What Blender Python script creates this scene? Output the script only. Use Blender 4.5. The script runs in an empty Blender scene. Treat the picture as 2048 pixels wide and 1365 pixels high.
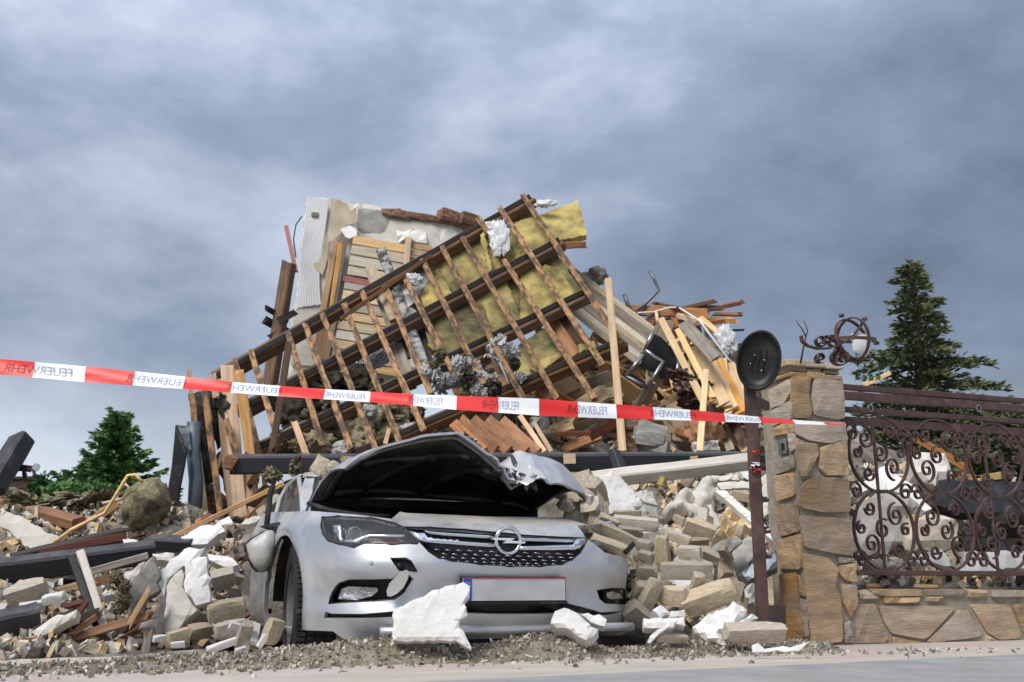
import bpy, bmesh, math, random
from mathutils import Vector, Matrix, noise, kdtree, Euler
from mathutils.geometry import delaunay_2d_cdt
random.seed(11)
scene = bpy.context.scene
COL = scene.collection
R = math.radians
# ------------------------------------------------------------ camera
F = 2000.0; PITCH = math.atan(482.5/2000.0); CAMH = 0.34
cam_d = bpy.data.cameras.new("camera"); cam = bpy.data.objects.new("camera", cam_d); COL.objects.link(cam)
cam.location = (0, 0, CAMH); cam.rotation_euler = (math.pi/2 + PITCH, 0, 0)
cam_d.sensor_width = 36; cam_d.lens = 36*F/2048; cam_d.clip_end = 2000; cam_d.clip_start = 0.05
cam_d.dof.use_dof = True; cam_d.dof.focus_distance = 5.6; cam_d.dof.aperture_fstop = 4.0
scene.camera = cam
# ------------------------------------------------------------ sky
w = bpy.data.worlds.new("World"); scene.world = w; w.use_nodes = True
nt = w.node_tree; nt.nodes.clear()
def wn(t, **k):
    n = nt.nodes.new(t)
    for a, b in k.items(): setattr(n, a, b)
    return n
SUN_EL, SUN_AZ = R(48), R(215)      # azimuth measured from +Y clockwise: behind the camera, to the left
sky = wn('ShaderNodeTexSky', sky_type='NISHITA', sun_disc=False, sun_elevation=SUN_EL, sun_rotation=SUN_AZ)
tc = wn('ShaderNodeTexCoord')
sep = wn('ShaderNodeSeparateXYZ'); nt.links.new(tc.outputs['Generated'], sep.inputs[0])
# cloud masses on the sky dome, flattened vertically
mp = wn('ShaderNodeMapping'); nt.links.new(tc.outputs['Generated'], mp.inputs[0]); mp.inputs['Location'].default_value = (1.02, 1.18, 5.38)
mp.inputs['Rotation'].default_value = (0, R(-10), 0); mp.inputs['Scale'].default_value = (1.0, 1.0, 1.9)
n1 = wn('ShaderNodeTexNoise'); n1.inputs['Scale'].default_value = 1.7; n1.inputs['Detail'].default_value = 10; n1.inputs['Roughness'].default_value = 0.56; n1.inputs['Distortion'].default_value = 0.0
nt.links.new(mp.outputs[0], n1.inputs['Vector'])
cr = wn('ShaderNodeValToRGB'); nt.links.new(n1.outputs['Fac'], cr.inputs[0])
e = cr.color_ramp.elements
e[0].position = 0.34; e[0].color = (0.054, 0.067, 0.093, 1)
e[1].position = 0.66; e[1].color = (0.27, 0.298, 0.352, 1)
m_ = cr.color_ramp.elements.new(0.50); m_.color = (0.122, 0.145, 0.192, 1)
# an overcast sky is paler toward the horizon haze and brightest overhead
hz = wn('ShaderNodeMapRange'); nt.links.new(sep.outputs['Z'], hz.inputs[0]); hz.inputs[1].default_value = 0.0; hz.inputs[2].default_value = 0.21; hz.inputs[3].default_value = 0.80; hz.inputs[4].default_value = 0.0
hm = wn('ShaderNodeMath', operation='MULTIPLY'); nt.links.new(hz.outputs[0], hm.inputs[0]); nt.links.new(n1.outputs['Fac'], hm.inputs[1])
hm2 = wn('ShaderNodeMath', operation='MULTIPLY'); nt.links.new(hm.outputs[0], hm2.inputs[0]); hm2.inputs[1].default_value = 1.9; hm2.use_clamp = True
mh0 = wn('ShaderNodeMixRGB'); nt.links.new(hm2.outputs[0], mh0.inputs[0]); nt.links.new(cr.outputs[0], mh0.inputs[1]); mh0.inputs[2].default_value = (0.46, 0.485, 0.52, 1)
zn = wn('ShaderNodeMapRange'); nt.links.new(sep.outputs['Z'], zn.inputs[0]); zn.inputs[1].default_value = 0.3; zn.inputs[2].default_value = 1.0; zn.inputs[3].default_value = 1.0; zn.inputs[4].default_value = 2.6
mh = wn('ShaderNodeVectorMath', operation='SCALE'); nt.links.new(mh0.outputs[0], mh.inputs[0]); nt.links.new(zn.outputs[0], mh.inputs['Scale'])
bg1 = wn('ShaderNodeBackground'); nt.links.new(sky.outputs[0], bg1.inputs[0]); bg1.inputs[1].default_value = 0.08
bg2 = wn('ShaderNodeBackground'); nt.links.new(mh.outputs[0], bg2.inputs[0]); bg2.inputs[1].default_value = 1.0
mxs = wn('ShaderNodeMixShader'); mxs.inputs[0].default_value = 0.90
nt.links.new(bg1.outputs[0], mxs.inputs[1]); nt.links.new(bg2.outputs[0], mxs.inputs[2])
out = wn('ShaderNodeOutputWorld'); nt.links.new(mxs.outputs[0], out.inputs[0])
# ------------------------------------------------------------ sun through cloud
sd = bpy.data.lights.new("sun", 'SUN'); sd.energy = 1.5; sd.angle = R(28); sd.color = (1.0, 0.955, 0.89)
sun = bpy.data.objects.new("sun", sd); COL.objects.link(sun)
sdir = Vector((math.sin(SUN_AZ)*math.cos(SUN_EL), math.cos(SUN_AZ)*math.cos(SUN_EL), math.sin(SUN_EL)))
sun.rotation_euler = sdir.to_track_quat('Z', 'Y').to_euler(); sun.location = sdir*30
vs = scene.view_settings; vs.view_transform = 'Standard'; vs.look = 'None'; vs.exposure = 1.16; vs.gamma = 1.0; vs.use_curve_mapping = False
scene.cycles.max_bounces = 6; scene.cycles.transparent_max_bounces = 12
# ------------------------------------------------------------ geometry helpers
def P(px, py, d):
    """photo pixel + distance along the ground axis -> world point"""
    cx = (px-1024)/F; cy = (682.5-py)/F
    y = math.cos(PITCH) - math.sin(PITCH)*cy; z = math.sin(PITCH) + math.cos(PITCH)*cy
    t = d/y
    return Vector((cx*t, d, CAMH + z*t))
def ray(px, py):
    return (P(px, py, 1.0) - Vector((0, 0, CAMH))).normalized()
def G(px, py, z=0.0):
    r = ray(px, py); t = (z-CAMH)/r.z
    return Vector((0, 0, CAMH)) + r*t
def onplane(px, py, p0, n):
    o = Vector((0, 0, CAMH)); r = ray(px, py)
    return o + r*((p0-o).dot(n)/r.dot(n))
def proj(p):
    x, y, z = p.x, p.y, p.z-CAMH
    yy = y*math.cos(PITCH) + z*math.sin(PITCH); zz = -y*math.sin(PITCH) + z*math.cos(PITCH)
    return (1024 + F*x/yy, 682.5 - F*zz/yy)
ROOT = {}
def tag(o, label=None, cat=None, group=None, kind=None):
    if label: o['label'] = label
    if cat: o['category'] = cat
    if group: o['group'] = group
    if kind: o['kind'] = kind
    return o
def thing(name, label, cat, loc, group=None):
    o = bpy.data.objects.new(name, None); COL.objects.link(o); o.location = loc; o.empty_display_size = 0.1
    ROOT[o.name] = Vector(loc)
    return tag(o, label, cat, group)
def place(o, parent, matw):
    """put o at world matrix matw, below parent (parents are only ever translated, or meshes with a matrix)"""
    o.matrix_world = matw
    if parent is not None:
        o.parent = parent
        pm = MW.get(parent.name, Matrix.Translation(parent.location))
        o.matrix_parent_inverse = Matrix.Identity(4)
        o.matrix_basis = pm.inverted() @ matw
    MW[o.name] = matw
MW = {}
def mobj(name, verts, faces, mat, parent=None, smooth=False, origin=None, basis=None):
    """verts are world positions; the object gets its own origin (and axes) so object coordinates follow the piece"""
    vs_ = [Vector(v) for v in verts]
    if origin is None:
        origin = sum(vs_, Vector())/len(vs_)
    M = Matrix.Translation(origin)
    if basis is not None: M = M @ basis.to_4x4()
    Mi = M.inverted()
    me = bpy.data.meshes.new(name); me.from_pydata([Mi @ v for v in vs_], [], faces); me.validate(); me.update()
    if smooth:
        me.polygons.foreach_set('use_smooth', [True]*len(me.polygons))
    if mat is not None: me.materials.append(mat)
    o = bpy.data.objects.new(name, me); COL.objects.link(o)
    place(o, parent, M)
    return o
def fixn(o):
    bm = bmesh.new(); bm.from_mesh(o.data); bmesh.ops.recalc_face_normals(bm, faces=bm.faces); bm.to_mesh(o.data); bm.free(); return o
def axes(a, b, toward=None, roll=0.0):
    x = (b-a).normalized()
    t = toward if toward is not None else Vector((0, 0, CAMH)) - (a+b)*0.5
    z = t - x*t.dot(x)
    if z.length < 1e-5: z = Vector((0, 0, 1)) - x*x.z
    z.normalize(); y = z.cross(x)
    M = Matrix((x, y, z)).transposed()
    if roll: M = M @ Matrix.Rotation(roll, 3, 'X')
    return M
def plank_mesh(name, L, W, T, rough=0.0, splinter=0.0, nseg=4, rng=random):
    """board along local X with uneven edges; splinter makes ragged ends"""
    vs_ = []; fs = []
    for i in range(nseg+1):
        x = -L/2 + L*i/nseg
        jy = rng.uniform(-1, 1)*rough*W; jz = rng.uniform(-1, 1)*rough*W*0.6
        k = 1 + rng.uniform(-1, 1)*rough
        c = min(W, T)*0.12
        ring = [(-W/2+c, -T/2), (W/2-c, -T/2), (W/2, -T/2+c), (W/2, T/2-c), (W/2-c, T/2), (-W/2+c, T/2), (-W/2, T/2-c), (-W/2, -T/2+c)]
        for (y, z) in ring:
            ex = 0
            if i in (0, nseg): ex = rng.uniform(-1, 1)*splinter
            vs_.append((x+ex, y*k+jy, z+jz))
    for i in range(nseg):
        for k in range(8):
            a = i*8+k; b = i*8+(k+1) % 8
            fs.append((a, b, b+8, a+8))
    fs.append(tuple(range(7, -1, -1))); fs.append(tuple(nseg*8+k for k in range(8)))
    me = bpy.data.meshes.new(name); me.from_pydata(vs_, [], fs); me.update()
    return me
def beam(name, a, b, W, T, mat, parent=None, roll=0.0, toward=None, rough=0.03, splinter=0.0, nseg=4):
    a = Vector(a); b = Vector(b)
    me = plank_mesh(name, (b-a).length, W, T, rough, splinter, nseg); me.materials.append(mat)
    o = bpy.data.objects.new(name, me); COL.objects.link(o)
    place(o, parent, Matrix.Translation((a+b)/2) @ axes(a, b, toward, roll).to_4x4())
    return o
def bpx(name, x1, y1, d1, x2, y2, d2, wpx, T, mat, parent=None, **k):
    """board between two photo points at two distances; wpx its seen width"""
    return beam(name, P(x1, y1, d1), P(x2, y2, d2), wpx*(d1+d2)/2/F, T, mat, parent, **k)
def pip(x, y, poly):
    c = False; n = len(poly); j = n-1
    for i in range(n):
        xi, yi = poly[i]; xj, yj = poly[j]
        if (yi > y) != (yj > y) and x < (xj-xi)*(y-yi)/(yj-yi)+xi: c = not c
        j = i
    return c
def cdt_fill(outer, holes, step):
    """triangulate a 2D polygon with holes and interior points; returns pts, tris"""
    def dens(poly):
        r = []
        for i in range(len(poly)):
            a = Vector(poly[i]); b = Vector(poly[(i+1) % len(poly)])
            n = max(1, int((b-a).length/step))
            for k in range(n): r.append(a.lerp(b, k/n))
        return r
    vs_ = []; ed = []
    for poly in [outer]+holes:
        d = dens(poly); o = len(vs_); vs_ += d; ed += [(o+i, o+(i+1) % len(d)) for i in range(len(d))]
    xs = [p[0] for p in outer]; ys = [p[1] for p in outer]
    nx = int((max(xs)-min(xs))/step)+1; ny = int((max(ys)-min(ys))/step)+1
    for i in range(nx+1):
        for j in range(ny+1):
            x = min(xs)+(i+0.5*(j % 2))*step; y = min(ys)+j*step*0.9
            if pip(x, y, outer) and not any(pip(x, y, h) for h in holes): vs_.append(Vector((x, y)))
    r = delaunay_2d_cdt(vs_, ed, [], 0, 1e-5)
    pts, tris = r[0], r[2]
    keep = []
    for f in tris:
        cx = sum(pts[i][0] for i in f)/3; cy = sum(pts[i][1] for i in f)/3
        if pip(cx, cy, outer) and not any(pip(cx, cy, h) for h in holes): keep.append(f)
    return pts, keep
def slab(name, poly, p0, n, T, mat, parent=None, step=None, rough=0.006, edge=0.15, smooth=False, bow=0.0, jag=0.0):
    """solid slab whose front outline is the photo polygon laid on a plane (point p0, normal n toward viewer)"""
    n = n.normalized(); w3 = [onplane(x, y, p0, n) for x, y in poly]
    c = sum(w3, Vector())/len(w3)
    u = (Vector((0, 0, 1)) - n*n.z); u = u.normalized() if u.length > 1e-3 else Vector((0, 1, 0)); v = n.cross(u) * -1
    p2 = [((q-c).dot(v), (q-c).dot(u)) for q in w3]
    if jag:
        r2 = []
        for i in range(len(p2)):
            a = Vector(p2[i]); b = Vector(p2[(i+1) % len(p2)]); k = max(1, int((b-a).length/(jag*3)))
            for j in range(k):
                q = a.lerp(b, j/k)
                if j: q += Vector((random.uniform(-1, 1), random.uniform(-1, 1)))*jag
                r2.append((q.x, q.y))
        p2 = r2
    size = max(max(p[0] for p in p2)-min(p[0] for p in p2), max(p[1] for p in p2)-min(p[1] for p in p2))
    step = step or size/5
    pts, tris = cdt_fill(p2, [], step)
    sd_ = random.uniform(0, 99)
    def h(x, y):
        return noise.noise(Vector((x*6/size+sd_, y*6/size, sd_)))*rough*2 + noise.noise(Vector((x*25/size, y*25/size+sd_, 3)))*rough - bow*((x/size*2)**2+(y/size*2)**2)
    N = len(pts)
    # the boundary: edges used once
    cnt = {}
    for f in tris:
        for i in range(3):
            e_ = (f[i], f[(i+1) % 3]); cnt[e_] = 1
    bnd = [e_ for e_ in cnt if (e_[1], e_[0]) not in cnt]
    bv = set(i for e_ in bnd for i in e_)
    front = []; back = []
    for i, p in enumerate(pts):
        rr = edge*T if i in bv else 0
        front.append(c + v*p[0] + u*p[1] + n*(h(p[0], p[1])-rr))
        back.append(c + v*p[0] + u*p[1] + n*(-T + h(p[0], p[1])))
    fs = [tuple(f) for f in tris] + [tuple(N+i for i in reversed(f)) for f in tris] + [(b, a, a+N, b+N) for a, b in bnd]
    B = Matrix((v, u, n)).transposed()
    o = mobj(name, front+back, fs, mat, parent, smooth, origin=c-n*T/2, basis=B)
    return fixn(o)
def tube(name, pts, r, mat, parent=None, nseg=8, closed=False, flat=None, smooth=True):
    """swept tube (or flat bar when flat=(w,t) and an up vector)"""
    pts = [Vector(p) for p in pts]; n = len(pts); vs_ = []; fs = []
    prev = None
    for i, p in enumerate(pts):
        if closed: tdir = pts[(i+1) % n]-pts[i-1]
        else: tdir = pts[min(i+1, n-1)]-pts[max(i-1, 0)]
        tdir.normalize()
        if prev is None:
            a = Vector((0, 0, 1)) if abs(tdir.z) < 0.9 else Vector((1, 0, 0))
            x = tdir.cross(a).normalized()
        else:
            x = (prev - tdir*prev.dot(tdir)).normalized()
        prev = x; y = tdir.cross(x)
        rr = r[i] if isinstance(r, (list, tuple)) else r
        for k in range(nseg):
            an = 2*math.pi*(k+0.5)/nseg
            vs_.append(p + x*math.cos(an)*rr + y*math.sin(an)*rr)
    for i in range(n if closed else n-1):
        j = (i+1) % n
        for k in range(nseg):
            k2 = (k+1) % nseg
            fs.append((i*nseg+k, i*nseg+k2, j*nseg+k2, j*nseg+k))
    if not closed:
        fs.append(tuple(range(nseg-1, -1, -1))); fs.append(tuple((n-1)*nseg+k for k in range(nseg)))
    return fixn(mobj(name, vs_, fs, mat, parent, smooth))
def flatbar(name, pts, nrm, wdt, thk, mat, parent=None, closed=False):
    """bar of rectangular section bent in the plane with normal nrm: wdt along nrm, thk in plane"""
    pts = [Vector(p) for p in pts]; n = len(pts); vs_ = []; fs = []; nrm = nrm.normalized()
    for i, p in enumerate(pts):
        if closed: t = pts[(i+1) % n]-pts[i-1]
        else: t = pts[min(i+1, n-1)]-pts[max(i-1, 0)]
        s = t.normalized().cross(nrm)
        for a, b in ((-1, -1), (1, -1), (1, 1), (-1, 1)):
            vs_.append(p + nrm*(a*wdt/2) + s*(b*thk/2))
    for i in range(n if closed else n-1):
        j = (i+1) % n
        for k in range(4): fs.append((i*4+k, i*4+(k+1) % 4, j*4+(k+1) % 4, j*4+k))
    if not closed: fs.append((3, 2, 1, 0)); fs.append(tuple((n-1)*4+k for k in range(4)))
    return fixn(mobj(name, vs_, fs, mat, parent))
# ------------------------------------------------------------ materials
def mat(name, c1, c2=None, rough=0.8, scale=8, stretch=(1, 1, 1), detail=6, lo=0.35, hi=0.65, bump=0.3, bscale=None, metal=0.0, vary=0.12, spec=0.3, coat=0, alpha=1, dirt=None, trans=0, satv=0.0, bdist=0.01):
    m = bpy.data.materials.new(name); m.use_nodes = True; t = m.node_tree; N = t.nodes; L = t.links
    p = N['Principled BSDF']
    c2 = c2 or tuple(x*0.75 for x in c1)
    co = N.new('ShaderNodeTexCoord'); oi = N.new('ShaderNodeObjectInfo')
    ad = N.new('ShaderNodeVectorMath'); ad.operation = 'ADD'; L.new(co.outputs['Object'], ad.inputs[0])
    rm = N.new('ShaderNodeMath'); rm.operation = 'MULTIPLY'; L.new(oi.outputs['Random'], rm.inputs[0]); rm.inputs[1].default_value = 37.0
    L.new(rm.outputs[0], ad.inputs[1])
    mpn = N.new('ShaderNodeMapping'); L.new(ad.outputs[0], mpn.inputs[0]); mpn.inputs['Scale'].default_value = stretch
    nz = N.new('ShaderNodeTexNoise'); nz.inputs['Scale'].default_value = scale; nz.inputs['Detail'].default_value = detail; nz.inputs['Roughness'].default_value = 0.62
    L.new(mpn.outputs[0], nz.inputs['Vector'])
    rp = N.new('ShaderNodeValToRGB'); L.new(nz.outputs['Fac'], rp.inputs[0])
    rp.color_ramp.elements[0].position = lo; rp.color_ramp.elements[1].position = hi
    rp.color_ramp.elements[0].color = (*c2, 1); rp.color_ramp.elements[1].color = (*c1, 1)
    last = rp.outputs[0]
    if dirt:
        dcol, dscale, dlo, dhi = dirt
        n2 = N.new('ShaderNodeTexNoise'); n2.inputs['Scale'].default_value = dscale; n2.inputs['Detail'].default_value = 7; n2.inputs['Roughness'].default_value = 0.65
        L.new(ad.outputs[0], n2.inputs['Vector'])
        mr = N.new('ShaderNodeMapRange'); L.new(n2.outputs['Fac'], mr.inputs[0]); mr.inputs[1].default_value = dlo; mr.inputs[2].default_value = dhi
        mx = N.new('ShaderNodeMixRGB'); L.new(mr.outputs[0], mx.inputs[0]); L.new(last, mx.inputs[1]); mx.inputs[2].default_value = (*dcol, 1)
        last = mx.outputs[0]
        if metal:
            mm = N.new('ShaderNodeMath'); mm.operation = 'MULTIPLY_ADD'; L.new(mr.outputs[0], mm.inputs[0]); mm.inputs[1].default_value = -metal; mm.inputs[2].default_value = metal
            L.new(mm.outputs[0], p.inputs['Metallic'])
            rr = N.new('ShaderNodeMath'); rr.operation = 'MULTIPLY_ADD'; L.new(mr.outputs[0], rr.inputs[0]); rr.inputs[1].default_value = 0.8-rough; rr.inputs[2].default_value = rough
            L.new(rr.outputs[0], p.inputs['Roughness'])
    if vary:
        hs = N.new('ShaderNodeHueSaturation'); L.new(last, hs.inputs['Color'])
        mv = N.new('ShaderNodeMapRange'); L.new(oi.outputs['Random'], mv.inputs[0]); mv.inputs[3].default_value = 1-vary*1.6; mv.inputs[4].default_value = 1+vary*1.2
        L.new(mv.outputs[0], hs.inputs['Value'])
        if satv:
            ms = N.new('ShaderNodeMath'); ms.operation = 'MULTIPLY'; L.new(oi.outputs['Random'], ms.inputs[0]); ms.inputs[1].default_value = 7.13
            fr = N.new('ShaderNodeMath'); fr.operation = 'FRACT'; L.new(ms.outputs[0], fr.inputs[0])
            m2 = N.new('ShaderNodeMapRange'); L.new(fr.outputs[0], m2.inputs[0]); m2.inputs[3].default_value = 1-satv; m2.inputs[4].default_value = 1+satv*0.5
            L.new(m2.outputs[0], hs.inputs['Saturation'])
        last = hs.outputs[0]
    L.new(last, p.inputs['Base Color'])
    if not (metal and dirt):
        p.inputs['Roughness'].default_value = rough; p.inputs['Metallic'].default_value = metal
    p.inputs['Specular IOR Level'].default_value = spec
    p.inputs['Coat Weight'].default_value = coat; p.inputs['Coat Roughness'].default_value = 0.08
    p.inputs['Alpha'].default_value = alpha; p.inputs['Transmission Weight'].default_value = trans
    if bump:
        bn = N.new('ShaderNodeTexNoise'); bn.inputs['Scale'].default_value = bscale or scale*2; bn.inputs['Detail'].default_value = 8; bn.inputs['Roughness'].default_value = 0.65
        L.new(mpn.outputs[0], bn.inputs['Vector'])
        b = N.new('ShaderNodeBump'); b.inputs['Strength'].default_value = bump; b.inputs['Distance'].default_value = bdist
        L.new(bn.outputs['Fac'], b.inputs['Height']); L.new(b.outputs[0], p.inputs['Normal'])
    return m
GR = (0.9, 14, 14)   # grain runs along local X
M = {}
M['wood_fresh'] = mat('wood_fresh', (0.66, 0.40, 0.185), (0.45, 0.225, 0.085), 0.75, 3.5, GR, vary=0.22, satv=0.35, dirt=((0.25, 0.2, 0.15), 3, 0.55, 0.8))
M['wood_pale'] = mat('wood_pale', (0.78, 0.57, 0.33), (0.60, 0.385, 0.185), 0.75, 3.5, GR, vary=0.15, satv=0.2, dirt=((0.4, 0.36, 0.3), 3, 0.52, 0.8))
M['wood_orange'] = mat('wood_orange', (0.46, 0.21, 0.075), (0.26, 0.10, 0.035), 0.7, 3.5, GR, vary=0.2, satv=0.2, dirt=((0.12, 0.08, 0.05), 4, 0.5, 0.8))
M['wood_brown'] = mat('wood_brown', (0.20, 0.10, 0.045), (0.075, 0.04, 0.022), 0.75, 3.5, GR, vary=0.2, satv=0.2, dirt=((0.05, 0.045, 0.04), 4, 0.5, 0.75))
M['wood_grey'] = mat('wood_grey', (0.44, 0.36, 0.26), (0.23, 0.175, 0.12), 0.85, 3.5, GR, vary=0.22, satv=0.4, dirt=((0.2, 0.17, 0.14), 3, 0.5, 0.8))
M['wood_dark'] = mat('wood_dark', (0.075, 0.06, 0.045), (0.03, 0.024, 0.02), 0.8, 3.5, GR, vary=0.2, satv=0.3)
M['wood_white'] = mat('wood_white', (0.66, 0.60, 0.48), (0.50, 0.41, 0.28), 0.75, 3, GR, vary=0.16, satv=0.5, dirt=((0.42, 0.34, 0.24), 2.5, 0.5, 0.75))
M['wood_red'] = mat('wood_red', (0.16, 0.05, 0.03), (0.09, 0.03, 0.02), 0.45, 3.5, GR, vary=0.2)
M['stain'] = mat('stain', (0.034, 0.036, 0.042), (0.022, 0.022, 0.026), 0.55, 4, GR, vary=0.1, spec=0.4, dirt=((0.16, 0.145, 0.12), 5, 0.6, 0.85))
M['lath'] = mat('lath', (0.40, 0.22, 0.10), (0.10, 0.065, 0.042), 0.75, 7.5, (1.2, 3, 3), detail=3, lo=0.42, hi=0.60, vary=0.15)
M['silver'] = mat('silver', (0.56, 0.58, 0.615), (0.51, 0.53, 0.565), 0.36, 2, bump=0.0, metal=0.72, vary=0, spec=0.5, coat=0.22, dirt=((0.47, 0.435, 0.375), 4.5, 0.47, 0.86))
M['silver_dusty'] = mat('silver_dusty', (0.44, 0.44, 0.43), (0.36, 0.355, 0.34), 0.55, 4, bump=0.05, metal=0.35, vary=0.05, dirt=((0.46, 0.43, 0.37), 3, 0.42, 0.7))
M['chrome'] = mat('chrome', (0.82, 0.83, 0.85), (0.75, 0.76, 0.78), 0.14, 5, bump=0.02, metal=1.0, vary=0)
M['black'] = mat('black', (0.018, 0.018, 0.019), (0.010, 0.010, 0.011), 0.42, 6, bump=0.05, vary=0, dirt=((0.10, 0.09, 0.075), 6, 0.55, 0.9))
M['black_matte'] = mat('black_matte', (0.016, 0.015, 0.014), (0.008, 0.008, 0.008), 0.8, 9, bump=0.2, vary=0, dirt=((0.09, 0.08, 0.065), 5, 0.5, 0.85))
M['rubber'] = mat('rubber', (0.028, 0.027, 0.026), (0.016, 0.016, 0.016), 0.75, 9, bump=0.15, vary=0, dirt=((0.20, 0.175, 0.14), 5, 0.5, 0.85))
M['glass'] = mat('glass', (0.16, 0.18, 0.19), (0.11, 0.12, 0.13), 0.08, 5, bump=0.0, vary=0, spec=0.6, alpha=0.35, dirt=((0.4, 0.37, 0.32), 4, 0.6, 0.9))
M['lens'] = mat('lens', (0.75, 0.78, 0.8), (0.6, 0.63, 0.66), 0.05, 5, bump=0.0, vary=0, spec=0.8, alpha=0.07, coat=0.6)
M['iron'] = mat('iron', (0.10, 0.052, 0.045), (0.055, 0.029, 0.027), 0.5, 10, bump=0.15, vary=0.08, spec=0.4, dirt=((0.17, 0.12, 0.105), 9, 0.55, 0.8))
M['stone'] = mat('stone', (0.50, 0.365, 0.235), (0.29, 0.22, 0.155), 0.8, 2.6, (1.5, 6, 2), vary=0.2, satv=0.5, bump=0.9, bscale=14, dirt=((0.40, 0.215, 0.08), 2.6, 0.54, 0.70))
M['mortar'] = mat('mortar', (0.35, 0.31, 0.25), (0.24, 0.21, 0.165), 0.9, 14, bump=0.8, bscale=40, vary=0)
M['brick'] = mat('brick', (0.74, 0.62, 0.455), (0.56, 0.45, 0.31), 0.92, 9, bump=0.9, bscale=26, vary=0.18, satv=0.35, bdist=0.018, dirt=((0.80, 0.72, 0.58), 6, 0.48, 0.68))
M['brick_red'] = mat('brick_red', (0.27, 0.12, 0.075), (0.18, 0.085, 0.055), 0.92, 8, bump=0.7, bscale=30, vary=0.2, dirt=((0.33, 0.28, 0.22), 5, 0.48, 0.65))
M['plaster'] = mat('plaster', (0.66, 0.63, 0.57), (0.53, 0.50, 0.44), 0.9, 5, bump=0.5, bscale=30, vary=0.1, dirt=((0.36, 0.33, 0.28), 2.5, 0.55, 0.78))
M['foam'] = mat('foam', (0.82, 0.81, 0.785), (0.72, 0.705, 0.67), 0.85, 6, bump=0.6, bscale=45, vary=0.06, dirt=((0.52, 0.47, 0.38), 3, 0.56, 0.8))
M['concrete'] = mat('concrete', (0.36, 0.35, 0.325), (0.26, 0.25, 0.23), 0.92, 6, bump=0.6, bscale=30, vary=0.15, dirt=((0.5, 0.47, 0.41), 3, 0.5, 0.75))
M['yellow'] = mat('yellow', (0.60, 0.48, 0.17), (0.44, 0.345, 0.12), 0.95, 5, bump=0.8, bscale=38, vary=0.1, dirt=((0.10, 0.085, 0.045), 2.4, 0.44, 0.70))
M['yellow_mould'] = mat('yellow_mould', (0.46, 0.375, 0.14), (0.27, 0.22, 0.095), 0.95, 5, bump=0.8, bscale=38, vary=0.1, dirt=((0.055, 0.05, 0.035), 2.0, 0.38, 0.64))
M['wool'] = mat('wool', (0.58, 0.51, 0.31), (0.33, 0.28, 0.17), 1.0, 5, (1, 2.5, 2.5), bump=1.0, bscale=14, vary=0.12, dirt=((0.06, 0.055, 0.045), 2.2, 0.48, 0.66), bdist=0.03)
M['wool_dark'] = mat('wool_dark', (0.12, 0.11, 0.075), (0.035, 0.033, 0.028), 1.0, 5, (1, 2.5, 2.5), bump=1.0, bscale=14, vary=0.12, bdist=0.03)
M['wool_white'] = mat('wool_white', (0.78, 0.77, 0.75), (0.60, 0.59, 0.575), 1.0, 7, bump=1.0, bscale=16, vary=0.08, bdist=0.03)
M['tar'] = mat('tar', (0.062, 0.056, 0.048), (0.035, 0.032, 0.028), 0.85, 7, bump=0.5, bscale=40, vary=0.15)
M['zinc'] = mat('zinc', (0.20, 0.225, 0.25), (0.13, 0.145, 0.165), 0.45, 4, bump=0.1, metal=0.6, vary=0.1)
M['wallpaint'] = mat('wallpaint', (0.72, 0.695, 0.63), (0.60, 0.565, 0.49), 0.9, 2.5, bump=0.5, bscale=25, vary=0, dirt=((0.47, 0.455, 0.42), 1.6, 0.52, 0.68))
M['panelwhite'] = mat('panelwhite', (0.74, 0.75, 0.755), (0.68, 0.685, 0.69), 0.6, 2, bump=0.05, vary=0)
M['paper'] = mat('paper', (0.66, 0.57, 0.43), (0.58, 0.49, 0.36), 0.85, 2, bump=0.1, vary=0.08)
M['sheet'] = mat('sheet', (0.66, 0.67, 0.68), (0.5, 0.505, 0.51), 0.35, 4, bump=0.3, vary=0.05, spec=0.5)
M['leather'] = mat('leather', (0.062, 0.022, 0.013), (0.035, 0.012, 0.008), 0.38, 8, bump=0.3, bscale=20, vary=0.05, spec=0.5)
M['steel'] = mat('steel', (0.45, 0.45, 0.46), (0.3, 0.3, 0.31), 0.3, 8, bump=0.05, metal=0.9, vary=0)
M['foil'] = mat('foil', (0.75, 0.76, 0.78), (0.5, 0.51, 0.53), 0.22, 8, bump=0.9, bscale=7, metal=0.9, vary=0, bdist=0.05)
M['red_tape'] = mat('red_tape', (0.74, 0.035, 0.03), (0.66, 0.03, 0.026), 0.4, 6, bump=0.05, vary=0, spec=0.4)
M['white_tape'] = mat('white_tape', (0.80, 0.80, 0.82), (0.76, 0.76, 0.785), 0.4, 6, bump=0.05, vary=0, spec=0.4)
M['ink'] = mat('ink', (0.10, 0.17, 0.30), (0.09, 0.15, 0.27), 0.5, 6, bump=0, vary=0, alpha=0.5)
M['ink_red'] = mat('ink_red', (0.16, 0.01, 0.012), (0.14, 0.01, 0.012), 0.5, 6, bump=0, vary=0, alpha=0.5)
M['red'] = mat('red', (0.5, 0.03, 0.03), (0.4, 0.03, 0.03), 0.5, 6, bump=0, vary=0)
M['blue'] = mat('blue', (0.015, 0.09, 0.48), (0.012, 0.08, 0.42), 0.4, 6, bump=0, vary=0)
M['plate'] = mat('plate', (0.52, 0.505, 0.52), (0.44, 0.41, 0.43), 0.45, 9, detail=1, bump=0, vary=0)
M['dirt'] = mat('dirt', (0.40, 0.345, 0.265), (0.21, 0.175, 0.125), 1.0, 14, bump=1.0, bscale=60, vary=0.1, bdist=0.02)
M['pink'] = mat('pink', (0.46, 0.36, 0.36), (0.42, 0.33, 0.33), 0.9, 3, bump=0.3, vary=0)
M['leaf'] = mat('leaf', (0.075, 0.15, 0.04), (0.035, 0.085, 0.02), 0.7, 1.5, bump=0, vary=0.1)
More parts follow.
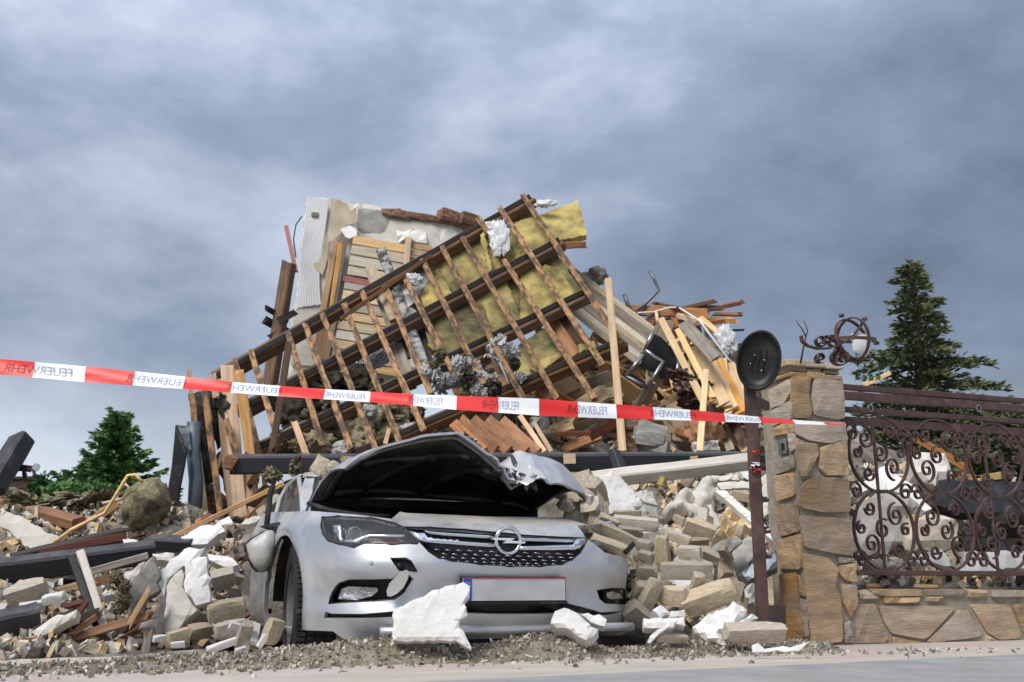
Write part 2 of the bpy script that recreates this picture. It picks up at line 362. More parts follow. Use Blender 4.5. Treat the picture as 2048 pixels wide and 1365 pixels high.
M['needle'] = mat('needle', (0.13, 0.15, 0.065), (0.05, 0.068, 0.036), 0.75, 2.2, bump=0, vary=0.1)
M['needle_green'] = mat('needle_green', (0.135, 0.27, 0.075), (0.06, 0.15, 0.04), 0.75, 2.2, bump=0, vary=0.1)
M['bark'] = mat('bark', (0.10, 0.075, 0.055), (0.05, 0.038, 0.028), 0.9, 8, bump=0.8, vary=0.1)

def settle_dust(m, col, lo, hi, amount):
    t = m.node_tree; N = t.nodes; L = t.links; p = N['Principled BSDF']
    src = p.inputs['Base Color'].links[0].from_socket
    ge = N.new('ShaderNodeNewGeometry'); sx = N.new('ShaderNodeSeparateXYZ'); L.new(ge.outputs['Normal'], sx.inputs[0])
    mr = N.new('ShaderNodeMapRange'); L.new(sx.outputs['Z'], mr.inputs[0]); mr.inputs[1].default_value = lo; mr.inputs[2].default_value = hi; mr.inputs[4].default_value = amount
    co = N.new('ShaderNodeTexCoord'); nz = N.new('ShaderNodeTexNoise'); nz.inputs['Scale'].default_value = 9; nz.inputs['Detail'].default_value = 8; nz.inputs['Roughness'].default_value = .7; L.new(co.outputs['Object'], nz.inputs['Vector'])
    n2 = N.new('ShaderNodeMapRange'); L.new(nz.outputs['Fac'], n2.inputs[0]); n2.inputs[1].default_value = .35; n2.inputs[2].default_value = .62
    mu = N.new('ShaderNodeMath'); mu.operation = 'MULTIPLY'; L.new(mr.outputs[0], mu.inputs[0]); L.new(n2.outputs[0], mu.inputs[1])
    mx = N.new('ShaderNodeMixRGB'); L.new(mu.outputs[0], mx.inputs[0]); L.new(src, mx.inputs[1]); mx.inputs[2].default_value = (*col, 1); L.new(mx.outputs[0], p.inputs['Base Color'])
    if p.inputs['Metallic'].links:
        ms = p.inputs['Metallic'].links[0].from_socket; sb = N.new('ShaderNodeMath'); sb.operation = 'SUBTRACT'; sb.use_clamp = True; L.new(ms, sb.inputs[0]); L.new(mu.outputs[0], sb.inputs[1]); L.new(sb.outputs[0], p.inputs['Metallic'])
settle_dust(M['silver'], (0.50, 0.46, 0.38), .25, .85, .5)
settle_dust(M['stain'], (0.22, 0.20, 0.17), .5, 1, .5)
# ------------------------------------------------------------ setting
YAW = R(20)
SU = Vector((math.cos(YAW), math.sin(YAW), 0)); SV = Vector((-math.sin(YAW), math.cos(YAW), 0))   # along the street / into the plot
G0 = G(1024, 1322)
def ST(u, v, z=0.0):
    q = G0 + SU*u + SV*v; return Vector((q.x, q.y, z))
def sheet(name, pts, m, kind='structure'):
    o = mobj(name, pts, [tuple(range(len(pts)))], m); tag(o, kind=kind); return o
M['ground'] = mat('ground', (0.22, 0.19, 0.14), (0.13, 0.115, 0.085), 1.0, 0.8, bump=0.6, bscale=20, vary=0)
M['pave'] = mat('pave', (0.53, 0.475, 0.41), (0.41, 0.365, 0.31), 0.92, 2.2, (0.7, 2.4, 1), bump=0.35, bscale=60, vary=0, dirt=((0.46, 0.35, 0.32), 0.9, 0.50, 0.68))
M['asphalt'] = mat('asphalt', (0.38, 0.37, 0.35), (0.28, 0.275, 0.265), 0.9, 3, bump=0.6, bscale=180, vary=0, dirt=((0.36, 0.335, 0.30), 2.0, 0.48, 0.8))
sheet('ground', [(-600, -600, -0.12), (600, -600, -0.12), (600, 600, -0.12), (-600, 600, -0.12)], M['ground'])
e1 = G(1190, 1362); e2 = G(2048, 1320); ed = (e2-e1).normalized()
ea = e1 - ed*40; eb = e1 + ed*60
def flat3(p, z): return Vector((p.x, p.y, z))
pv = mobj('pavement', [flat3(ea, 0), flat3(eb, 0), ST(80, 0.9), ST(-60, 0.9)], [(0, 1, 2, 3)], M['pave'], origin=flat3(G0, 0), basis=Matrix((SU, SV, Vector((0, 0, 1)))).transposed()); tag(pv, kind='structure')
off = Vector((ed.y, -ed.x, 0))
rd = mobj('road', [flat3(ea, 0.004)+off*14, flat3(eb, 0.004)+off*14, flat3(eb, 0.004)-off*.2, flat3(ea, 0.004)-off*.2], [(0, 1, 2, 3)], M['asphalt'], origin=flat3(e1, 0.004)); tag(rd, kind='structure')

# ------------------------------------------------------------ rubble mound under everything (height field)
CPH = R(24); CC = Vector((0.007, 4.82, -0.08))
def C(x, y, z):
    return Vector((CC.x + x*math.cos(CPH) - y*math.sin(CPH), CC.y + x*math.sin(CPH) + y*math.cos(CPH), CC.z + z))
ctl = []
for (px, py, d) in [(0, 1015, 7.5), (150, 1020, 7.5), (320, 1010, 7.5), (-300, 1010, 7.5), (60, 1175, 6.0), (250, 1175, 6.0), (400, 1175, 6.0), (-200, 1175, 6.0), (450, 1060, 7),
    (430, 1040, 8.4), (560, 985, 8.3), (700, 925, 8.8), (850, 880, 9.2), (1000, 820, 9.8), (1130, 800, 10.4), (1250, 700, 11.2), (1350, 672, 11.5), (1450, 690, 11.5), (1530, 800, 11), (1500, 925, 9.2), (1620, 900, 10.5),
    (1300, 915, 8.6), (1100, 915, 8.6), (900, 920, 8.2),
    (1270, 1040, 6.3), (1400, 1010, 6.7), (1500, 1010, 6.9), (1330, 1170, 5.75), (1460, 1170, 5.8), (1280, 1250, 5.35), (1420, 1260, 5.35), (1560, 1250, 5.6),
    (1750, 960, 8.5), (1900, 960, 8.5), (2048, 975, 8.5), (2350, 975, 9), (1780, 1130, 6.6), (1900, 1150, 6.8), (2060, 1150, 7), (2300, 1150, 7.4)]:
    q = P(px, py, d); ctl.append((q.x, q.y, q.z))
for u in [x*0.6 for x in range(-12, 14)]:
    q = ST(u, 0.12); ctl.append((q.x, q.y, -0.02))
    q = ST(u, -0.6); ctl.append((q.x, q.y, -0.2))
    q = ST(u*1.6, 9.5); ctl.append((q.x, q.y, 0.9))
    q = ST(u*1.6, 13.5); ctl.append((q.x, q.y, -0.1))
for x in (-0.9, -0.45, 0, 0.45, 0.85):
    for y in (0.1, 0.6, 1.1, 1.5):
        q = C(x, y, 0.0); ctl.append((q.x, q.y, -0.12))
for y in (0.3, 0.8, 1.3, 1.8):
    q = C(-1.25, y, 0); ctl.append((q.x, q.y, -0.02 + 0.07*y))
for y in (2.6, 3.4):
    for x in (-0.6, 0, 0.6):
        q = C(x, y, 0); ctl.append((q.x, q.y, 0.75))
for x, y, z in ((.3, 1.95, .3), (.7, 1.9, .3), (1.0, 1.5, .1), (1.0, 1.0, .0), (-1.0, 1.0, -.12), (-1.0, .7, -.12), (-.95, 1.35, -.1)):
    q = C(x, y, 0); ctl.append((q.x, q.y, z))
for u in [1.55+.3*k for k in range(12)]:
    for v in (.15, .32, .5, .66):
        q = ST(u, v); ctl.append((q.x, q.y, -.16))
def H(x, y):
    s = 0; ws = 0
    for (cx, cy, cz) in ctl:
        d2 = (x-cx)**2 + (y-cy)**2 + 0.015
        wgt = 1/(d2*d2); s += wgt*cz; ws += wgt
    return s/ws
MX0, MX1, MY0, MY1, MS = -7.0, 8.0, 3.6, 15.0, 0.1
nx = int((MX1-MX0)/MS)+1; ny = int((MY1-MY0)/MS)+1
hv = []; HG = {}
for j in range(ny):
    for i in range(nx):
        x = MX0+i*MS; y = MY0+j*MS; h = H(x, y); HG[i, j] = h
        bump = 0.0 if h < 0.02 else min(1, (h-0.02)*5)*(noise.noise(Vector((x*3.1, y*3.1, 0)))*0.09 + noise.noise(Vector((x*8, y*8, 5)))*0.05)
        hv.append((x, y, h + bump))
hf = []
for j in range(ny-1):
    for i in range(nx-1):
        a = j*nx+i
        if max(hv[a][2], hv[a+1][2], hv[a+nx][2], hv[a+nx+1][2]) > -0.115: hf.append((a, a+1, a+nx+1, a+nx))
M['rubble'] = mat('rubble', (0.34, 0.30, 0.24), (0.09, 0.078, 0.062), 1.0, 5, bump=1.0, bscale=22, vary=0, lo=0.3, hi=0.72, bdist=0.04, dirt=((0.42, 0.39, 0.34), 3.5, 0.55, 0.68))
mo = mobj('rubble_mound', hv, hf, M['rubble'], origin=Vector((0, 0, 0))); tag(mo, kind='structure')
def HH(x, y):
    i = (x-MX0)/MS; j = (y-MY0)/MS; i0 = min(max(int(i), 0), nx-2); j0 = min(max(int(j), 0), ny-2)
    fx = min(max(i-i0, 0), 1); fy = min(max(j-j0, 0), 1)
    return (HG[i0, j0]*(1-fx)+HG[i0+1, j0]*fx)*(1-fy)+(HG[i0, j0+1]*(1-fx)+HG[i0+1, j0+1]*fx)*fy

# ------------------------------------------------------------ the car
car = thing('car', 'dusty silver hatchback with its crumpled bonnet sprung open, half buried in rubble', 'car', C(0, 1.0, 0.08))
PLAN = [(0, 0), (.22, .010), (.42, .04), (.58, .10), (.70, .19), (.79, .31), (.85, .45), (.885, .62), (.90, .80), (.905, 1.2), (.905, 1.7), (.90, 2.2), (.885, 2.8)]
def catmull(pts, n):
    r = []
    for i in range(len(pts)-1):
        p0 = Vector(pts[max(i-1, 0)] if i else (2*pts[0][0]-pts[1][0], pts[1][1])); p1 = Vector(pts[i]); p2 = Vector(pts[i+1]); p3 = Vector(pts[min(i+2, len(pts)-1)])
        for k in range(n):
            t = k/n
            r.append(0.5*((2*p1)+(p2-p0)*t+(2*p0-5*p1+4*p2-p3)*t*t+(3*p1-p0-3*p2+p3)*t**3))
    r.append(Vector(pts[-1])); return r
_pl = catmull(PLAN, 12); _sl = [0.0]
for a, b in zip(_pl, _pl[1:]): _sl.append(_sl[-1]+(b-a).length)
import bisect
def plan(s):
    q = abs(s); i = min(max(bisect.bisect(_sl, q)-1, 0), len(_sl)-2); t = (q-_sl[i])/(_sl[i+1]-_sl[i])
    p = _pl[i].lerp(_pl[i+1], t); d0 = _pl[min(i+1, len(_pl)-1)]-_pl[i]; d1 = _pl[min(i+2, len(_pl)-1)]-_pl[min(i+1, len(_pl)-2)]
    d = d0.lerp(d1, t) if i+2 < len(_pl) else d0
    d.normalize(); nrm = Vector((d.y, -d.x))           # outward on the right half
    if s < 0: return Vector((-p.x, p.y)), Vector((-nrm.x, nrm.y))
    return p, nrm
def lerpt(tab, x):
    if x <= tab[0][0]: return tab[0][1]
    for (a, b), (c, d) in zip(tab, tab[1:]):
        if x <= c:
            t = (x-a)/(c-a); return b+(d-b)*t
    return tab[-1][1]
def sm(a, b, x):
    t = min(max((x-a)/(b-a), 0.0), 1.0); return t*t*(3-2*t)
ZT = [(0, .695), (.55, .705), (.85, .735), (1.2, .765), (1.6, .785), (2.2, .82), (3.2, .85)]
def SF(s, z):
    p, n = plan(s); q = abs(s); zt = lerpt(ZT, q)
    front = 1-sm(0.6, 1.15, q)
    A = 0.13*front + 0.055*(1-front)
    b = A*max(0, (z-(zt-0.19))/0.19)**2.2
    b += 0.06*max(0, (0.30-z)/0.15)**1.5*(0.4+0.6*front)
    # bumper sculpture: shoulder below the lamps, hollow round the fog lamps, flared wheel arch
    b -= 0.020*math.exp(-((z-0.49)/0.055)**2)*front
    b += 0.028*math.exp(-((z-0.345)/0.06)**2)*math.exp(-((q-0.66)/0.26)**2)
    yc = p.y
    if q > 0.9:
        rr = math.hypot(yc-0.84, z-0.32); b -= 0.022*math.exp(-((rr-0.37)/0.045)**2)
        b += 0.018*math.exp(-((z-0.60)/0.05)**2)*sm(1.6, 1.9, q) - 0.012*math.exp(-((z-0.70)/0.03)**2)
    p = p - n*b
    return Vector((p.x, p.y, z)), n
def SW(s, z, off=0.0):
    e = 0.004
    a, _ = SF(s, z); b, _ = SF(s+e, z); c, _ = SF(s, z+e)
    nn = (b-a).cross(c-a); nn.normalize()
    nn = -nn if nn.y > 0.0 and abs(s) < 0.5 else nn
    q = a + nn*off
    return C(q.x, q.y, q.z)
def _nsign():
    a, _ = SF(0, .5); b, _ = SF(.004, .5); c, _ = SF(0, .504); return (b-a).cross(c-a).y
NS = -1 if _nsign() > 0 else 1
def SW(s, z, off=0.0):
    e = 0.004
    a, _ = SF(s, z); b, _ = SF(s+e, z); c, _ = SF(s, z+e)
    nn = (b-a).cross(c-a); nn.normalize(); q = a + nn*(off*NS)
    return C(q.x, q.y, q.z)
# pixel -> (s, z) on the body
_S = []; kd = kdtree.KDTree(400*60)
for i in range(400):
    s = -2.4 + i*0.009
    for j in range(60):
        z = 0.12 + j*0.012
        x, y = proj(SW(s, z)); kd.insert((x, y, 0), len(_S)); _S.append((s, z))
kd.balance()
def px2sz(x, y):
    co, idx, d = kd.find((x, y, 0)); s, z = _S[idx]
    for _ in range(3):
        x0, y0 = proj(SW(s, z)); xs, ys = proj(SW(s+.003, z)); xz, yz = proj(SW(s, z+.003))
        a, b, c, d = (xs-x0)/.003, (xz-x0)/.003, (ys-y0)/.003, (yz-y0)/.003
        det = a*d-b*c
        if abs(det) < 1: break
        ex, ey = x-x0, y-y0
        ds = (ex*d-b*ey)/det; dz = (a*ey-c*ex)/det
        if abs(ds) > .05 or abs(dz) > .05: break
        s += ds; z += dz
    return (s, z)
def z1(x, y): return (480+.3516*x, 840+.3516*y)
def z2(x, y): return (900+.3518*x, 840+.3518*y)
def szp(pts, f=None): return [px2sz(*(f(*p) if f else p)) for p in pts]
HEAD = szp([(458, 600), (464, 552), (560, 545), (750, 555), (880, 585), (935, 612), (1022, 690), (1010, 706), (860, 711), (700, 705), (648, 728), (560, 708), (500, 690), (470, 650)], z1)
GRILL = szp([(808, 1053), (860, 1054), (930, 1058), (990, 1064), (1040, 1069), (1110, 1073), (1178, 1075), (1174, 1084), (1162, 1106), (1145, 1121), (1124, 1130), (1080, 1134), (1020, 1134), (960, 1130), (905, 1123), (877, 1117), (856, 1103), (840, 1086)])
FOG = szp([(500, 1050), (515, 1000), (560, 928), (620, 908), (740, 908), (860, 905), (960, 880), (985, 905), (945, 965), (880, 1024), (760, 1035), (600, 1042)], z1)
SLOT = szp([(474, 1128), (486, 1090), (520, 1103), (700, 1104), (905, 1086), (905, 1122), (700, 1130)], z1)
TOW = szp([(851, 783), (945, 783), (975, 800), (1014, 866), (1000, 874), (905, 862)], z1)
INTAKE = szp([(120, 1000), (300, 1000), (640, 1000), (680, 1050), (720, 1085), (640, 1103), (300, 1105), (60, 1100), (-60, 1080), (-60, 1040)], z2)
FOGR = szp([(833, 968), (920, 955), (1010, 957), (1030, 990), (1015, 1040), (960, 1055), (880, 1045), (850, 1020)], z2)
SLOTR = szp([(650, 1040), (760, 1065), (860, 1095), (985, 1085), (900, 1112), (800, 1112), (700, 1090)], z2)
RBREAK = szp([(1172, 1078), (1196, 1094), (1215, 1110), (1245, 1112), (1262, 1098)])
sR = 1.02
RB = RBREAK + [(sR-0.0005, 0.69), (sR-0.0005, .7395), (RBREAK[0][0]+.02, .70)]
arch = []
sA = _sl[-1]
def s_of_y(y):
    for a, p in zip(_sl, _pl):
        if p.y >= y and p.x > .7: return a
    return _sl[-1]
for k in range(25):
    an = math.pi*k/24
    arch.append((-s_of_y(0.84 + 0.335*math.cos(an)), 0.32 + 0.335*math.sin(an)))
arch = [(arch[0][0], 0.201)] + arch + [(arch[-1][0], 0.201)]
outer = []
for k in range(60):
    s = -2.4 + (sR+2.4)*k/59; outer.append((s, 0.165 if abs(s) < .85 else 0.2))
for k in range(60):
    s = sR - (sR+2.4)*k/59; outer.append((s, lerpt(ZT, abs(s))))
def patch(name, poly, holes, step, off, m, lip=None, parent=car, smooth=True):
    pts, tris = cdt_fill(poly, holes, step)
    vs_ = [SW(p[0], p[1], off) for p in pts]; fs = [tuple(t) for t in tris]
    if lip:
        cnt = set()
        for f in tris:
            for i in range(3): cnt.add((f[i], f[(i+1) % 3]))
        bnd = [e_ for e_ in cnt if (e_[1], e_[0]) not in cnt]; mp_ = {}
        for a, b in bnd:
            for q in (a, b):
                if q not in mp_: mp_[q] = len(vs_); vs_.append(SW(pts[q][0], pts[q][1], off+lip))
            fs.append((b, a, mp_[a], mp_[b]))
    return mobj(name, vs_, fs, m, parent, smooth)
def clampz(poly, lo=.172): return [(s, max(z, lo)) for s, z in poly]
holes = [HEAD, GRILL, FOG, SLOT, TOW, INTAKE, FOGR, SLOTR, arch]
body = patch('body', outer, holes + [RB], 0.03, 0.0, M['silver'], lip=-0.022)
ml = body.modifiers.new('edges', 'EDGE_SPLIT'); ml.split_angle = R(38)
# the front door and sill behind the wheel carry more dust
# dark backing behind the openings
for nm, poly, dep in (('fog_lamp_pocket', FOG, -.05), ('bumper_slot', SLOT, -.03), ('tow_eye_recess', TOW, -.035), ('lower_intake', INTAKE, -.05), ('fog_lamp_pocket', FOGR, -.05), ('bumper_slot', SLOTR, -.03)):
    patch(nm, poly, [], 0.06, dep, M['black'])
def rim(name, poly, r, m, off=0.0, parent=car):
    return tube(name, [SW(s, z, off) for s, z in poly], r, m, parent, nseg=6, closed=True)
rim('fog_lamp_surround', FOG, 0.009, M['black'], -0.008)
rim('fog_lamp_surround', FOGR, 0.008, M['black'], -0.008)
# fog lamps with a faceted reflector
fl = patch('fog_lamp', szp([(542, 1020), (560, 968), (600, 958), (770, 968), (775, 985), (740, 1008), (650, 1025)], z1), [], .02, -0.024, M['foil'], smooth=False)
patch('lens', szp([(542, 1020), (560, 968), (600, 958), (770, 968), (775, 985), (740, 1008), (650, 1025)], z1), [], .04, -0.014, M['lens'], parent=fl)
fr = patch('fog_lamp', szp([(895, 985), (930, 975), (985, 985), (990, 1020), (930, 1030), (900, 1015)], z2), [], .02, -0.024, M['black'])
patch('lens', szp([(905, 990), (935, 982), (975, 990), (978, 1012), (930, 1020), (908, 1010)], z2), [], .02, -0.016, M['foil'], parent=fr, smooth=False)
# tow eye and its loose cover
tube('tow_eye', [SW(*px2sz(*z1(905, 830)), -.03), SW(*px2sz(*z1(905, 830)), -.005)], 0.014, M['black'], car, nseg=12)
n_front = Vector((math.sin(CPH), -math.cos(CPH), 0))
pc = SW(*px2sz(*z1(900, 930)), 0.03)
slab('tow_eye_cover', [z1(*p) for p in [(838, 1003), (834, 970), (850, 930), (905, 872), (945, 852), (964, 866), (955, 905), (930, 955), (895, 988), (860, 1006)]], pc, (n_front+Vector((-.25, 0, .1))), 0.004, M['silver_dusty'], car, rough=0.001, edge=0)
tube('parking_sensor', [SW(*px2sz(*z1(748, 815)), -.004), SW(*px2sz(*z1(748, 815)), .003)], 0.009, M['silver_dusty'], car, nseg=14)
# headlight: housing, chrome bezel, projector, light blade, lens
hl = patch('headlight', HEAD, [], 0.03, -0.075, M['black'], lip=0.07)
patch('lens', HEAD, [], 0.03, -0.003, M['lens'], parent=hl)
rim('bezel', HEAD, 0.006, M['black'], -0.004, hl)
BL = szp([(570, 672), (630, 668), (690, 640), (725, 630), (940, 632), (942, 642), (735, 643), (690, 660), (655, 688), (570, 688)], z1)
patch('light_blade', BL, [], 0.03, -0.02, M['chrome'], parent=hl, lip=-.02)
BZ = szp([(505, 575), (540, 560), (565, 565), (548, 610), (552, 650), (580, 682), (540, 680), (512, 640)], z1)
patch('reflector', BZ, [], 0.03, -0.03, M['chrome'], parent=hl, lip=-.02)
MOD = szp([(568, 585), (720, 590), (745, 625), (690, 635), (640, 660), (580, 665)], z1)
patch('projector', MOD, [], 0.02, -0.04, M['glass'], parent=hl, lip=-.03)
ctr = SW(*px2sz(*z1(640, 625)), -0.03)
rg = [ctr + (SU*math.cos(a)+Vector((0, 0, 1))*math.sin(a))*0.03 for a in [k*math.pi/8 for k in range(16)]]
tube('projector_ring', rg, 0.004, M['steel'], hl, closed=True, nseg=6)
RL = szp([(705, 675), (750, 660), (900, 655), (890, 685), (720, 690)], z1)
M['redlens'] = mat('redlens', (0.20, 0.02, 0.02), (0.06, 0.01, 0.01), 0.2, 30, bump=0, vary=0)
patch('indicator', RL, [], 0.03, -0.045, M['redlens'], parent=hl)
# grille: back, chrome wing, top bar, rows of little fins, emblem
gr = patch('grille', GRILL, [], 0.05, -0.05, M['black'])
rim('surround', GRILL, 0.005, M['black'], -0.004, gr)
def strip(name, top, bot, m, off, parent, lip=-.015):
    return patch(name, szp(top + bot[::-1]), [], 0.03, off, m, lip=lip, parent=parent)
strip('chrome_wing', [(812, 1060), (845, 1061), (868, 1076), (930, 1083), (990, 1088)], [(838, 1080), (850, 1083), (868, 1085), (930, 1090), (990, 1094)], M['chrome'], 0.004, gr)
strip('chrome_wing', [(1040, 1093), (1100, 1092), (1146, 1091), (1150, 1080), (1172, 1077)], [(1040, 1099), (1100, 1100), (1150, 1099), (1160, 1096), (1168, 1086)], M['chrome'], 0.004, gr)
strip('chrome_bar', [(845, 1061), (900, 1065), (988, 1070)], [(846, 1064), (900, 1069), (988, 1075)], M['chrome'], 0.0, gr)
strip('chrome_bar', [(1036, 1074), (1100, 1077), (1150, 1080)], [(1036, 1079), (1100, 1081), (1150, 1083)], M['chrome'], 0.0, gr)
for row, (y0, y1, xa, xb) in enumerate([(1096, 1106, 868, 1158), (1104, 1113, 872, 1152), (1112, 1120, 882, 1146), (1120, 1127, 905, 1132), (1127, 1131, 935, 1105)]):
    nfin = 13
    for k in range(nfin):
        t = (k + (0.5 if row % 2 else 0))/nfin
        if t > 0.97: continue
        x = xa+(xb-xa)*t; y = y0+(y1-y0)*t
        if 985 < x < 1045 and row == 0: continue
        s0, zz0 = px2sz(x, y); s1, zz1 = px2sz(x+(xb-xa)/nfin*.62, y+1)
        tube('grille_fin', [SW(s0, zz0, -.02), SW((s0*.7+s1*.3), zz0-.004, -.008), SW((s0*.3+s1*.7), zz1-.004, -.008), SW(s1, zz1, -.02)], 0.0032, M['steel'], gr, nseg=4)
ec = SW(*px2sz(1014.5, 1085), 0.012); ex = Vector((math.cos(CPH), math.sin(CPH), 0)); ez = Vector((0, 0, 1))
RE = 0.062
ring = tube('emblem', [ec + ex*math.cos(a)*RE + ez*math.sin(a)*RE*.98 for a in [k*math.pi/18 for k in range(36)]], 0.0095, M['chrome'], gr, closed=True, nseg=8)
def flat_piece(name, pts2, c, ax, az, n, T, m, parent):
    k = len(pts2); f = [c+ax*x+az*z+n*T/2 for x, z in pts2]; b = [c+ax*x+az*z-n*T/2 for x, z in pts2]
    fs = [tuple(range(k)), tuple(range(2*k-1, k-1, -1))]+[(i, (i+1) % k, (i+1) % k+k, i+k) for i in range(k)]
    return fixn(mobj(name, f+b, fs, m, parent))
flat_piece('lightning_bolt', [(-.088, .004), (-.082, .012), (.034, .012), (.010, .000), (.088, -.004), (.082, -.012), (-.034, -.012), (-.010, .000)], ec+n_front*.004, ex, ez, n_front, .012, M['chrome'], ring)
# number plate (characters unreadable in the photograph)
pc = SW(*px2sz(1024, 1181), 0.022)
pl = flat_piece('number_plate', [(-.265, -.062), (.265, -.062), (.265, .062), (-.265, .062)], pc, ex, ez, n_front, .02, M['black'], car)
flat_piece('plate_face', [(-.26, -.045), (.26, -.045), (.26, .058), (-.26, .058)], pc+n_front*.012, ex, ez, n_front, .004, M['plate'], pl)
flat_piece('red_border', [(-.26, .0535), (.26, .0535), (.26, .0575), (-.26, .0575)], pc+n_front*.0155, ex, ez, n_front, .002, M['red'], pl)
flat_piece('country_band', [(-.2585, -.044), (-.218, -.044), (-.218, .053), (-.2585, .053)], pc+n_front*.0155, ex, ez, n_front, .003, M['blue'], pl)
M['star'] = mat('star', (0.7, 0.55, 0.05), (0.7, 0.55, 0.05), 0.5, bump=0, vary=0)
for k in range(12):
    a = k*math.pi/6; cx_, cz_ = -.238+.012*math.cos(a), .024+.012*math.sin(a)
    flat_piece('star', [(cx_+.0025*math.cos(b), cz_+.0025*math.sin(b)) for b in [q*2*math.pi/5 for q in range(5)]], pc+n_front*.018, ex, ez, n_front, .001, M['star'], pl)
# lower bumper bar and splitter
LB = [(640, 1262), (700, 1268), (760, 1268), (860, 1262), (940, 1252), (1040, 1249), (1130, 1248), (1200, 1247)]
tube('bumper_bar', [C(x, .035+.10*abs(x)**2.2+.0, .205) for x in [-.62+.1*k for k in range(14)]], 0.022, M['silver'], car, nseg=10)
tube('splitter', [C(x, .06+.16*abs(x)**2.2, .135) for x in [-.78+.12*k for k in range(14)]], 0.03, M['black_matte'], car, nseg=8)
# engine bay floor, slam panel, right broken lamp
def quad(name, pts, m, parent=car, smooth=False): return mobj(name, pts, [tuple(range(len(pts)))], m, parent, smooth)
bay = []
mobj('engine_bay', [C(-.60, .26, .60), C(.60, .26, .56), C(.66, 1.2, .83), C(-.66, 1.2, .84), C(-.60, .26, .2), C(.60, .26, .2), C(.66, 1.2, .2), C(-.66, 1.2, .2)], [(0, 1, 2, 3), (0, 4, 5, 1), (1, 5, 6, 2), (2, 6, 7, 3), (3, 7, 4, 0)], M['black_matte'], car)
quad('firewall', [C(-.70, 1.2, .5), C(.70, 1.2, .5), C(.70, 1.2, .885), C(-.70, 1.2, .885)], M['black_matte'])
sp = []
for k in range(31):
    s = -0.62+1.2*k/30; a = SW(s, lerpt(ZT, abs(s)), 0); p, n = plan(s)
    sp.append((a, a + C(0, 1, 0)*0 + (C(-n.x*.16, -n.y*.16, .045)-C(0, 0, 0))))
fs = [(i, i+1, 31+i+1, 31+i) for i in range(30)]
mobj('slam_panel', [p[0] for p in sp]+[p[1] for p in sp], fs, M['silver_dusty'], car, True)
tube('rubber_seal', [P(617, 1007, 5.2), P(660, 1022, 5.05), P(720, 1030, 4.95), P(780, 1033, 4.95)], [.012, .012, .011, .009], M['rubber'], car, nseg=8)
for (x0, y0, x1, y1, w_) in [(1172, 1092, 1200, 1086, 9), (1180, 1100, 1212, 1104, 8), (1252, 1104, 1266, 1090, 10)]:
    beam('broken_lamp_shard', P(x0, y0, 5.12), P(x1, y1, 5.2), w_*5.1/F, .01, M['black'] if w_ != 9 else M['chrome'], car, splinter=.02)
# bonnet: warped sheet with a dark ribbed inner frame
UF = [(-1, .56, .93), (-.95, .40, .985), (-.85, .28, 1.03), (-.6, .17, 1.085), (-.35, .11, 1.11), (-.12, .09, 1.125), (.02, .13, 1.09), (.12, .20, .985), (.22, .17, .935), (.36, .16, .915), (.55, .20, .895), (.8, .30, .87), (.93, .44, .85), (1, .62, .80)]
BEDGE = [(625, 1010), (640, 1000), (665, 962), (700, 925), (740, 900), (800, 879), (870, 865), (930, 862), (955, 884), (980, 908), (1010, 940), (1060, 960), (1110, 966), (1150, 974), (1172, 990), (1184, 1012), (1192, 1034)]
_uf = []
for (u_, y_, z_) in UF:          # raise or lower each edge point until it lies on the bonnet edge seen in the photograph
    lo_, hi_ = .6, 1.5
    for _ in range(30):
        zm = (lo_+hi_)/2; qx, qy = proj(C(u_*.686, y_, zm))
        if qy > lerpt(BEDGE, qx): lo_ = zm
        else: hi_ = zm
    _uf.append((u_, y_, zm))
UF = _uf
def bonnet_pt(u, v):
    """u across -1..1, v 0 at the windscreen .. 1 at the nose; car coordinates"""
    yf = lerpt([(a, b) for a, b, c in UF], u); zf = lerpt([(a, c) for a, b, c in UF], u)
    yr = 1.22; zr = .86 + .05*(1-u*u)
    y = yr+(yf-yr)*v; z = zr+(zf-zr)*(max(v, 0)**(1.0-.3*sm(0, -1, u))) + .045*math.sin(math.pi*v)*(1-.5*u*u)
    z += .03*math.sin(math.pi*v)*sm(-.4, -1, u) + .15*sm(.1, .35, u)*(1-.75*sm(.7, 1, u))*math.sin(math.pi*min(1, max(v, 0))**2.2)
    cr_ = math.exp(-((u-.14)/.22)**2)*sm(.3, 1, v)
    rg_ = lambda k, o: abs(noise.noise(Vector((u*k+v*3, v*k*.7-u*2, o))))
    z += cr_*(.10*(rg_(7, 1)-.2)+.05*(rg_(15, 4)-.2)) - .035*math.exp(-((u-.13-.1*(1-v))/.05)**2)*sm(.2, .9, v)
    y += cr_*(.13*(rg_(8, 7)-.2)+.05*(rg_(17, 3)-.2))
    z += .012*(rg_(3.3, 9)-.2)*sm(.1, .6, v)
    wdt = .70+.06*(v**2)*0
    return Vector((u*wdt*(1-.02*v), y, z))
NU, NV = 72, 26
def bonnet_grid(off, u0=-1, u1=1, v0=0, v1=1):
    r = []
    for j in range(NV+1):
        for i in range(NU+1):
            u = u0+(u1-u0)*i/NU; v = v0+(v1-v0)*j/NV
            a = bonnet_pt(u, v); b = bonnet_pt(min(u+.01, 1.01), v); c = bonnet_pt(u, v-.01)
            n = (b-a).cross(c-a).normalized()
            if n.z < 0: n = -n
            q = a+n*off; r.append(C(q.x, q.y, q.z))
    return r
gf = [(j*(NU+1)+i, j*(NU+1)+i+1, (j+1)*(NU+1)+i+1, (j+1)*(NU+1)+i) for j in range(NV) for i in range(NU)]
top = bonnet_grid(0.0); und = bonnet_grid(-.012)
n_ = len(top); bf = gf+[tuple(n_+q for q in reversed(f)) for f in gf]
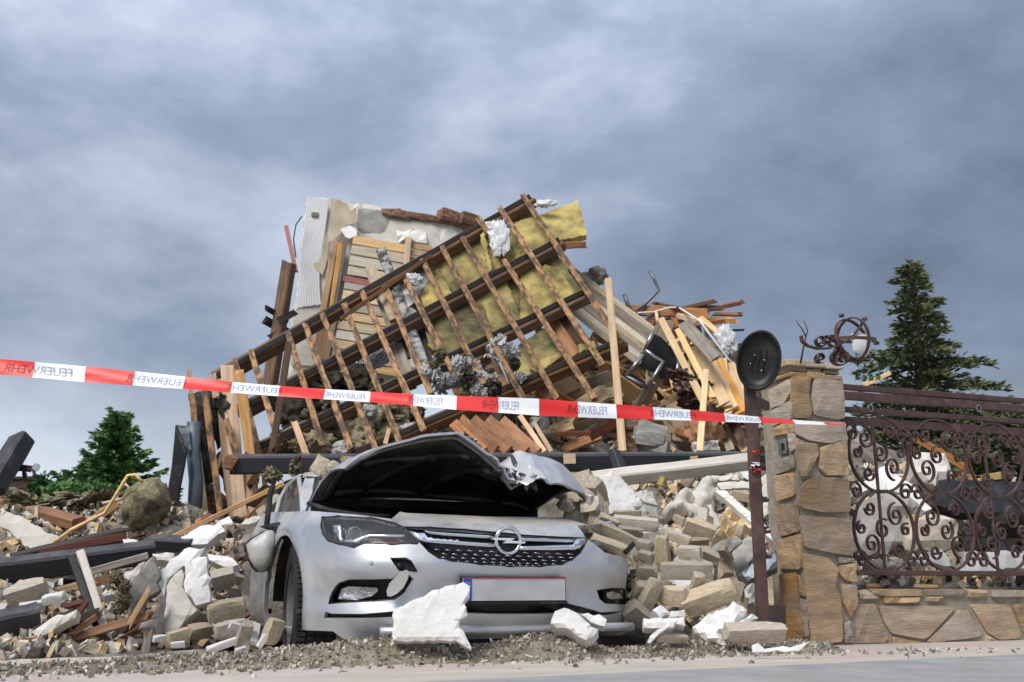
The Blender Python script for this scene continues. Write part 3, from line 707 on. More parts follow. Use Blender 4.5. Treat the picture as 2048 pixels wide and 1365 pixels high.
bd = [(j*(NU+1), (j+1)*(NU+1)) for j in range(NV)]+[((j+1)*(NU+1)+NU, j*(NU+1)+NU) for j in range(NV)]+[(NV*(NU+1)+i, NV*(NU+1)+i+1) for i in range(NU)]
bf += [(b, a, a+n_, b+n_) for a, b in bd]
bon = mobj('bonnet', top+und, bf, M['silver'], car, True)
es = bon.modifiers.new('edges', 'EDGE_SPLIT'); es.split_angle = R(35)
M['inner'] = mat('inner', (0.035, 0.034, 0.033), (0.018, 0.018, 0.018), 0.38, 5, bump=0.1, vary=0, spec=0.5, dirt=((0.16, 0.14, 0.115), 4, 0.5, 0.85))
inn = mobj('inner_panel', bonnet_grid(-.022, -.93, .93, .02, .93), gf, M['inner'], bon, True)
def rib(us, vs_, r, m, nm='rib'):
    pts = []
    for k in range(17):
        t = k/16; q = bonnet_pt(us[0]+(us[1]-us[0])*t, vs_[0]+(vs_[1]-vs_[0])*t); pts.append(C(q.x, q.y, q.z-.03))
    tube(nm, pts, r, m, bon, nseg=8)
for a in (((-.9, -.9), (.05, .75)), ((.88, .88), (.05, .8)), ((-.85, .85), (.12, .12)), ((-.62, -.2), (.15, .88)), ((.55, .25), (.15, .85)), ((-.15, -.05), (.15, .9)), ((-.8, -.3), (.55, .62)), ((.2, .8), (.6, .55))):
    rib(a[0], a[1], .022, M['inner'])
rim_pts = []
for k in range(40):
    u = -.985+1.97*k/39; q = bonnet_pt(u, .965); rim_pts.append(C(q.x, q.y, q.z-.022))
M['rimgrey'] = mat('rimgrey', (0.22, 0.22, 0.22), (0.12, 0.12, 0.12), 0.4, 6, bump=0.05, metal=0.5, vary=0)
tube('edge_fold', rim_pts, .010, M['rimgrey'], bon, nseg=8)
for k, (x, y) in enumerate([(940, 884), (955, 905), (968, 918), (985, 930), (1003, 944), (1022, 952), (1042, 960), (1060, 964)]):   # torn metal in the buckle
    c = P(x, y, 4.97+.02*k); vs_ = []; nn = 6; s_ = random.uniform(.010, .017)
    for j in range(nn):
        for i in range(nn):
            vs_.append(c+ex*((i-2.5)*s_*1.3+random.uniform(-.006, .006))+Vector((0, 0, 1))*((j-2.5)*s_-(i-2.5)*s_*.6+random.uniform(-.006, .006))+n_front*random.uniform(-.016, .016))
    mobj('torn_metal', vs_, [(j*nn+i, j*nn+i+1, (j+1)*nn+i+1, (j+1)*nn+i) for j in range(nn-1) for i in range(nn-1) if random.random() > .12], M['rimgrey'], bon)
# front wheel (steered a little), arch liner
def lathe(name, prof, c, ax, m, parent, n=48, smooth=True):
    ax = ax.normalized(); a = Vector((0, 0, 1)); a = (a-ax*a.dot(ax)).normalized(); b = ax.cross(a); vs_ = []; fs = []
    for i in range(n):
        an = 2*math.pi*i/n
        for (x, r) in prof: vs_.append(c+ax*x+(a*math.cos(an)+b*math.sin(an))*r)
    k = len(prof)
    for i in range(n):
        j = (i+1) % n
        for q in range(k-1): fs.append((i*k+q, i*k+q+1, j*k+q+1, j*k+q))
    return fixn(mobj(name, vs_, fs, m, parent, smooth, origin=c))
wc = C(-.765, .84, .315); wax = (C(-1, .10, 0)-C(0, 0, 0)).normalized()
prof = [(-.10, .20), (-.105, .27), (-.098, .302), (-.085, .314), (-.052, .317), (-.050, .308), (-.042, .308), (-.040, .318), (-.006, .319), (-.004, .309), (.004, .309), (.006, .319), (.040, .318), (.042, .308), (.050, .308), (.052, .317), (.085, .314), (.098, .302), (.105, .27), (.10, .20)]
tyre = lathe('tyre', prof, wc, wax, M['rubber'], car, 72, False)
wv = wax.cross(Vector((0, 0, 1))).normalized()
for k in range(72):
    an = 2*math.pi*k/72; rd_ = Vector((0, 0, 1))*math.cos(an)+wv*math.sin(an); tg = -Vector((0, 0, 1))*math.sin(an)+wv*math.cos(an)
    for x0 in (-.075, -.023, .023, .075):
        cc = wc+wax*x0+rd_*.3185+tg*(.006 if abs(x0) < .05 else 0); hw = .0165 if abs(x0) < .05 else .024
        if cc.z < 0 or rd_.y > .6: continue
        vs_ = [cc+wax*(a*hw)+tg*(b*.0095)+rd_*h_ for h_ in (-.006, .005) for a, b in ((-1, -1), (1, -1), (1, 1), (-1, 1))]
        if k % 2 == 0 or abs(x0) > .05:
            mobj('tread_block', vs_, [(4, 5, 6, 7), (0, 1, 5, 4), (1, 2, 6, 5), (2, 3, 7, 6), (3, 0, 4, 7)], M['rubber'], tyre)
lathe('rim', [(.07, .0), (.075, .06), (.05, .09), (.055, .17), (.09, .195), (.10, .205), (.06, .2), (.0, .19), (0, .0)], wc, wax, M['rimgrey'], car, 40)
la = []
for k in range(17):
    an = math.pi*k/16
    for x in ((-.885 if k < 9 else -.80), -.45): la.append(C(x, .84+.35*math.cos(an), .32+.35*math.sin(an)))
mobj('wheel_arch_liner', la, [(2*k, 2*k+2, 2*k+3, 2*k+1) for k in range(16)], M['black_matte'], car, True)
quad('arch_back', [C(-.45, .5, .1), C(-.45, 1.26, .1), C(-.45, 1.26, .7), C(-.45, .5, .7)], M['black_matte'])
# crushed cabin: pillar, window, roof
def cabq(name, pts, m, T=.012):
    return quad(name, [C(*p) for p in pts], m)
pil = [P(622, 1040, 5.75), P(604, 1040, 5.75), P(600, 985, 5.95), P(612, 950, 6.3), P(632, 950, 6.3), P(634, 985, 6.0)]
fixn(mobj('windscreen_pillar', pil + [p+Vector((.02, .06, 0)) for p in pil], [(0, 1, 2, 5), (5, 2, 3, 4), (0, 5, 11, 6), (5, 4, 10, 11), (1, 7, 8, 2), (2, 8, 9, 3)], M['silver'], car))
quad('side_window', [P(604, 1040, 5.78), P(545, 1062, 6.3), P(572, 975, 6.6), P(598, 958, 6.3), P(600, 985, 5.98)], M['glass'])
tube('window_frame', [P(545, 1060, 6.3), P(560, 1000, 6.5), P(575, 972, 6.6), P(598, 955, 6.32), P(603, 990, 5.98), P(606, 1038, 5.77)], .016, M['silver_dusty'], car, nseg=6)
tube('window_divider', [P(571, 1052, 6.1), P(590, 965, 6.4)], .014, M['black'], car, nseg=6)
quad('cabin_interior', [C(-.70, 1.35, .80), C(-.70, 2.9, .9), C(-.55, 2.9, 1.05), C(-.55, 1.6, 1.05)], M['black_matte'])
quad('windscreen', [C(-.66, 1.25, .86), C(.66, 1.25, .86), C(.55, 1.85, 1.02), C(-.55, 1.85, 1.04)], M['glass'])
quad('roof', [C(-.6, 1.8, 1.06), C(.6, 1.8, 1.0), C(.6, 3.2, .98), C(-.6, 3.2, 1.06)], M['silver_dusty'])
# door mirror hanging off its arm
mc = P(519, 1097, 5.35)
mp2 = [z1(*p) for p in [(30, 740), (24, 705), (60, 675), (140, 625), (168, 622), (180, 660), (182, 720), (165, 800), (130, 850), (92, 860), (70, 835)]]
mir = slab('door_mirror', mp2, mc, Vector((-.1, -1, .1)), .06, M['silver_dusty'], car, rough=.001, edge=.25, smooth=True, bow=.02)
slab('mirror_edge', [(x-3.0, y+1.5) for x, y in mp2], mc+Vector((-.004, .03, 0)), Vector((-.1, -1, .1)), .04, M['black'], mir, rough=.001, edge=.1)
slab('mirror_base', [z1(*p) for p in [(100, 605), (160, 590), (215, 580), (255, 622), (215, 675), (190, 630), (140, 622)]], P(540, 1060, 5.45), Vector((-.4, -1, .1)), .06, M['black'], car, rough=.003)
tube('mirror_arm', [P(533, 1055, 5.5), P(537, 1020, 5.55), P(541, 985, 5.62), P(546, 973, 5.66)], .016, M['black_matte'], car, nseg=8)
# ------------------------------------------------------------ gate pillar, garden wall, fence
def z3(x, y): return (1440+.297*x, 500+.297*y)
def z4(x, y): return (1440+.3737*x, 820+.3737*y)
N_ST = Vector((math.sin(YAW), -math.cos(YAW), 0))        # street side normal
N_SD = -SU                                              # side normal toward the gateway
K0 = G(1617, 1292)                                      # foot of the pillar's front corner
PW, PD = 0.345, 0.31
topz = onplane(1590, 748, K0, N_ST).z - 0.02
def box_pts(o, u, v, z0, z1_): return [o+Vector((0, 0, z0)), o+u+Vector((0, 0, z0)), o+u+v+Vector((0, 0, z0)), o+v+Vector((0, 0, z0)), o+Vector((0, 0, z1_)), o+u+Vector((0, 0, z1_)), o+u+v+Vector((0, 0, z1_)), o+v+Vector((0, 0, z1_))]
BOXF = [(0, 3, 2, 1), (4, 5, 6, 7), (0, 1, 5, 4), (1, 2, 6, 5), (2, 3, 7, 6), (3, 0, 4, 7)]
pillar = thing('gate_pillar', 'tall square gate pillar clad in brown natural stone', 'pillar', K0)
mobj('core', box_pts(K0+SV*.012+SU*.012, SU*(PW-.024), SV*PD, -.12, topz), BOXF, M['mortar'], pillar)
def stone(poly, p0, n, T, parent, f, nm='stone', sh=1.0, mm=None):
    pts = [f(*p) for p in poly]
    cx = sum(p[0] for p in pts)/len(pts); cy = sum(p[1] for p in pts)/len(pts)
    # round the corners a little
    rp = []
    for i in range(len(pts)):
        a, b, c = pts[i-1], pts[i], pts[(i+1) % len(pts)]
        for q, t in ((a, .07), (c, .07)): rp.append((b[0]+(q[0]-b[0])*t, b[1]+(q[1]-b[1])*t))
    rp = [(cx+(x-cx)*sh, cy+(y-cy)*sh) for x, y in rp]
    return slab(nm, rp, p0+n*(T*0.55+random.uniform(0, .006)), n, T, mm or M['stone'], parent, rough=.004, edge=.16)
for poly, f in [([(485, 850), (622, 848), (600, 960), (628, 1090), (600, 1132), (488, 1132)], z3), ([(642, 852), (832, 872), (848, 1130), (800, 1142), (642, 1112), (622, 1000)], z3),
                ([(498, 1150), (600, 1150), (850, 1160), (856, 1270), (750, 1302), (600, 1282), (510, 1235)], z3), ([(510, 1260), (590, 1300), (600, 1345), (505, 1345)], z3),
                ([(402, 162), (525, 183), (530, 240), (470, 350), (440, 360), (415, 260)], z4), ([(543, 200), (640, 168), (684, 180), (690, 350), (580, 350), (535, 310)], z4),
                ([(428, 430), (470, 372), (560, 360), (692, 366), (706, 500), (700, 545), (560, 550), (430, 522)], z4), ([(430, 562), (702, 586), (720, 780), (620, 770), (460, 735), (440, 650)], z4),
                ([(450, 768), (580, 790), (638, 850), (622, 950), (650, 1010), (662, 1240), (500, 1258), (475, 1100), (460, 900)], z4), ([(650, 830), (730, 818), (736, 922), (680, 915), (645, 880)], z4),
                ([(655, 930), (736, 938), (742, 1040), (702, 1115), (665, 1030)], z4), ([(668, 1140), (705, 1130), (722, 1245), (675, 1250)], z4), ([(640, 790), (722, 796), (725, 812), (645, 822)], z4)]:
    stone(poly, K0, N_ST, .022, pillar, f)
for poly, f in [([(312, 950), (462, 868), (474, 950), (420, 1042), (340, 1066)], z3), ([(335, 1085), (480, 1010), (484, 1135), (345, 1190)], z3), ([(345, 1200), (484, 1145), (490, 1230), (350, 1255)], z3),
                ([(360, 130), (388, 120), (397, 215), (365, 225)], z4), ([(285, 268), (390, 240), (392, 312), (290, 348)], z4), ([(285, 352), (390, 335), (392, 460), (300, 490)], z4),
                ([(300, 508), (402, 500), (422, 650), (310, 682)], z4), ([(300, 700), (425, 662), (427, 855), (312, 852)], z4), ([(312, 880), (402, 870), (432, 1100), (442, 1222), (332, 1242), (320, 1000)], z4), ([(412, 880), (440, 950), (452, 1000), (425, 990)], z4), ([(425, 1010), (455, 1020), (462, 1210), (450, 1215)], z4)]:
    stone(poly, K0, N_SD, .02, pillar, f)
slab('bell_plate', [z4(*p) for p in [(308, 165), (352, 152), (356, 232), (314, 242)]], K0+N_SD*.012, N_SD, .012, M['steel'], pillar, rough=0)
slab('bell_slot', [z4(*p) for p in [(325, 180), (340, 176), (343, 215), (328, 219)]], K0+N_SD*.016, N_SD, .006, M['black'], pillar, rough=0)
# cap courses of thin flat stones
for zo, hh, ov in ((0.0, .035, .012), (.038, .026, .0), (.066, .034, .022)):
    nst = 3
    for i in range(nst):
        for j in range(2):
            o = K0 + SU*(-ov+(PW+2*ov)*i/nst+.002) + SV*(-ov+(PD+2*ov)*j/2+.002) + Vector((0, 0, topz+zo))
            bp = box_pts(o, SU*((PW+2*ov)/nst-.004+random.uniform(-.006, .006)), SV*((PD+2*ov)/2-.004), 0, hh+random.uniform(-.006, .006))
            bp = [q+Vector((random.uniform(-.006, .006), random.uniform(-.006, .006), random.uniform(-.004, .004))) for q in bp]
            s_ = mobj('cap_stone', bp, BOXF, M['stone'], pillar); bv = s_.modifiers.new('b', 'BEVEL'); bv.width = .006; bv.segments = 2
# low wall
wall = thing('garden_wall', 'low wall of brown natural stone below the wrought iron fence', 'wall', K0+SU*(PW+1.5))
W0 = K0 + SU*PW + SV*.03
wz = onplane(1760, 1192, W0, N_ST).z
mobj('core', box_pts(W0, SU*4.2, SV*.24, -.12, wz), BOXF, M['mortar'], wall)
ws = [[(735, 1045), (830, 1035), (905, 1230), (880, 1247), (725, 1250), (716, 1140)], [(850, 1048), (1270, 1050), (1105, 1230), (920, 1196), (880, 1130)], [(1290, 1070), (1330, 1075), (1412, 1212), (1150, 1246), (1112, 1240)],
      [(1340, 1040), (1552, 1040), (1612, 1222), (1500, 1232), (1432, 1190)], [(1566, 1040), (1700, 1035), (1760, 1120), (1640, 1215), (1622, 1180)], [(920, 1212), (1090, 1245), (930, 1252)], [(1430, 1205), (1490, 1236), (1430, 1240)],
      [(1720, 1045), (1900, 1040), (1960, 1200), (1690, 1215), (1770, 1130)], [(1920, 1045), (2100, 1040), (2080, 1210), (1975, 1205)]]
for poly in ws: stone(poly, W0, N_ST, .024, wall, z4)
for poly in [[(800, 958), (1090, 960), (1092, 995), (900, 1000), (830, 985)], [(1118, 960), (1320, 960), (1312, 986), (1120, 992)], [(1330, 958), (1442, 966), (1430, 1002), (1342, 1006)], [(1455, 964), (1640, 964), (1636, 1000), (1466, 1002)], [(880, 1005), (1080, 1004), (1070, 1030), (890, 1035)], [(1118, 1000), (1200, 1000), (1190, 1024), (1122, 1026)], [(1660, 964), (1850, 960), (1850, 1000), (1665, 1004)], [(742, 970), (792, 962), (860, 1010), (760, 1012)]]:
    stone(poly, W0, N_ST, .05, wall, z4, 'cap_stone')
# wrought iron fence panel
fence = thing('iron_fence', 'brown wrought iron fence panel of scrolls and rings on the stone wall', 'fence', W0+SU*1.0+Vector((0, 0, wz)))
F0 = W0 + SV*.11; FN = N_ST
def fp(x, y): return onplane(*z4(x, y), F0, FN)
ul = (fp(690, 500)-F0).dot(SU)
def fuv(u, z): return Vector((F0.x, F0.y, 0)) + SU*u + Vector((0, 0, z))
def uz(x, y):
    q = fp(x, y); return (q-F0).dot(SU), q.z
def rail(y_a, x_a, hgt, nm='rail', t=.03, u1=3.9, f=z4):
    q = onplane(*f(x_a, y_a), F0, FN); z = q.z
    beam(nm, fuv(-.01, z), fuv(u1, z), hgt, t, M['iron'], fence, toward=FN, rough=0, nseg=1)
    return z
zt1 = rail(925, 840, .036, f=z3); rail(982, 845, .052, f=z3); rail(1076, 850, .034, f=z3); rail(1150, 852, .05, f=z3, t=.012); zb = rail(873, 740, .030)
def spiral(cx, cy, r0, r1, a0, turns, n=40, sq=1.25):
    """curve in fence (u, z) metres"""
    r = []
    for k in range(n+1):
        t = k/n; rr = r0+(r1-r0)*t**.85; a = a0+turns*2*math.pi*t
        r.append(fuv(cx+rr*math.cos(a), cy+rr*sq*math.sin(a)))
    return r
def bar(pts, nm='scroll', closed=False, w_=.02, t=.0115): return flatbar(nm, pts, FN, w_, t, M['iron'], fence, closed)
H0 = zb+.018; zr_ = onplane(*z3(852, 1168), F0, FN).z; HH_ = zr_-H0
u1_, _ = uz(850, 400); u2_, _ = uz(1440, 400)
rx = .105; 
ov = [uz(850, 235), uz(1172, 240), uz(880, 645), uz(1205, 655), uz(1590, 330), uz(1590, 640)]
rX = (uz(1040, 650)[0]-uz(720, 650)[0])/2; rZ = (uz(880, 435)[1]-uz(880, 862)[1])/2
pitch = uz(1205, 655)[0]-uz(880, 645)[0]
for col in range(-1, 9):
    for row, zc_ in ((0, ov[0][1]), (1, ov[2][1])):
        uc = (ov[0][0] if row == 0 else ov[2][0]) + col*pitch
        if uc < rX*.6: 
            if uc < -rX*.4: continue
        pts = [fuv(uc+rX*math.cos(a), zc_+rZ*math.sin(a)) for a in [k*math.pi/20 for k in range(40)]]
        pts = [p for p in pts if (p-F0).dot(SU) > 0]
        bar(pts, 'ring', closed=len(pts) == 40)
        sgn = 1 if (col+row) % 2 else -1
        for (ox, oz, r0, a0, tn) in ((.42, .38, .062, math.pi*.5, 1.6), (-.45, -.35, .062, -math.pi*.5, 1.6), (.40, -.52, .042, 0, 1.4), (-.42, .55, .040, math.pi, 1.4), (-.05, .02, .055, math.pi*.3, 1.5), (.72, .02, .035, 1, 1.3), (-.75, .05, .035, 2, 1.3)):
            cu = uc+ox*rX*sgn
            if cu < .05: continue
            bar(spiral(cu, zc_+oz*rZ, r0, .008, a0, tn*sgn), 'scroll', t=.0095)
    uc = ov[2][0]+(col+.5)*pitch
    if uc > 0:
        for zc_ in (H0+.06, (ov[0][1]+ov[2][1])/2, zr_-.06):
            bar(spiral(uc-.045, zc_, .05, .008, 0, 1.5), 'scroll', t=.0095); bar(spiral(uc+.045, zc_, .05, .008, math.pi, -1.5), 'scroll', t=.0095)
for xx in (858, 1455, 2060, 2660):
    uu, _ = uz(xx, 560)
    beam('upright', fuv(uu, H0-.02), fuv(uu, zr_+.02), .016, .016, M['iron'], fence, toward=FN, rough=0, nseg=1)
    zc_ = uz(xx, 555 if xx == 858 else 520)[1]
    lathe('collar', [(-.03, .009), (-.026, .016), (-.015, .012), (-.008, .019), (0, .013), (.008, .019), (.015, .012), (.026, .016), (.03, .009)], fuv(uu, zc_), Vector((0, 0, 1)), M['iron'], fence, 14)
for xx in (1605, 2230):   # upright joints between the top rails and a ring ornament
    q = onplane(*z3(xx, 1030), F0, FN); beam('rail_joint', fuv((q-F0).dot(SU), q.z-.05), fuv((q-F0).dot(SU), q.z+.06), .014, .02, M['iron'], fence, toward=FN, rough=0, nseg=1)
for xx, yy in ((1740, 1068), (1012, 1068)):
    q = onplane(*z3(xx, yy), F0-FN*-.02, FN); u_ = (q-F0).dot(SU)
    flatbar('ring_ornament', [fuv(u_+.014*math.cos(a)*1.1, q.z+.022*math.sin(a))+FN*.02 for a in [k*math.pi/10 for k in range(20)]], FN, .012, .006, M['steel'], fence, True)
# ------------------------------------------------------------ gate leaf swung open (edge-on) and the oval disc on it
gate = thing('gate_leaf', 'dark brown iron gate post with scrolls standing open beside the stone pillar', 'gate', G(1545, 1262))
ga = P(1540, 1243, 5.28); gb = P(1503, 770, 5.28)
gb = Vector((ga.x, ga.y, gb.z))
gtop = P(1512, 770, 5.28).z
gx = ga.x - .035
beam('post', Vector((gx, 5.28, -.05)), Vector((gx, 5.28, gtop)), .058, .05, M['iron'], gate, toward=Vector((0, -1, 0)), rough=0, nseg=1)
zbar = P(1545, 1232, 5.3).z
beam('bottom_rail', Vector((gx+.02, 5.3, zbar)), Vector((gx+.16, 5.5, zbar)), .10, .035, M['iron'], gate, toward=Vector((-.8, -.6, 0)), rough=0, nseg=1)
beam('top_rail', Vector((gx+.02, 5.3, P(1512, 800, 5.3).z)), Vector((gx+.14, 5.5, P(1512, 800, 5.3).z)), .05, .035, M['iron'], gate, toward=Vector((-.8, -.6, 0)), rough=0, nseg=1)
for yy, r_ in ((880, .05), (965, .075), (1030, .07), (1085, .06)):
    zc_ = P(1540, yy, 5.33).z
    flatbar('scroll', [Vector((gx+.065+r_*.55*math.cos(a), 5.36+r_*.5*math.cos(a), zc_+r_*math.sin(a)*1.3)) for a in [math.pi*.45+k*math.pi*1.2/14 for k in range(15)]], Vector((.7, -.7, 0)), .02, .012, M['iron'], gate)
for k in range(5):
    zc_ = P(1515, (905, 930, 938, 935, 942)[k], 5.24).z
    tube('tape_scrap', [Vector((gx+random.uniform(-.035, .035), 5.235, zc_+random.uniform(-.01, .01))) for _ in range(6)], .006, M['red_tape'] if k % 2 == 0 else M['white_tape'], gate, nseg=4)
disc = thing('oval_disc', 'black oval plastic disc fixed to the top of the gate post', 'sign', P(1519, 780, 5.22))
dn = Vector((-.30, -1, -.12)).normalized(); dc = P(1518, 722, 5.2)
du = Vector((0, 0, 1))-dn*dn.z; du.normalize(); dv = du.cross(dn)
aa, bb = .112, .158
rings = [(1.0, .0), (1.04, .022), (1.0, .04), (.93, .036), (.90, .012), (.6, .006), (.3, .004), (.02, .004)]
rot = R(-12); vs_ = []; fs = []
for (k, h_) in rings:
    for i in range(48):
        a = 2*math.pi*i/48; x = aa*k*math.cos(a); y = bb*k*math.sin(a)
        vs_.append(dc + dv*(x*math.cos(rot)-y*math.sin(rot)) + du*(x*math.sin(rot)+y*math.cos(rot)) + dn*h_)
for j in range(len(rings)-1):
    for i in range(48): fs.append((j*48+i, j*48+(i+1) % 48, (j+1)*48+(i+1) % 48, (j+1)*48+i))
fs.append(tuple(range(48)))
fixn(mobj('dish', vs_, fs, M['black'], disc, True))
for sx in (-.03, .0, .03):
    tube('rib', [dc+dn*.008+dv*(sx+.012*math.sin(t*5))+du*(t*.13) for t in [-.5+.1*k for k in range(11)]], .004, M['black'], disc, nseg=5)
for (x, y) in ((-.02, .03), (.03, -.0), (-.045, -.015), (0.01, -.055)):
    tube('screw', [dc+dv*x+du*y+dn*.008, dc+dv*x+du*y+dn*.014], .0035, M['chrome'], disc, nseg=6)
# ------------------------------------------------------------ wrought iron lamp ornament on the pillar
pt = topz+.10
lamp = thing('iron_lamp', 'twisted wrought iron lamp with a broken white glass globe on top of the pillar', 'lamp', K0+SU*.2+SV*.12+Vector((0, 0, pt)))
ld = 5.5
gc = P(1705, 680, ld); GRr = .125
for k, (tilt, az) in enumerate(((0.15, .2), (1.35, .5), (1.5, 2.0))):
    a1 = Vector((math.cos(az), math.sin(az), 0)); a2 = Vector((-math.sin(az)*math.cos(tilt), math.cos(az)*math.cos(tilt), math.sin(tilt)))
    nn = a1.cross(a2)
    flatbar('cage_ring', [gc+a1*math.cos(t)*GRr+a2*math.sin(t)*GRr for t in [q*math.pi/18 for q in range(36)]], nn, .018, .007, M['iron'], lamp, True)
for (x, y) in ((1683, 632), (1729, 639), (1753, 687)):
    q = P(x, y, ld-.02); tube('cage_knob', [q+Vector((-.012, 0, 0)), q+Vector((.012, 0, 0.003))], .011, M['iron'], lamp, nseg=8)
gv = []; gfs = []
for i in range(9):
    for j in range(13):
        th = -1.2+i*.2; ph = -.9+j*.17
        q = Vector((math.sin(ph+.4), -.35*math.cos(ph)-.0, 0)); 
        gv.append(gc + Vector((math.cos(th)*math.sin(ph+.7), -math.cos(th)*math.cos(ph+.7)*.6+.1, math.sin(th)-.15))*GRr*.86)
for i in range(8):
    for j in range(12):
        if (i > 6 and j > 8) or (j < 2 and i < 3): continue
        a = i*13+j; gfs.append((a, a+1, a+14, a+13))
mobj('glass_globe', gv, gfs, M['panelwhite'], lamp, True)
def pxcurve(pts, d): return [P(x, y, d if not isinstance(d, list) else d[i]) for i, (x, y) in enumerate(pts)]
def spx(cx, cy, r0, r1, a0, turns, d, n=30): return [P(cx+(r0+(r1-r0)*k/n)*math.cos(a0+turns*2*math.pi*k/n), cy+(r0+(r1-r0)*k/n)*math.sin(a0+turns*2*math.pi*k/n), d+.03*math.sin(k*.4)) for k in range(n+1)]
for (cx, cy, r0, a0, tn, dd) in ((1641, 682, 13, 0, 1.3, 5.46), (1686, 716, 15, 2.5, 1.5, 5.44), (1676, 712, 22, .5, .9, 5.5), (1640, 716, 11, 1, 1.3, 5.42), (1664, 685, 16, 3, 1.2, 5.5)):
    flatbar('scroll', spx(cx, cy, r0, 4, a0, tn, dd), Vector((.2, -1, 0)), .035, .007, M['iron'], lamp)
flatbar('scroll', pxcurve([(1602, 672), (1604, 683), (1615, 692), (1635, 698), (1660, 697), (1680, 690), (1697, 680), (1716, 660), (1729, 640)], 5.45), Vector((.2, -1, 0)), .03, .008, M['iron'], lamp)
flatbar('scroll', pxcurve([(1650, 672), (1668, 680), (1682, 695), (1690, 712), (1700, 722), (1712, 724)], 5.48), Vector((.2, -1, 0)), .03, .008, M['iron'], lamp)
tube('stem', pxcurve([(1668, 726), (1670, 705), (1680, 688)], 5.5), .014, M['iron'], lamp)
tw = thing('twig', 'bare dry twig stuck upright on the pillar top left of the lamp', 'twig', P(1601, 727, 5.45))
tube('stem', pxcurve([(1601, 727), (1607, 695), (1612, 672), (1616, 660)], 5.45), [.006, .005, .004, .003], M['bark'], tw, nseg=6)
tube('branch', pxcurve([(1612, 675), (1604, 658), (1597, 650), (1593, 641)], 5.45), [.004, .004, .003, .002], M['bark'], tw, nseg=5)
tube('branch', pxcurve([(1615, 662), (1611, 650), (1607, 640)], 5.45), [.003, .003, .002], M['bark'], tw, nseg=5)
tube('branch', pxcurve([(1630, 725), (1637, 715), (1645, 708)], 5.4), [.006, .006, .005], M['bark'], tw, nseg=5)
iv = thing('ivy_sprig', 'small green ivy sprig hanging at the pillar edge under the lamp globe', 'plant', P(1722, 745, 5.5))
for k in range(9):
    x, y = [(1716, 733), (1722, 741), (1730, 738), (1728, 750), (1738, 747), (1740, 757), (1747, 752), (1751, 760), (1733, 756)][k]; c = P(x, y, 5.5+random.uniform(-.03, .03)); s_ = random.uniform(.014, .022)
    a = Vector((random.uniform(-1, 1), random.uniform(-.6, .2), random.uniform(-1, 1))).normalized(); b = a.cross(Vector((.2, -1, .3))).normalized()
    mobj('leaf', [c, c+a*s_+b*s_*.8, c+a*s_*2.2, c+a*s_-b*s_*.8, c+a*s_*1.1+Vector((0, -.004, .002))], [(0, 4, 1), (1, 4, 2), (2, 4, 3), (3, 4, 0)], M['leaf'], iv)
tube('stem', pxcurve([(1708, 725), (1722, 740), (1738, 750), (1752, 762)], 5.5), .002, M['leaf'], iv, nseg=4)
# ------------------------------------------------------------ barrier tape
TP = [(-120, 724, 34, 4.5), (0, 734, 33, 4.45), (170, 749, 33, 4.4), (268, 757, 31, 4.38), (463, 775, 25, 4.34), (650, 789, 24, 4.3), (827, 800, 26, 4.27), (913, 806, 31, 4.25), (1078, 815, 35, 4.28), (1233, 823, 31, 4.42), (1381, 831, 25, 4.65), (1520, 840, 16, 4.95), (1650, 848, 9, 5.25), (1692, 851, 5, 5.33)]
def tp(x):
    r = []
    for k in range(1, 4): r.append(lerpt([(a[0], a[k]) for a in TP], x))
    return r
def TW(x, v, off=0.0):
    """v -0.5 bottom .. 0.5 top of the tape"""
    y, h_, d = tp(x); tilt = math.sqrt(max(0, 1-(h_/36)**2)) * .8
    q = P(x, y - v*h_, d); wm = .078
    q.y += v*wm*tilt + .004*math.sin(v*6+x*.02)
    q.y -= off
    return q
tape = thing('barrier_tape', 'red and white barrier tape stretched across the scene and tied to the stone pillar', 'tape', TW(700, 0))
bnds = [-120, 68, 170, 268, 368, 463, 558, 649, 740, 827, 913, 997, 1078, 1156, 1233, 1307, 1381, 1450, 1520, 1588, 1650, 1692]
for i, (a, b) in enumerate(zip(bnds, bnds[1:])):
    n = max(2, int((b-a)/12)); vs_ = []; fs = []
    for k in range(n+1):
        for j in range(5): vs_.append(TW(a+(b-a)*k/n, -.5+j/4))
    for k in range(n):
        for j in range(4): fs.append((k*5+j, k*5+j+1, (k+1)*5+j+1, (k+1)*5+j))
    mobj('red_band' if i % 2 == 0 else 'white_band', vs_, fs, M['red_tape'] if i % 2 == 0 else M['white_tape'], tape, True)
cu = bpy.data.curves.new('lettering', 'FONT'); cu.body = 'FEUERWEHR'; cu.size = 1; cu.offset = .012
tob = bpy.data.objects.new('lettering', cu); COL.objects.link(tob)
bpy.context.view_layer.update()
tme = bpy.data.meshes.new_from_object(tob.evaluated_get(bpy.context.evaluated_depsgraph_get())); COL.objects.unlink(tob); bpy.data.objects.remove(tob)
bmt = bmesh.new(); bmt.from_mesh(tme); bmesh.ops.triangulate(bmt, faces=bmt.faces)
tv = [v.co.copy() for v in bmt.verts]; tfc = [tuple(v.index for v in f.verts) for f in bmt.faces]; bmt.free()
tx0 = min(v.x for v in tv); tx1 = max(v.x for v in tv); ty0 = min(v.y for v in tv); ty1 = max(v.y for v in tv)
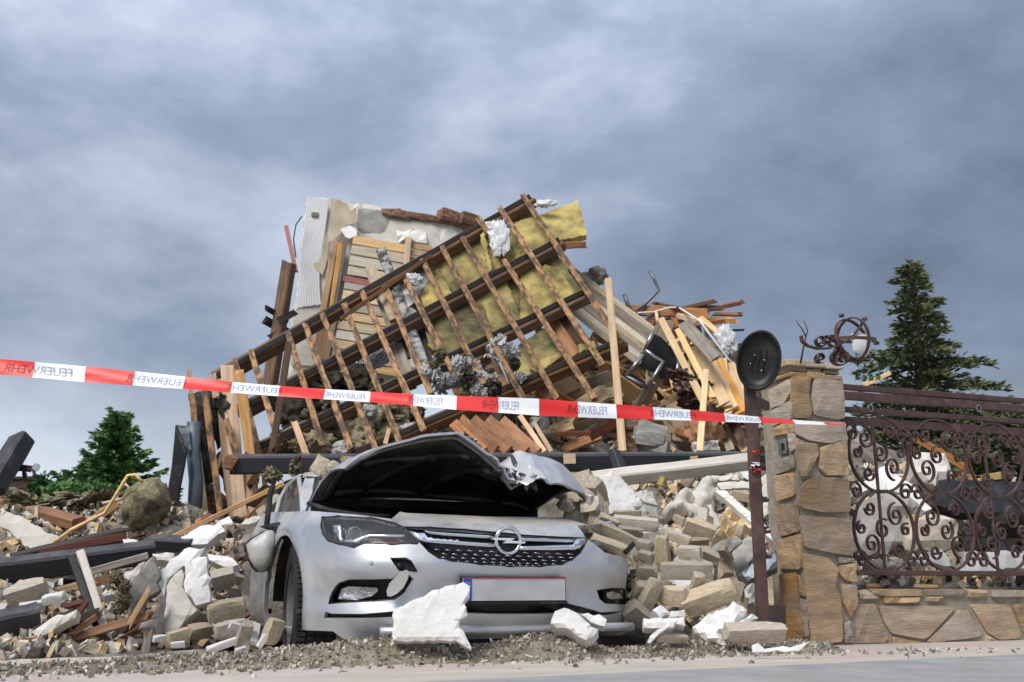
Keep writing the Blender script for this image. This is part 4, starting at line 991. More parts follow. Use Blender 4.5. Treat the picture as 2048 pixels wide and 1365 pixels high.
for c_, w_ in ((76, 138), (312, 118), (508, 112), (1000, 74), (1174, 80), (1345, 92), (1488, 74), (690, 80), (850, 70)):
    def place_txt(sel, m, lo, hi):
        # lettering seen from behind: mirrored
        mapd = [(c_ + w_/2 - (v.x-tx0)/(tx1-tx0)*w_, -.27+.54*(v.y-ty0)/(ty1-ty0)) for v in tv]
        fs = [f for f in tfc if lo <= sum(mapd[i][0] for i in f)/3 < hi]
        if not fs: return
        used = sorted(set(i for f in fs for i in f)); ix = {q: k for k, q in enumerate(used)}
        mobj('lettering', [TW(mapd[i][0], mapd[i][1], .003) for i in used], [tuple(ix[i] for i in f) for f in fs], m, tape)
    for i, (a, b) in enumerate(zip(bnds, bnds[1:])):
        if b > c_-w_ and a < c_+w_: place_txt(None, M['ink_red'] if i % 2 == 0 else M['ink'], a, b)
# ------------------------------------------------------------ pieces for the ruin
def zA(x, y): return (360+.315*x, 370+.315*y)
def zB(x, y): return (780+.315*x, 370+.315*y)
def zC_(x, y): return (360+.2784*x, 680+.2784*y)
def zD(x, y): return (1100+.3224*x, 520+.3224*y)
def zE(x, y): return (.4139*x, 800+.4139*y)
def zF(x, y): return (1180+.315*x, 900+.315*y)
CAMN = Vector((0, -1, -.12))
def lump_mesh(name, seed, freq=2.2, amp=.35, sub=3, ridge=False):
    bm = bmesh.new(); bmesh.ops.create_icosphere(bm, subdivisions=sub, radius=.5)
    for v in bm.verts:
        n = v.co.normalized(); q = n*freq+Vector((seed*7.3, seed, 0)); h = noise.noise(q)*amp + noise.noise(q*2.7)*amp*.5
        if ridge: h += (abs(noise.noise(Vector((q.x*1.2, q.y*4, q.z*4))))-.2)*amp*1.2
        v.co = n*(.5+h*.5)
    me = bpy.data.meshes.new(name); bm.to_mesh(me); bm.free()
    me.polygons.foreach_set('use_smooth', [True]*len(me.polygons)); return me
LUMPS = [lump_mesh('lump', k, 2.0, .42, 4, True) for k in range(6)]
def chunk_mesh(name, seed, rngk=14):
    r = random.Random(seed); bm = bmesh.new()
    for _ in range(rngk):
        v = Vector((r.uniform(-1, 1), r.uniform(-1, 1), r.uniform(-1, 1))); v = v.normalized()*(.38+.12*r.random()); bm.verts.new(v)
    g = bmesh.ops.convex_hull(bm, input=bm.verts)
    bmesh.ops.delete(bm, geom=[v for v in bm.verts if not v.link_faces], context='VERTS')
    bmesh.ops.triangulate(bm, faces=bm.faces)
    bmesh.ops.subdivide_edges(bm, edges=[e_ for e_ in bm.edges if e_.calc_length() > .22], cuts=2)
    bmesh.ops.triangulate(bm, faces=bm.faces)
    for v in bm.verts: v.co *= 1+noise.noise(v.co*5+Vector((seed, 0, 0)))*.09
    me = bpy.data.meshes.new(name); bm.to_mesh(me); bm.free(); return me
CHUNKS = [chunk_mesh('chunk', k) for k in range(10)]
def brick_mesh(name, seed):
    r = random.Random(seed); bm = bmesh.new(); bmesh.ops.create_cube(bm, size=1)
    bmesh.ops.subdivide_edges(bm, edges=list(bm.edges), cuts=3, use_grid_fill=True)
    cn = [Vector((r.choice((-.5, .5)), r.choice((-.5, .5)), r.choice((-.5, .5)))) for _ in range(3)]
    for v in bm.verts:
        q = v.co*2.3+Vector((seed*3.1, 0, 0)); d = Vector((noise.noise(q), noise.noise(q+Vector((9, 0, 0))), noise.noise(q+Vector((0, 9, 0)))))
        v.co += d*.035
        for c in cn:                                   # knocked-off corners
            k = (v.co-c).length
            if k < .34: v.co *= 1-(.34-k)*r.uniform(.55, .75)
        ed_ = sum(1 for a in v.co if abs(a) > .46)
        if ed_ >= 2: v.co *= .965
    me = bpy.data.meshes.new(name); bm.to_mesh(me); bm.free(); return me
BRICKS = [brick_mesh('brick', k) for k in range(8)]
def inst(name, me, m, Mw, scale, parent=None):
    if not me.materials: me.materials.append(m)
    o = bpy.data.objects.new(name, me); COL.objects.link(o)
    if o.material_slots[0].material is not m:
        o.material_slots[0].link = 'OBJECT'; o.material_slots[0].material = m
    place(o, parent, Mw @ Matrix.Diagonal((*scale, 1)))
    return o
def lump(name, c, size, m, rot=None, parent=None, k=None):
    rt = (rot or Euler((random.uniform(0, 6), random.uniform(0, 6), random.uniform(0, 6)))).to_matrix().to_4x4()
    return inst(name, LUMPS[random.randrange(6) if k is None else k], m, Matrix.Translation(c) @ rt, size, parent)
def tuft_mesh(name, seed, n=170):
    """ragged tuft of torn fibres"""
    r = random.Random(seed); vs_ = []; fs = []
    for _ in range(n):
        p = Vector((r.gauss(0, .2), r.gauss(0, .2), r.gauss(0, .2))); d = Vector((r.gauss(0, 1), r.gauss(0, 1), r.gauss(0, 1)-.3)).normalized(); s_ = d.cross(Vector((r.gauss(0, 1), r.gauss(0, 1), r.gauss(0, 1)))).normalized(); l = r.uniform(.14, .32); w_ = l*r.uniform(.35, .7)
        k = len(vs_); b_ = s_.cross(d)*r.uniform(-.08, .08); vs_ += [p-s_*w_*.6, p+s_*w_*.6, p+d*l*.5+s_*w_+b_, p+d*l*.5-s_*w_+b_, p+d*l+b_*2.5]; fs += [(k, k+1, k+2, k+3), (k+3, k+2, k+4)]
    me = bpy.data.meshes.new(name); me.from_pydata(vs_, [], fs); me.update(); return me
TUFTS = [tuft_mesh('tuft', k) for k in range(5)]
def tpx(name, x, y, d, wpx, hpx, m, parent=None, dep=None, ang=0):
    w_ = wpx*d/F; h_ = hpx*d/F
    if random.random() < .55: return inst(name, LUMPS3[random.randrange(4)], m, Matrix.Translation(P(x, y, d)) @ Euler((random.uniform(-.4, .4), R(ang), random.uniform(0, 6))).to_matrix().to_4x4(), (w_*.9, (dep or (w_+h_)/2)*.8, h_*.9), parent)
    return inst(name, TUFTS[random.randrange(5)], m, Matrix.Translation(P(x, y, d)) @ Euler((random.uniform(-.4, .4), R(ang), random.uniform(0, 6))).to_matrix().to_4x4(), (w_*1.25, dep or (w_+h_)/2, h_*1.25), parent)
LUMPS2 = [lump_mesh('lump', 20+k, 1.6, .22, 4, False) for k in range(4)]
LUMPS3 = [lump_mesh('lump', 40+k, 3.6, .75, 4, False) for k in range(4)]
def lpx(name, x, y, d, wpx, hpx, m, parent=None, dep=None, ang=0):
    w_ = wpx*d/F; h_ = hpx*d/F
    return lump(name, P(x, y, d), (w_*1.15, dep or (w_+h_)/2, h_*1.15), m, Euler((random.uniform(-.2, .2), R(ang), random.uniform(-.3, .3))), parent)
def brick_px(f, x1, y1, x2, y2, wz, d, m, sc, roll=.5, name='brick', parent=None, yaw=None):
    a = P(*f(x1, y1), d); b = P(*f(x2, y2), d + (yaw if yaw is not None else random.uniform(-.10, .10)))
    L_ = (b-a).length; w_ = wz*sc*d/F*.80
    return inst(name, BRICKS[random.randrange(8)], m, Matrix.Translation((a+b)/2+Vector((0, .03, 0))) @ axes(a, b, None, roll).to_4x4(), (L_, w_*.9, w_*.72), parent)
# ------------------------------------------------------------ standing wall of the house
WD = 11.4
hw = thing('house_wall', 'standing remnant of the house wall with peeling wallpaper and boards', 'wall', P(720, 900, WD))
WN = Vector((.12, -1, 0)).normalized(); W_0 = P(650, 500, WD)
slab('plaster_wall', [zA(*p) for p in [(808, 62), (905, 72), (1060, 100), (1340, 150), (1350, 172), (1587, 200), (1760, 240), (1900, 270), (2000, 500), (1900, 1000), (1500, 1250), (700, 1250), (690, 1140), (705, 900), (735, 640), (765, 420), (780, 260)]], W_0, WN, .32, M['wallpaint'], hw, step=.25, rough=.012, jag=.02)
slab('bare_patch', [zA(*p) for p in [(1130, 150), (1320, 165), (1330, 215), (1300, 320), (1150, 300), (1120, 240)]], W_0+WN*.006, WN, .02, M['concrete'], hw, rough=.003, jag=.015)
# ribbed white panel
xs = 14
ra, rb = [zA(808, 75), zA(945, 95)], [zA(735, 780), zA(900, 760)]
vs_ = []; rows = 12
for j in range(rows+1):
    t = j/rows; l = (ra[0][0]+(rb[0][0]-ra[0][0])*t, ra[0][1]+(rb[0][1]-ra[0][1])*t); r_ = (ra[1][0]+(rb[1][0]-ra[1][0])*t-14*math.sin(t*3.1)*t, ra[1][1]+(rb[1][1]-ra[1][1])*t)
    for i in range(xs*2+1):
        q = onplane(l[0]+(r_[0]-l[0])*i/(xs*2), l[1]+(r_[1]-l[1])*i/(xs*2) + (4*noise.noise(Vector((i*.5, 0, 0))) if j == rows else 0), W_0+WN*.035, WN)
        vs_.append(q+WN*(.006 if i % 2 else 0))
n_ = xs*2+1
mobj('ribbed_panel', vs_, [(j*n_+i, j*n_+i+1, (j+1)*n_+i+1, (j+1)*n_+i) for j in range(rows) for i in range(n_-1)], M['panelwhite'], hw)
slab('socket_hole', [zA(*p) for p in [(836, 172), (880, 176), (878, 206), (835, 200)]], W_0+WN*.055, WN, .03, M['brick_red'], hw, rough=0)
def curl(name, poly, m, lift, seed):
    """torn wallpaper that curls off the wall"""
    pts = [onplane(*zA(*p), W_0+WN*.05, WN) for p in poly]; c = sum(pts, Vector())/len(pts)
    p2 = [((q-c).dot(SU), (q-c).z) for q in pts]; q2, tr = cdt_fill(p2, [], .06)
    sz = max(abs(a[0]) for a in p2)
    mobj(name, [c+SU*a[0]+Vector((0, 0, a[1]))+WN*(lift*max(0, (a[0]+a[1]*.4)/sz)**2+.03*noise.noise(Vector((a[0]*4+seed, a[1]*4, 0)))) for a in q2], [tuple(t) for t in tr], m, hw, True)
curl('torn_wallpaper', [(950, 95), (1010, 100), (1060, 130), (1090, 180), (1125, 180), (1130, 250), (1060, 250), (1010, 320), (945, 360), (955, 220)], M['paper'], .22, 1)
curl('torn_wallpaper', [(840, 500), (880, 490), (920, 370), (945, 360), (925, 520), (905, 575), (860, 530)], M['paper'], .14, 2)
slab('grey_underlay', [zA(*p) for p in [(940, 360), (1040, 350), (1000, 420), (930, 800), (905, 790), (925, 560)]], W_0+WN*.03, WN, .02, M['concrete'], hw, rough=.004)
slab('lower_plaster', [zA(*p) for p in [(735, 790), (800, 755), (900, 760), (870, 1150), (700, 1140), (705, 920)]], W_0+WN*.02, WN, .03, M['plaster'], hw, rough=.004)
slab('loose_tile', [zA(*p) for p in [(1020, 285), (1085, 250), (1120, 270), (1125, 320), (1065, 345)]], W_0+WN*.2, Vector((.3, -1, .4)), .02, M['foam'], hw, rough=.002)
slab('loose_tile', [zA(*p) for p in [(1375, 285), (1560, 285), (1570, 370), (1500, 360), (1440, 330), (1385, 370)]], W_0+WN*.08, Vector((.1, -1, .3)), .05, M['foam'], hw, rough=.02)
for (x1, y1, x2, y2, w_) in [(985, 360, 905, 820, 42), (1020, 375, 955, 830, 34), (1055, 340, 975, 800, 26), (915, 800, 860, 1100, 45), (955, 830, 900, 1110, 40), (1000, 780, 930, 1110, 30)]:
    a = zA(x1, y1); b = zA(x2, y2); beam('post', onplane(*a, W_0+WN*.10, WN), onplane(*b, W_0+WN*.10, WN), w_*.315*WD/F, .07, M['wood_fresh'] if w_ > 30 else M['wood_grey'], hw, rough=.04)
# horizontal boarding
yb = 320
for k, (hgt, mk) in enumerate([(62, 'wood_pale'), (66, 'wood_white'), (70, 'wood_white'), (64, 'wood_white'), (44, 'wood_red2'), (50, 'wood_white'), (70, 'wood_pale'), (66, 'wood_white'), (60, 'wood_pale'), (66, 'wood_white'), (62, 'wood_white'), (62, 'wood_pale'), (60, 'wood_white'), (56, 'wood_pale')]):
    if 'wood_red2' not in M: M['wood_red2'] = mat('wood_red2', (0.42, 0.19, 0.17), (0.33, 0.14, 0.12), 0.7, 3.5, GR, vary=0)
    xl = 1098-k*11 - (30 if mk == 'wood_red2' else 0); xr = 1440 if k < 4 else 1430 - (k-4)*4
    yl = yb+hgt/2; slope = .19
    a = onplane(*zA(xl, yl), W_0+WN*.09, WN); b = onplane(*zA(xr, yl+(xr-xl)*slope*.9), W_0+WN*.09, WN)
    beam('board', a, b, (hgt-5)*.315*WD/F, .03, M[mk], hw, rough=.015, nseg=3, toward=WN, roll=random.uniform(-.04, .04)); yb += hgt*.965
for k in range(5):
    yl = 385+k*42; a = onplane(*zA(1445, yl), W_0+WN*.14, WN); b = onplane(*zA(1600, yl+22), W_0+WN*.14, WN); beam('board', a, b, 36*.315*WD/F, .025, M['wood_fresh'], hw, rough=.015, nseg=2, toward=WN)
beam('post', onplane(*zA(1452, 335), W_0+WN*.18, WN), onplane(*zA(1438, 520), W_0+WN*.18, WN), 40*.315*WD/F, .05, M['wood_fresh'], hw)
# bricks along the broken wall top
for k in range(12):
    t = k/11; x = 1345+560*t; y = 163+92*t
    for r_ in range(2):
        if (r_ == 1 and k > 1) or (r_ == 0 and k in (6, 9)): continue
        q = onplane(*zA(x, y+6+r_*18), W_0+WN*.02, WN)
        inst('brick', BRICKS[random.randrange(8)], M['brick_red'], Matrix.Translation(q-WN*.08) @ Euler((random.uniform(-.1, .1), random.uniform(-.05, .2), random.uniform(-.15, .15)+.12)).to_matrix().to_4x4(), (.25, .2, .075), hw)
for (x, y) in ((1670, 190), (1900, 225)):
    inst('brick', BRICKS[2], M['brick_red'], Matrix.Translation(onplane(*zB(x-1333+40 if x < 1800 else 505, 205 if x < 1800 else 228), W_0, WN)) @ Euler((.1, .1, .5)).to_matrix().to_4x4(), (.28, .2, .14), hw)
# ------------------------------------------------------------ collapsed roof section
rf = thing('roof_section', 'collapsed lattice of rafters and laths with yellow insulation leaning over the car', 'roof', P(700, 905, 8.4))
def RD(py): return 8.3+(900-py)*.0042
def rpx(nm, x1, y1, x2, y2, wpx, T, m, back=0.0, **k):
    return bpx(nm, x1, y1, RD(y1)+back, x2, y2, RD(y2)+back, wpx, T, m, rf, **k)
for (x1, y1, x2, y2) in [(428, 762, 1064, 404), (478, 828, 1122, 490), (512, 906, 1178, 592), (690, 922, 1247, 690)]:
    rpx('rafter', x1, y1, x2, y2, 24, .15, M['wood_brown'], .14, roll=.55, rough=.015, nseg=6)
    rpx('counter_batten', x1+4, y1-11, x2-5, y2-11, 11, .03, M['wood_dark'], .02, rough=.05, nseg=8)
rpx('rafter', 1110, 492, 1166, 490, 15, .08, M['wood_orange'], .14, splinter=.08)
rpx('rafter', 680, 640, 862, 512, 9, .05, M['wood_brown'], -.08)
LTH = [(470, 720, 519, 911), (502, 704, 560, 893), (577, 668, 646, 893), (610, 650, 702, 900), (645, 630, 752, 900), (688, 608, 800, 885), (725, 586, 848, 862), (770, 574, 862, 790), (811, 558, 932, 795), (845, 520, 968, 770), (884, 494, 1048, 800), (925, 476, 1116, 800), (1008, 520, 1190, 800), (1000, 416, 1206, 732), (1045, 391, 1244, 688), (957, 437, 978, 470), (547, 770, 590, 760)]
for (x1, y1, x2, y2) in LTH[:-1]:
    rpx('lath', x1, y1, x2, y2, 12.5, .04, M['lath'], -.05, rough=.05, nseg=7, splinter=.015)
rpx('lath', 586, 690, 570, 720, 10, .03, M['wood_fresh'], -.08); rpx('lath', 590, 848, 612, 908, 13, .03, M['wood_fresh'], -.04, splinter=.04); rpx('lath', 778, 860, 770, 890, 9, .03, M['wood_fresh'], -.04)
def pan(poly, m, back=.17, T=.09, nm='insulation_panel', **k):
    c = (sum(p[0] for p in poly)/len(poly), sum(p[1] for p in poly)/len(poly))
    slope = Vector((0, -1, -(2000/RD(c[1])*.0042)**-1*0)) if 0 else Vector((0, -1, -.95))
    # plane through the roof sheet: distance grows upward
    a = P(c[0], c[1], RD(c[1])+back); b = P(c[0], c[1]-100, RD(c[1]-100)+back); n = (Vector((1, 0, 0)).cross(b-a)).normalized()
    if n.y > 0: n = -n
    return slab(nm, poly, a, n, T, m, rf, rough=k.pop('rough', .005), edge=.1, jag=k.pop('jag', .010), **k)
pan([(798, 590), (868, 530), (1062, 420), (1112, 485), (985, 552), (850, 628)], M['yellow_mould'], back=.26, T=.06, rough=.004, step=.2)
pan([(848, 645), (1000, 560), (1112, 502), (1166, 588), (1050, 640), (880, 718)], M['yellow_mould'], back=.26, T=.06, rough=.004, step=.2)
pan([(1068, 432), (1156, 400), (1173, 469), (1125, 478), (1040, 512), (1022, 470)], M['yellow'])
pan([(1000, 452), (1066, 433), (1040, 512), (990, 540)], M['yellow'])
pan([(935, 482), (1000, 455), (1000, 535), (970, 548)], M['yellow'])
pan([(868, 522), (940, 482), (982, 548), (905, 588)], M['yellow_mould'])
pan([(838, 588), (872, 528), (905, 588), (850, 622)], M['yellow'])
pan([(800, 565), (858, 525), (862, 560), (832, 595), (815, 620), (800, 610)], M['sheet'], T=.01, rough=.03)
pan([(1090, 528), (1122, 540), (1152, 592), (1085, 622), (1060, 570)], M['yellow'])
pan([(1040, 545), (1088, 530), (1084, 622), (1040, 640)], M['yellow'])
pan([(958, 585), (1012, 560), (1042, 636), (980, 668)], M['yellow_mould'])
pan([(860, 630), (960, 584), (985, 668), (880, 712), (855, 690)], M['yellow_mould'])
pan([(1012, 705), (1088, 655), (1110, 672), (1132, 718), (1050, 762), (1030, 740)], M['yellow_mould'])
pan([(1090, 716), (1134, 700), (1110, 722), (1075, 745), (1060, 738)], M['yellow'], back=.1, T=.04)
pan([(1155, 690), (1188, 682), (1192, 694), (1160, 705)], M['yellow'], back=.12, T=.05)
pan([(968, 462), (984, 540), (978, 545), (960, 470)], M['yellow'], back=-.02, T=.03)
for (x1, y1, x2, y2, w_, m) in [(1100, 640, 1150, 712, 28, 'wood_orange'), (1125, 632, 1170, 700, 26, 'wood_brown'), (1028, 570, 1040, 635, 14, 'wood_orange'), (965, 700, 1010, 790, 34, 'wood_orange'), (1000, 690, 1030, 760, 26, 'wood_orange'), (925, 720, 975, 800, 30, 'wood_orange'), (740, 535, 800, 690, 24, 'wood_grey'), (770, 590, 810, 720, 26, 'wood_dark'), (790, 690, 820, 780, 30, 'wood_grey'), (900, 740, 925, 800, 24, 'wood_orange'), (835, 640, 860, 740, 22, 'wood_dark'), (1075, 655, 1095, 700, 16, 'wood_fresh'), (1040, 745, 1100, 800, 30, 'wood_orange')]:
    rpx('sheathing_board', x1, y1, x2, y2, w_, .025, M[m], .3, rough=.02)
M['moss'] = mat('moss', (0.40, 0.39, 0.36), (0.05, 0.05, 0.048), 0.9, 12, bump=1, vary=0, lo=.42, hi=.56)
rpx('mossy_post', 764, 505, 858, 760, 22, .12, M['moss'], .2, rough=.05); rpx('board', 742, 540, 790, 640, 22, .04, M['wood_grey'], .1)
# torn plastic and grey wool hanging in the lattice
for (x, y, w_, h_) in [(1000, 478, 34, 66), (985, 460, 30, 30), (1092, 408, 40, 14), (828, 560, 30, 22)]:
    o = lpx('plastic_film', x, y, RD(y)-.03, w_, h_, M['sheet'], rf, dep=.06)
for (x, y, w_, h_) in [(930, 725, 45, 40), (950, 745, 40, 36), (912, 765, 30, 40), (975, 770, 50, 40), (1000, 700, 28, 45), (1030, 752, 26, 26), (878, 770, 36, 40), (890, 715, 28, 18), (860, 755, 30, 40), (940, 770, 30, 30)]:
    for q in range(2): tpx('torn_wool', x+random.uniform(-12, 12), y+random.uniform(-12, 12), RD(y)-.05+random.uniform(-.05, .1), w_*random.uniform(.6, 1), h_*random.uniform(.6, 1), M['wool_white'], rf, ang=random.uniform(-60, 60))
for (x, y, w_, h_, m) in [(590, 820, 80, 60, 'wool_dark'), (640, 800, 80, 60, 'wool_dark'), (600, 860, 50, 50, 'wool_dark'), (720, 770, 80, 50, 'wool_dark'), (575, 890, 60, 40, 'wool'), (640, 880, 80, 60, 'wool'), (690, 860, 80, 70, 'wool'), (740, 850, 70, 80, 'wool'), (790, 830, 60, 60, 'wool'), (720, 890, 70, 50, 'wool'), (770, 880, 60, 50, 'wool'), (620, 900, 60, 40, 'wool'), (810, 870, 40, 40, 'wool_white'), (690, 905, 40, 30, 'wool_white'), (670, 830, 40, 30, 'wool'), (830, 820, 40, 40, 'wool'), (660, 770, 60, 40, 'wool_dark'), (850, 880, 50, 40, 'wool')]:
    for q in range(2): lpx('insulation_batt', x+random.uniform(-14, 14), y+random.uniform(-10, 10), RD(y)+.15+random.uniform(0, .3), w_*random.uniform(.7, 1), h_*random.uniform(.7, 1), M[m], rf, dep=.25, ang=random.uniform(-30, 30))
for _ in range(26): tpx('torn_wool', *random.choice([(random.uniform(560, 850), random.uniform(790, 900)), (random.uniform(840, 1040), random.uniform(690, 790))]), 8.6, random.uniform(14, 34), random.uniform(14, 34), M[random.choice(['wool', 'wool', 'wool_dark', 'wool_white'])], rf)
for (x, y, w_, h_) in [(745, 715, 60, 40), (715, 745, 50, 30), (770, 700, 40, 40), (690, 775, 50, 20), (650, 810, 30, 20)]:
    lpx('foil_sheet', x, y, RD(y)+.35, w_, h_, M['foil'], rf, dep=.08)
# ------------------------------------------------------------ torn roof edge with tar paper, left
te = thing('roof_edge', 'torn upright strip of roof edge with tar paper and laths left of the car', 'roof', P(450, 1040, 8.0))
TD = 8.0
for (x1, y1, x2, y2, w_, m) in [(378, 745, 392, 900, 9, 'wood_grey'), (392, 860, 412, 1045, 12, 'wood_grey'), (455, 735, 480, 1030, 26, 'wood_fresh'), (478, 745, 500, 910, 20, 'wood_fresh'), (440, 760, 470, 1040, 24, 'wood_fresh'), (500, 960, 505, 1050, 30, 'wood_orange'), (485, 925, 520, 1050, 26, 'wood_fresh'), (528, 960, 532, 1030, 8, 'wood_fresh'), (425, 750, 432, 790, 14, 'wood_fresh'), (410, 790, 420, 840, 12, 'wood_pale'), (455, 880, 432, 940, 9, 'wood_fresh'), (560, 880, 500, 970, 14, 'wood_brown'), (578, 690, 545, 900, 14, 'wood_brown')]:
    bpx('board', x1, y1, TD, x2, y2, TD-.1, w_, .03, M[m], te, rough=.04, splinter=.05)
for (x1, y1, x2, y2) in [(408, 775, 442, 1035), (452, 840, 480, 930), (383, 790, 392, 860)]:
    bpx('lath', x1, y1, TD-.12, x2, y2, TD-.2, 13, .04, M['lath'], te, rough=.05, nseg=7)
for poly in [[(385, 785), (425, 780), (430, 850), (420, 905), (392, 900)], [(420, 785), (450, 790), (455, 880), (430, 900)], [(440, 795), (462, 808), (464, 818), (440, 824), (415, 800)], [(395, 895), (425, 900), (430, 960), (405, 975)], [(405, 970), (430, 965), (440, 1000), (408, 1020)], [(432, 905), (465, 895), (470, 945), (445, 960), (432, 940)], [(440, 955), (470, 945), (465, 970), (445, 990)], [(460, 965), (500, 940), (518, 955), (505, 990), (470, 995)], [(450, 843), (462, 850), (458, 880), (445, 870)], [(445, 1000), (475, 995), (490, 1060), (450, 1060)]]:
    slab('tar_paper', poly, P(poly[0][0], poly[0][1], TD-.04+random.uniform(-.05, .02)), Vector((random.uniform(-.4, .3), -1, random.uniform(-.3, .2))), .012, M['tar'], te, rough=.014, bow=.03, jag=.01)
# zinc gutter and downpipe
gu = thing('zinc_gutter', 'bent grey zinc gutter and downpipe left of the torn roof edge', 'gutter', P(380, 1060, 7.8))
tube('downpipe', [P(388, 845, 7.8), P(386, 900, 7.8), P(392, 960, 7.75), P(388, 1060, 7.7)], .055, M['zinc'], gu, nseg=14)
slab('gutter_sheet', [(352, 850), (378, 853), (382, 900), (376, 910), (366, 895)], P(365, 870, 7.7), Vector((.2, -1, 0)), .02, M['zinc'], gu, rough=.006)
slab('gutter_flank', [(350, 850), (357, 868), (370, 905), (366, 930), (345, 1062), (325, 1060), (342, 930)], P(350, 950, 7.6), Vector((-.5, -1, 0)), .02, M['black'], gu, rough=.006)
# dark beam behind the wall's left edge
lb = thing('leaning_beam', 'dark brown broken beam leaning upright against the left end of the house wall', 'beam', P(545, 760, 10.6))
bpx('timber', 578, 530, 10.8, 538, 780, 10.4, 24, .14, M['wood_brown'], lb, roll=.5, splinter=.05)
bpx('timber', 572, 452, 11.0, 592, 545, 10.9, 9, .02, M['wood_red2'], lb)
for (x1, y1, x2, y2, w_) in [(535, 618, 575, 640, 12), (528, 640, 575, 665, 18), (560, 640, 590, 625, 14), (545, 668, 585, 690, 20)]: bpx('broken_board', x1, y1, 10.5, x2, y2, 10.8, w_, .03, M['wood_dark'], lb, splinter=.05)
tube('cable', pxcurve([(604, 433), (592, 450), (587, 480), (592, 515)], 11.2), .008, M['black'], lb, nseg=5)
# ------------------------------------------------------------ long black beams
def single(nm, label, cat, o, group=None): return tag(o, label, cat, group)
bb_ = thing('black_beam', 'long black stained timber beam lying level behind the car bonnet', 'beam', P(1000, 945, 7.3))
bpx('timber', 462, 929, 7.0, 1540, 922, 7.55, 36, .14, M['stain'], bb_, roll=.12, rough=.004, nseg=10)
for (x, w_) in ((1139, 24), (1388, 15), (1466, 18), (1052, 16)): bpx('cut_notch', x-w_/2, 919, 7.2, x+w_/2, 918, 7.2, 20 if w_ > 20 else 11, .02, M['wood_pale'], bb_)
bpx('broken_end', 452, 925, 6.95, 468, 927, 6.97, 30, .13, M['wood_orange'], bb_, splinter=.03)
bpx('strut', 1228, 905, 7.15, 1246, 952, 7.05, 18, .08, M['stain'], bb_, roll=.6)
o = bpx('timber_beam', 1178, 962, 6.9, 1512, 922, 7.1, 26, .12, M['wood_white'], None, roll=.5); single('', 'pale plaster-smeared timber beam under the right end of the black beam', 'beam', o)
# ------------------------------------------------------------ hand-placed debris, right of the car
def rayhit(px, py, d0=4.3, d1=14.0):
    d = d0
    while d < d1:
        q = P(px, py, d)
        if q.z <= HH(q.x, q.y): return q
        d += .04
    return None
LANDS = [(60, 1130, 'the leftmost buff brick'), (60, 1230, 'the black beam stub'), (150, 1240, 'the dark splintered beam'), (200, 1180, 'the broken window frame'), (290, 1170, 'the smooth grey slab'), (345, 1200, 'the large light grey slab'), (395, 1150, 'the white rectangular slab'), (440, 1160, 'the square buff brick'), (450, 1230, 'the large rough brown brick'), (300, 1080, 'the red brown rail'), (130, 1090, 'the window frame profile'), (50, 1060, 'the white plastered wall slab'), (290, 1010, 'the wool roll'), (150, 1010, 'the bent cream rod'), (420, 1050, 'the long thin lath'),
  (1225, 700, 'the tall upright post'), (1180, 760, 'the roof section'), (1250, 650, 'the siding panel'), (1310, 720, 'the black table'), (1380, 780, 'the leather armchair'), (1350, 625, 'the crest timber'), (1450, 640, 'the plastic rag'), (1450, 800, 'the board fan'), (1400, 860, 'the shorter post'), (1300, 880, 'the tumbled red bricks'), (1150, 870, 'the dark red board'), (1500, 880, 'the gate post'),
  (470, 1000, 'the torn roof edge'), (600, 900, 'the wool batts'), (800, 890, 'the black beam'), (1000, 870, 'the orange boards'), (900, 850, 'the lowest rafter'),
  (1220, 1000, 'the big foam board'), (1300, 1010, 'the level brick'), (1400, 1000, 'the dusty sack'), (1470, 1040, 'the mortar lump'), (1330, 1140, 'the stamped brick'), (1420, 1190, 'the largest brick'), (1440, 1110, 'the pipe shell'), (1320, 1100, 'the upright brick'), (1500, 1130, 'the concrete slab'), (1290, 1200, 'the orange-stained brick'), (1530, 960, 'the white board'),
  (1760, 1000, 'the white wall slab'), (1860, 930, 'the rough wall fragment'), (1770, 1060, 'the concrete shell'), (1880, 1060, 'the masonry block'), (1990, 1000, 'the black tarp'), (1960, 1120, 'the long white board'), (1760, 1150, 'the flat stone'), (1850, 1150, 'the white flat scrap')]
CN = {'wood_grey': 'grey', 'wood_brown': 'brown', 'wood_dark': 'blackened', 'wood_fresh': 'tan', 'wood_white': 'whitish', 'wood_pale': 'pale', 'wood_orange': 'orange', 'wood_red': 'dark red', 'concrete': 'grey', 'brick_red': 'red', 'plaster': 'off-white', 'brick': 'buff', 'tar': 'black', 'wool': 'yellowish', 'wool_dark': 'dark', 'foam': 'white'}
def near(x, y): return min(LANDS, key=lambda l: (l[0]-x)**2+(l[1]-y)**2)[2]
ORD = ['first', 'second', 'third', 'fourth', 'fifth', 'sixth', 'seventh', 'eighth', 'ninth', 'tenth', 'eleventh', 'twelfth', 'thirteenth', 'fourteenth', 'fifteenth', 'sixteenth', 'seventeenth', 'eighteenth', 'nineteenth', 'twentieth', 'twenty-first', 'twenty-second', 'twenty-third']
GB = 'buff bricks spilled right of the car'
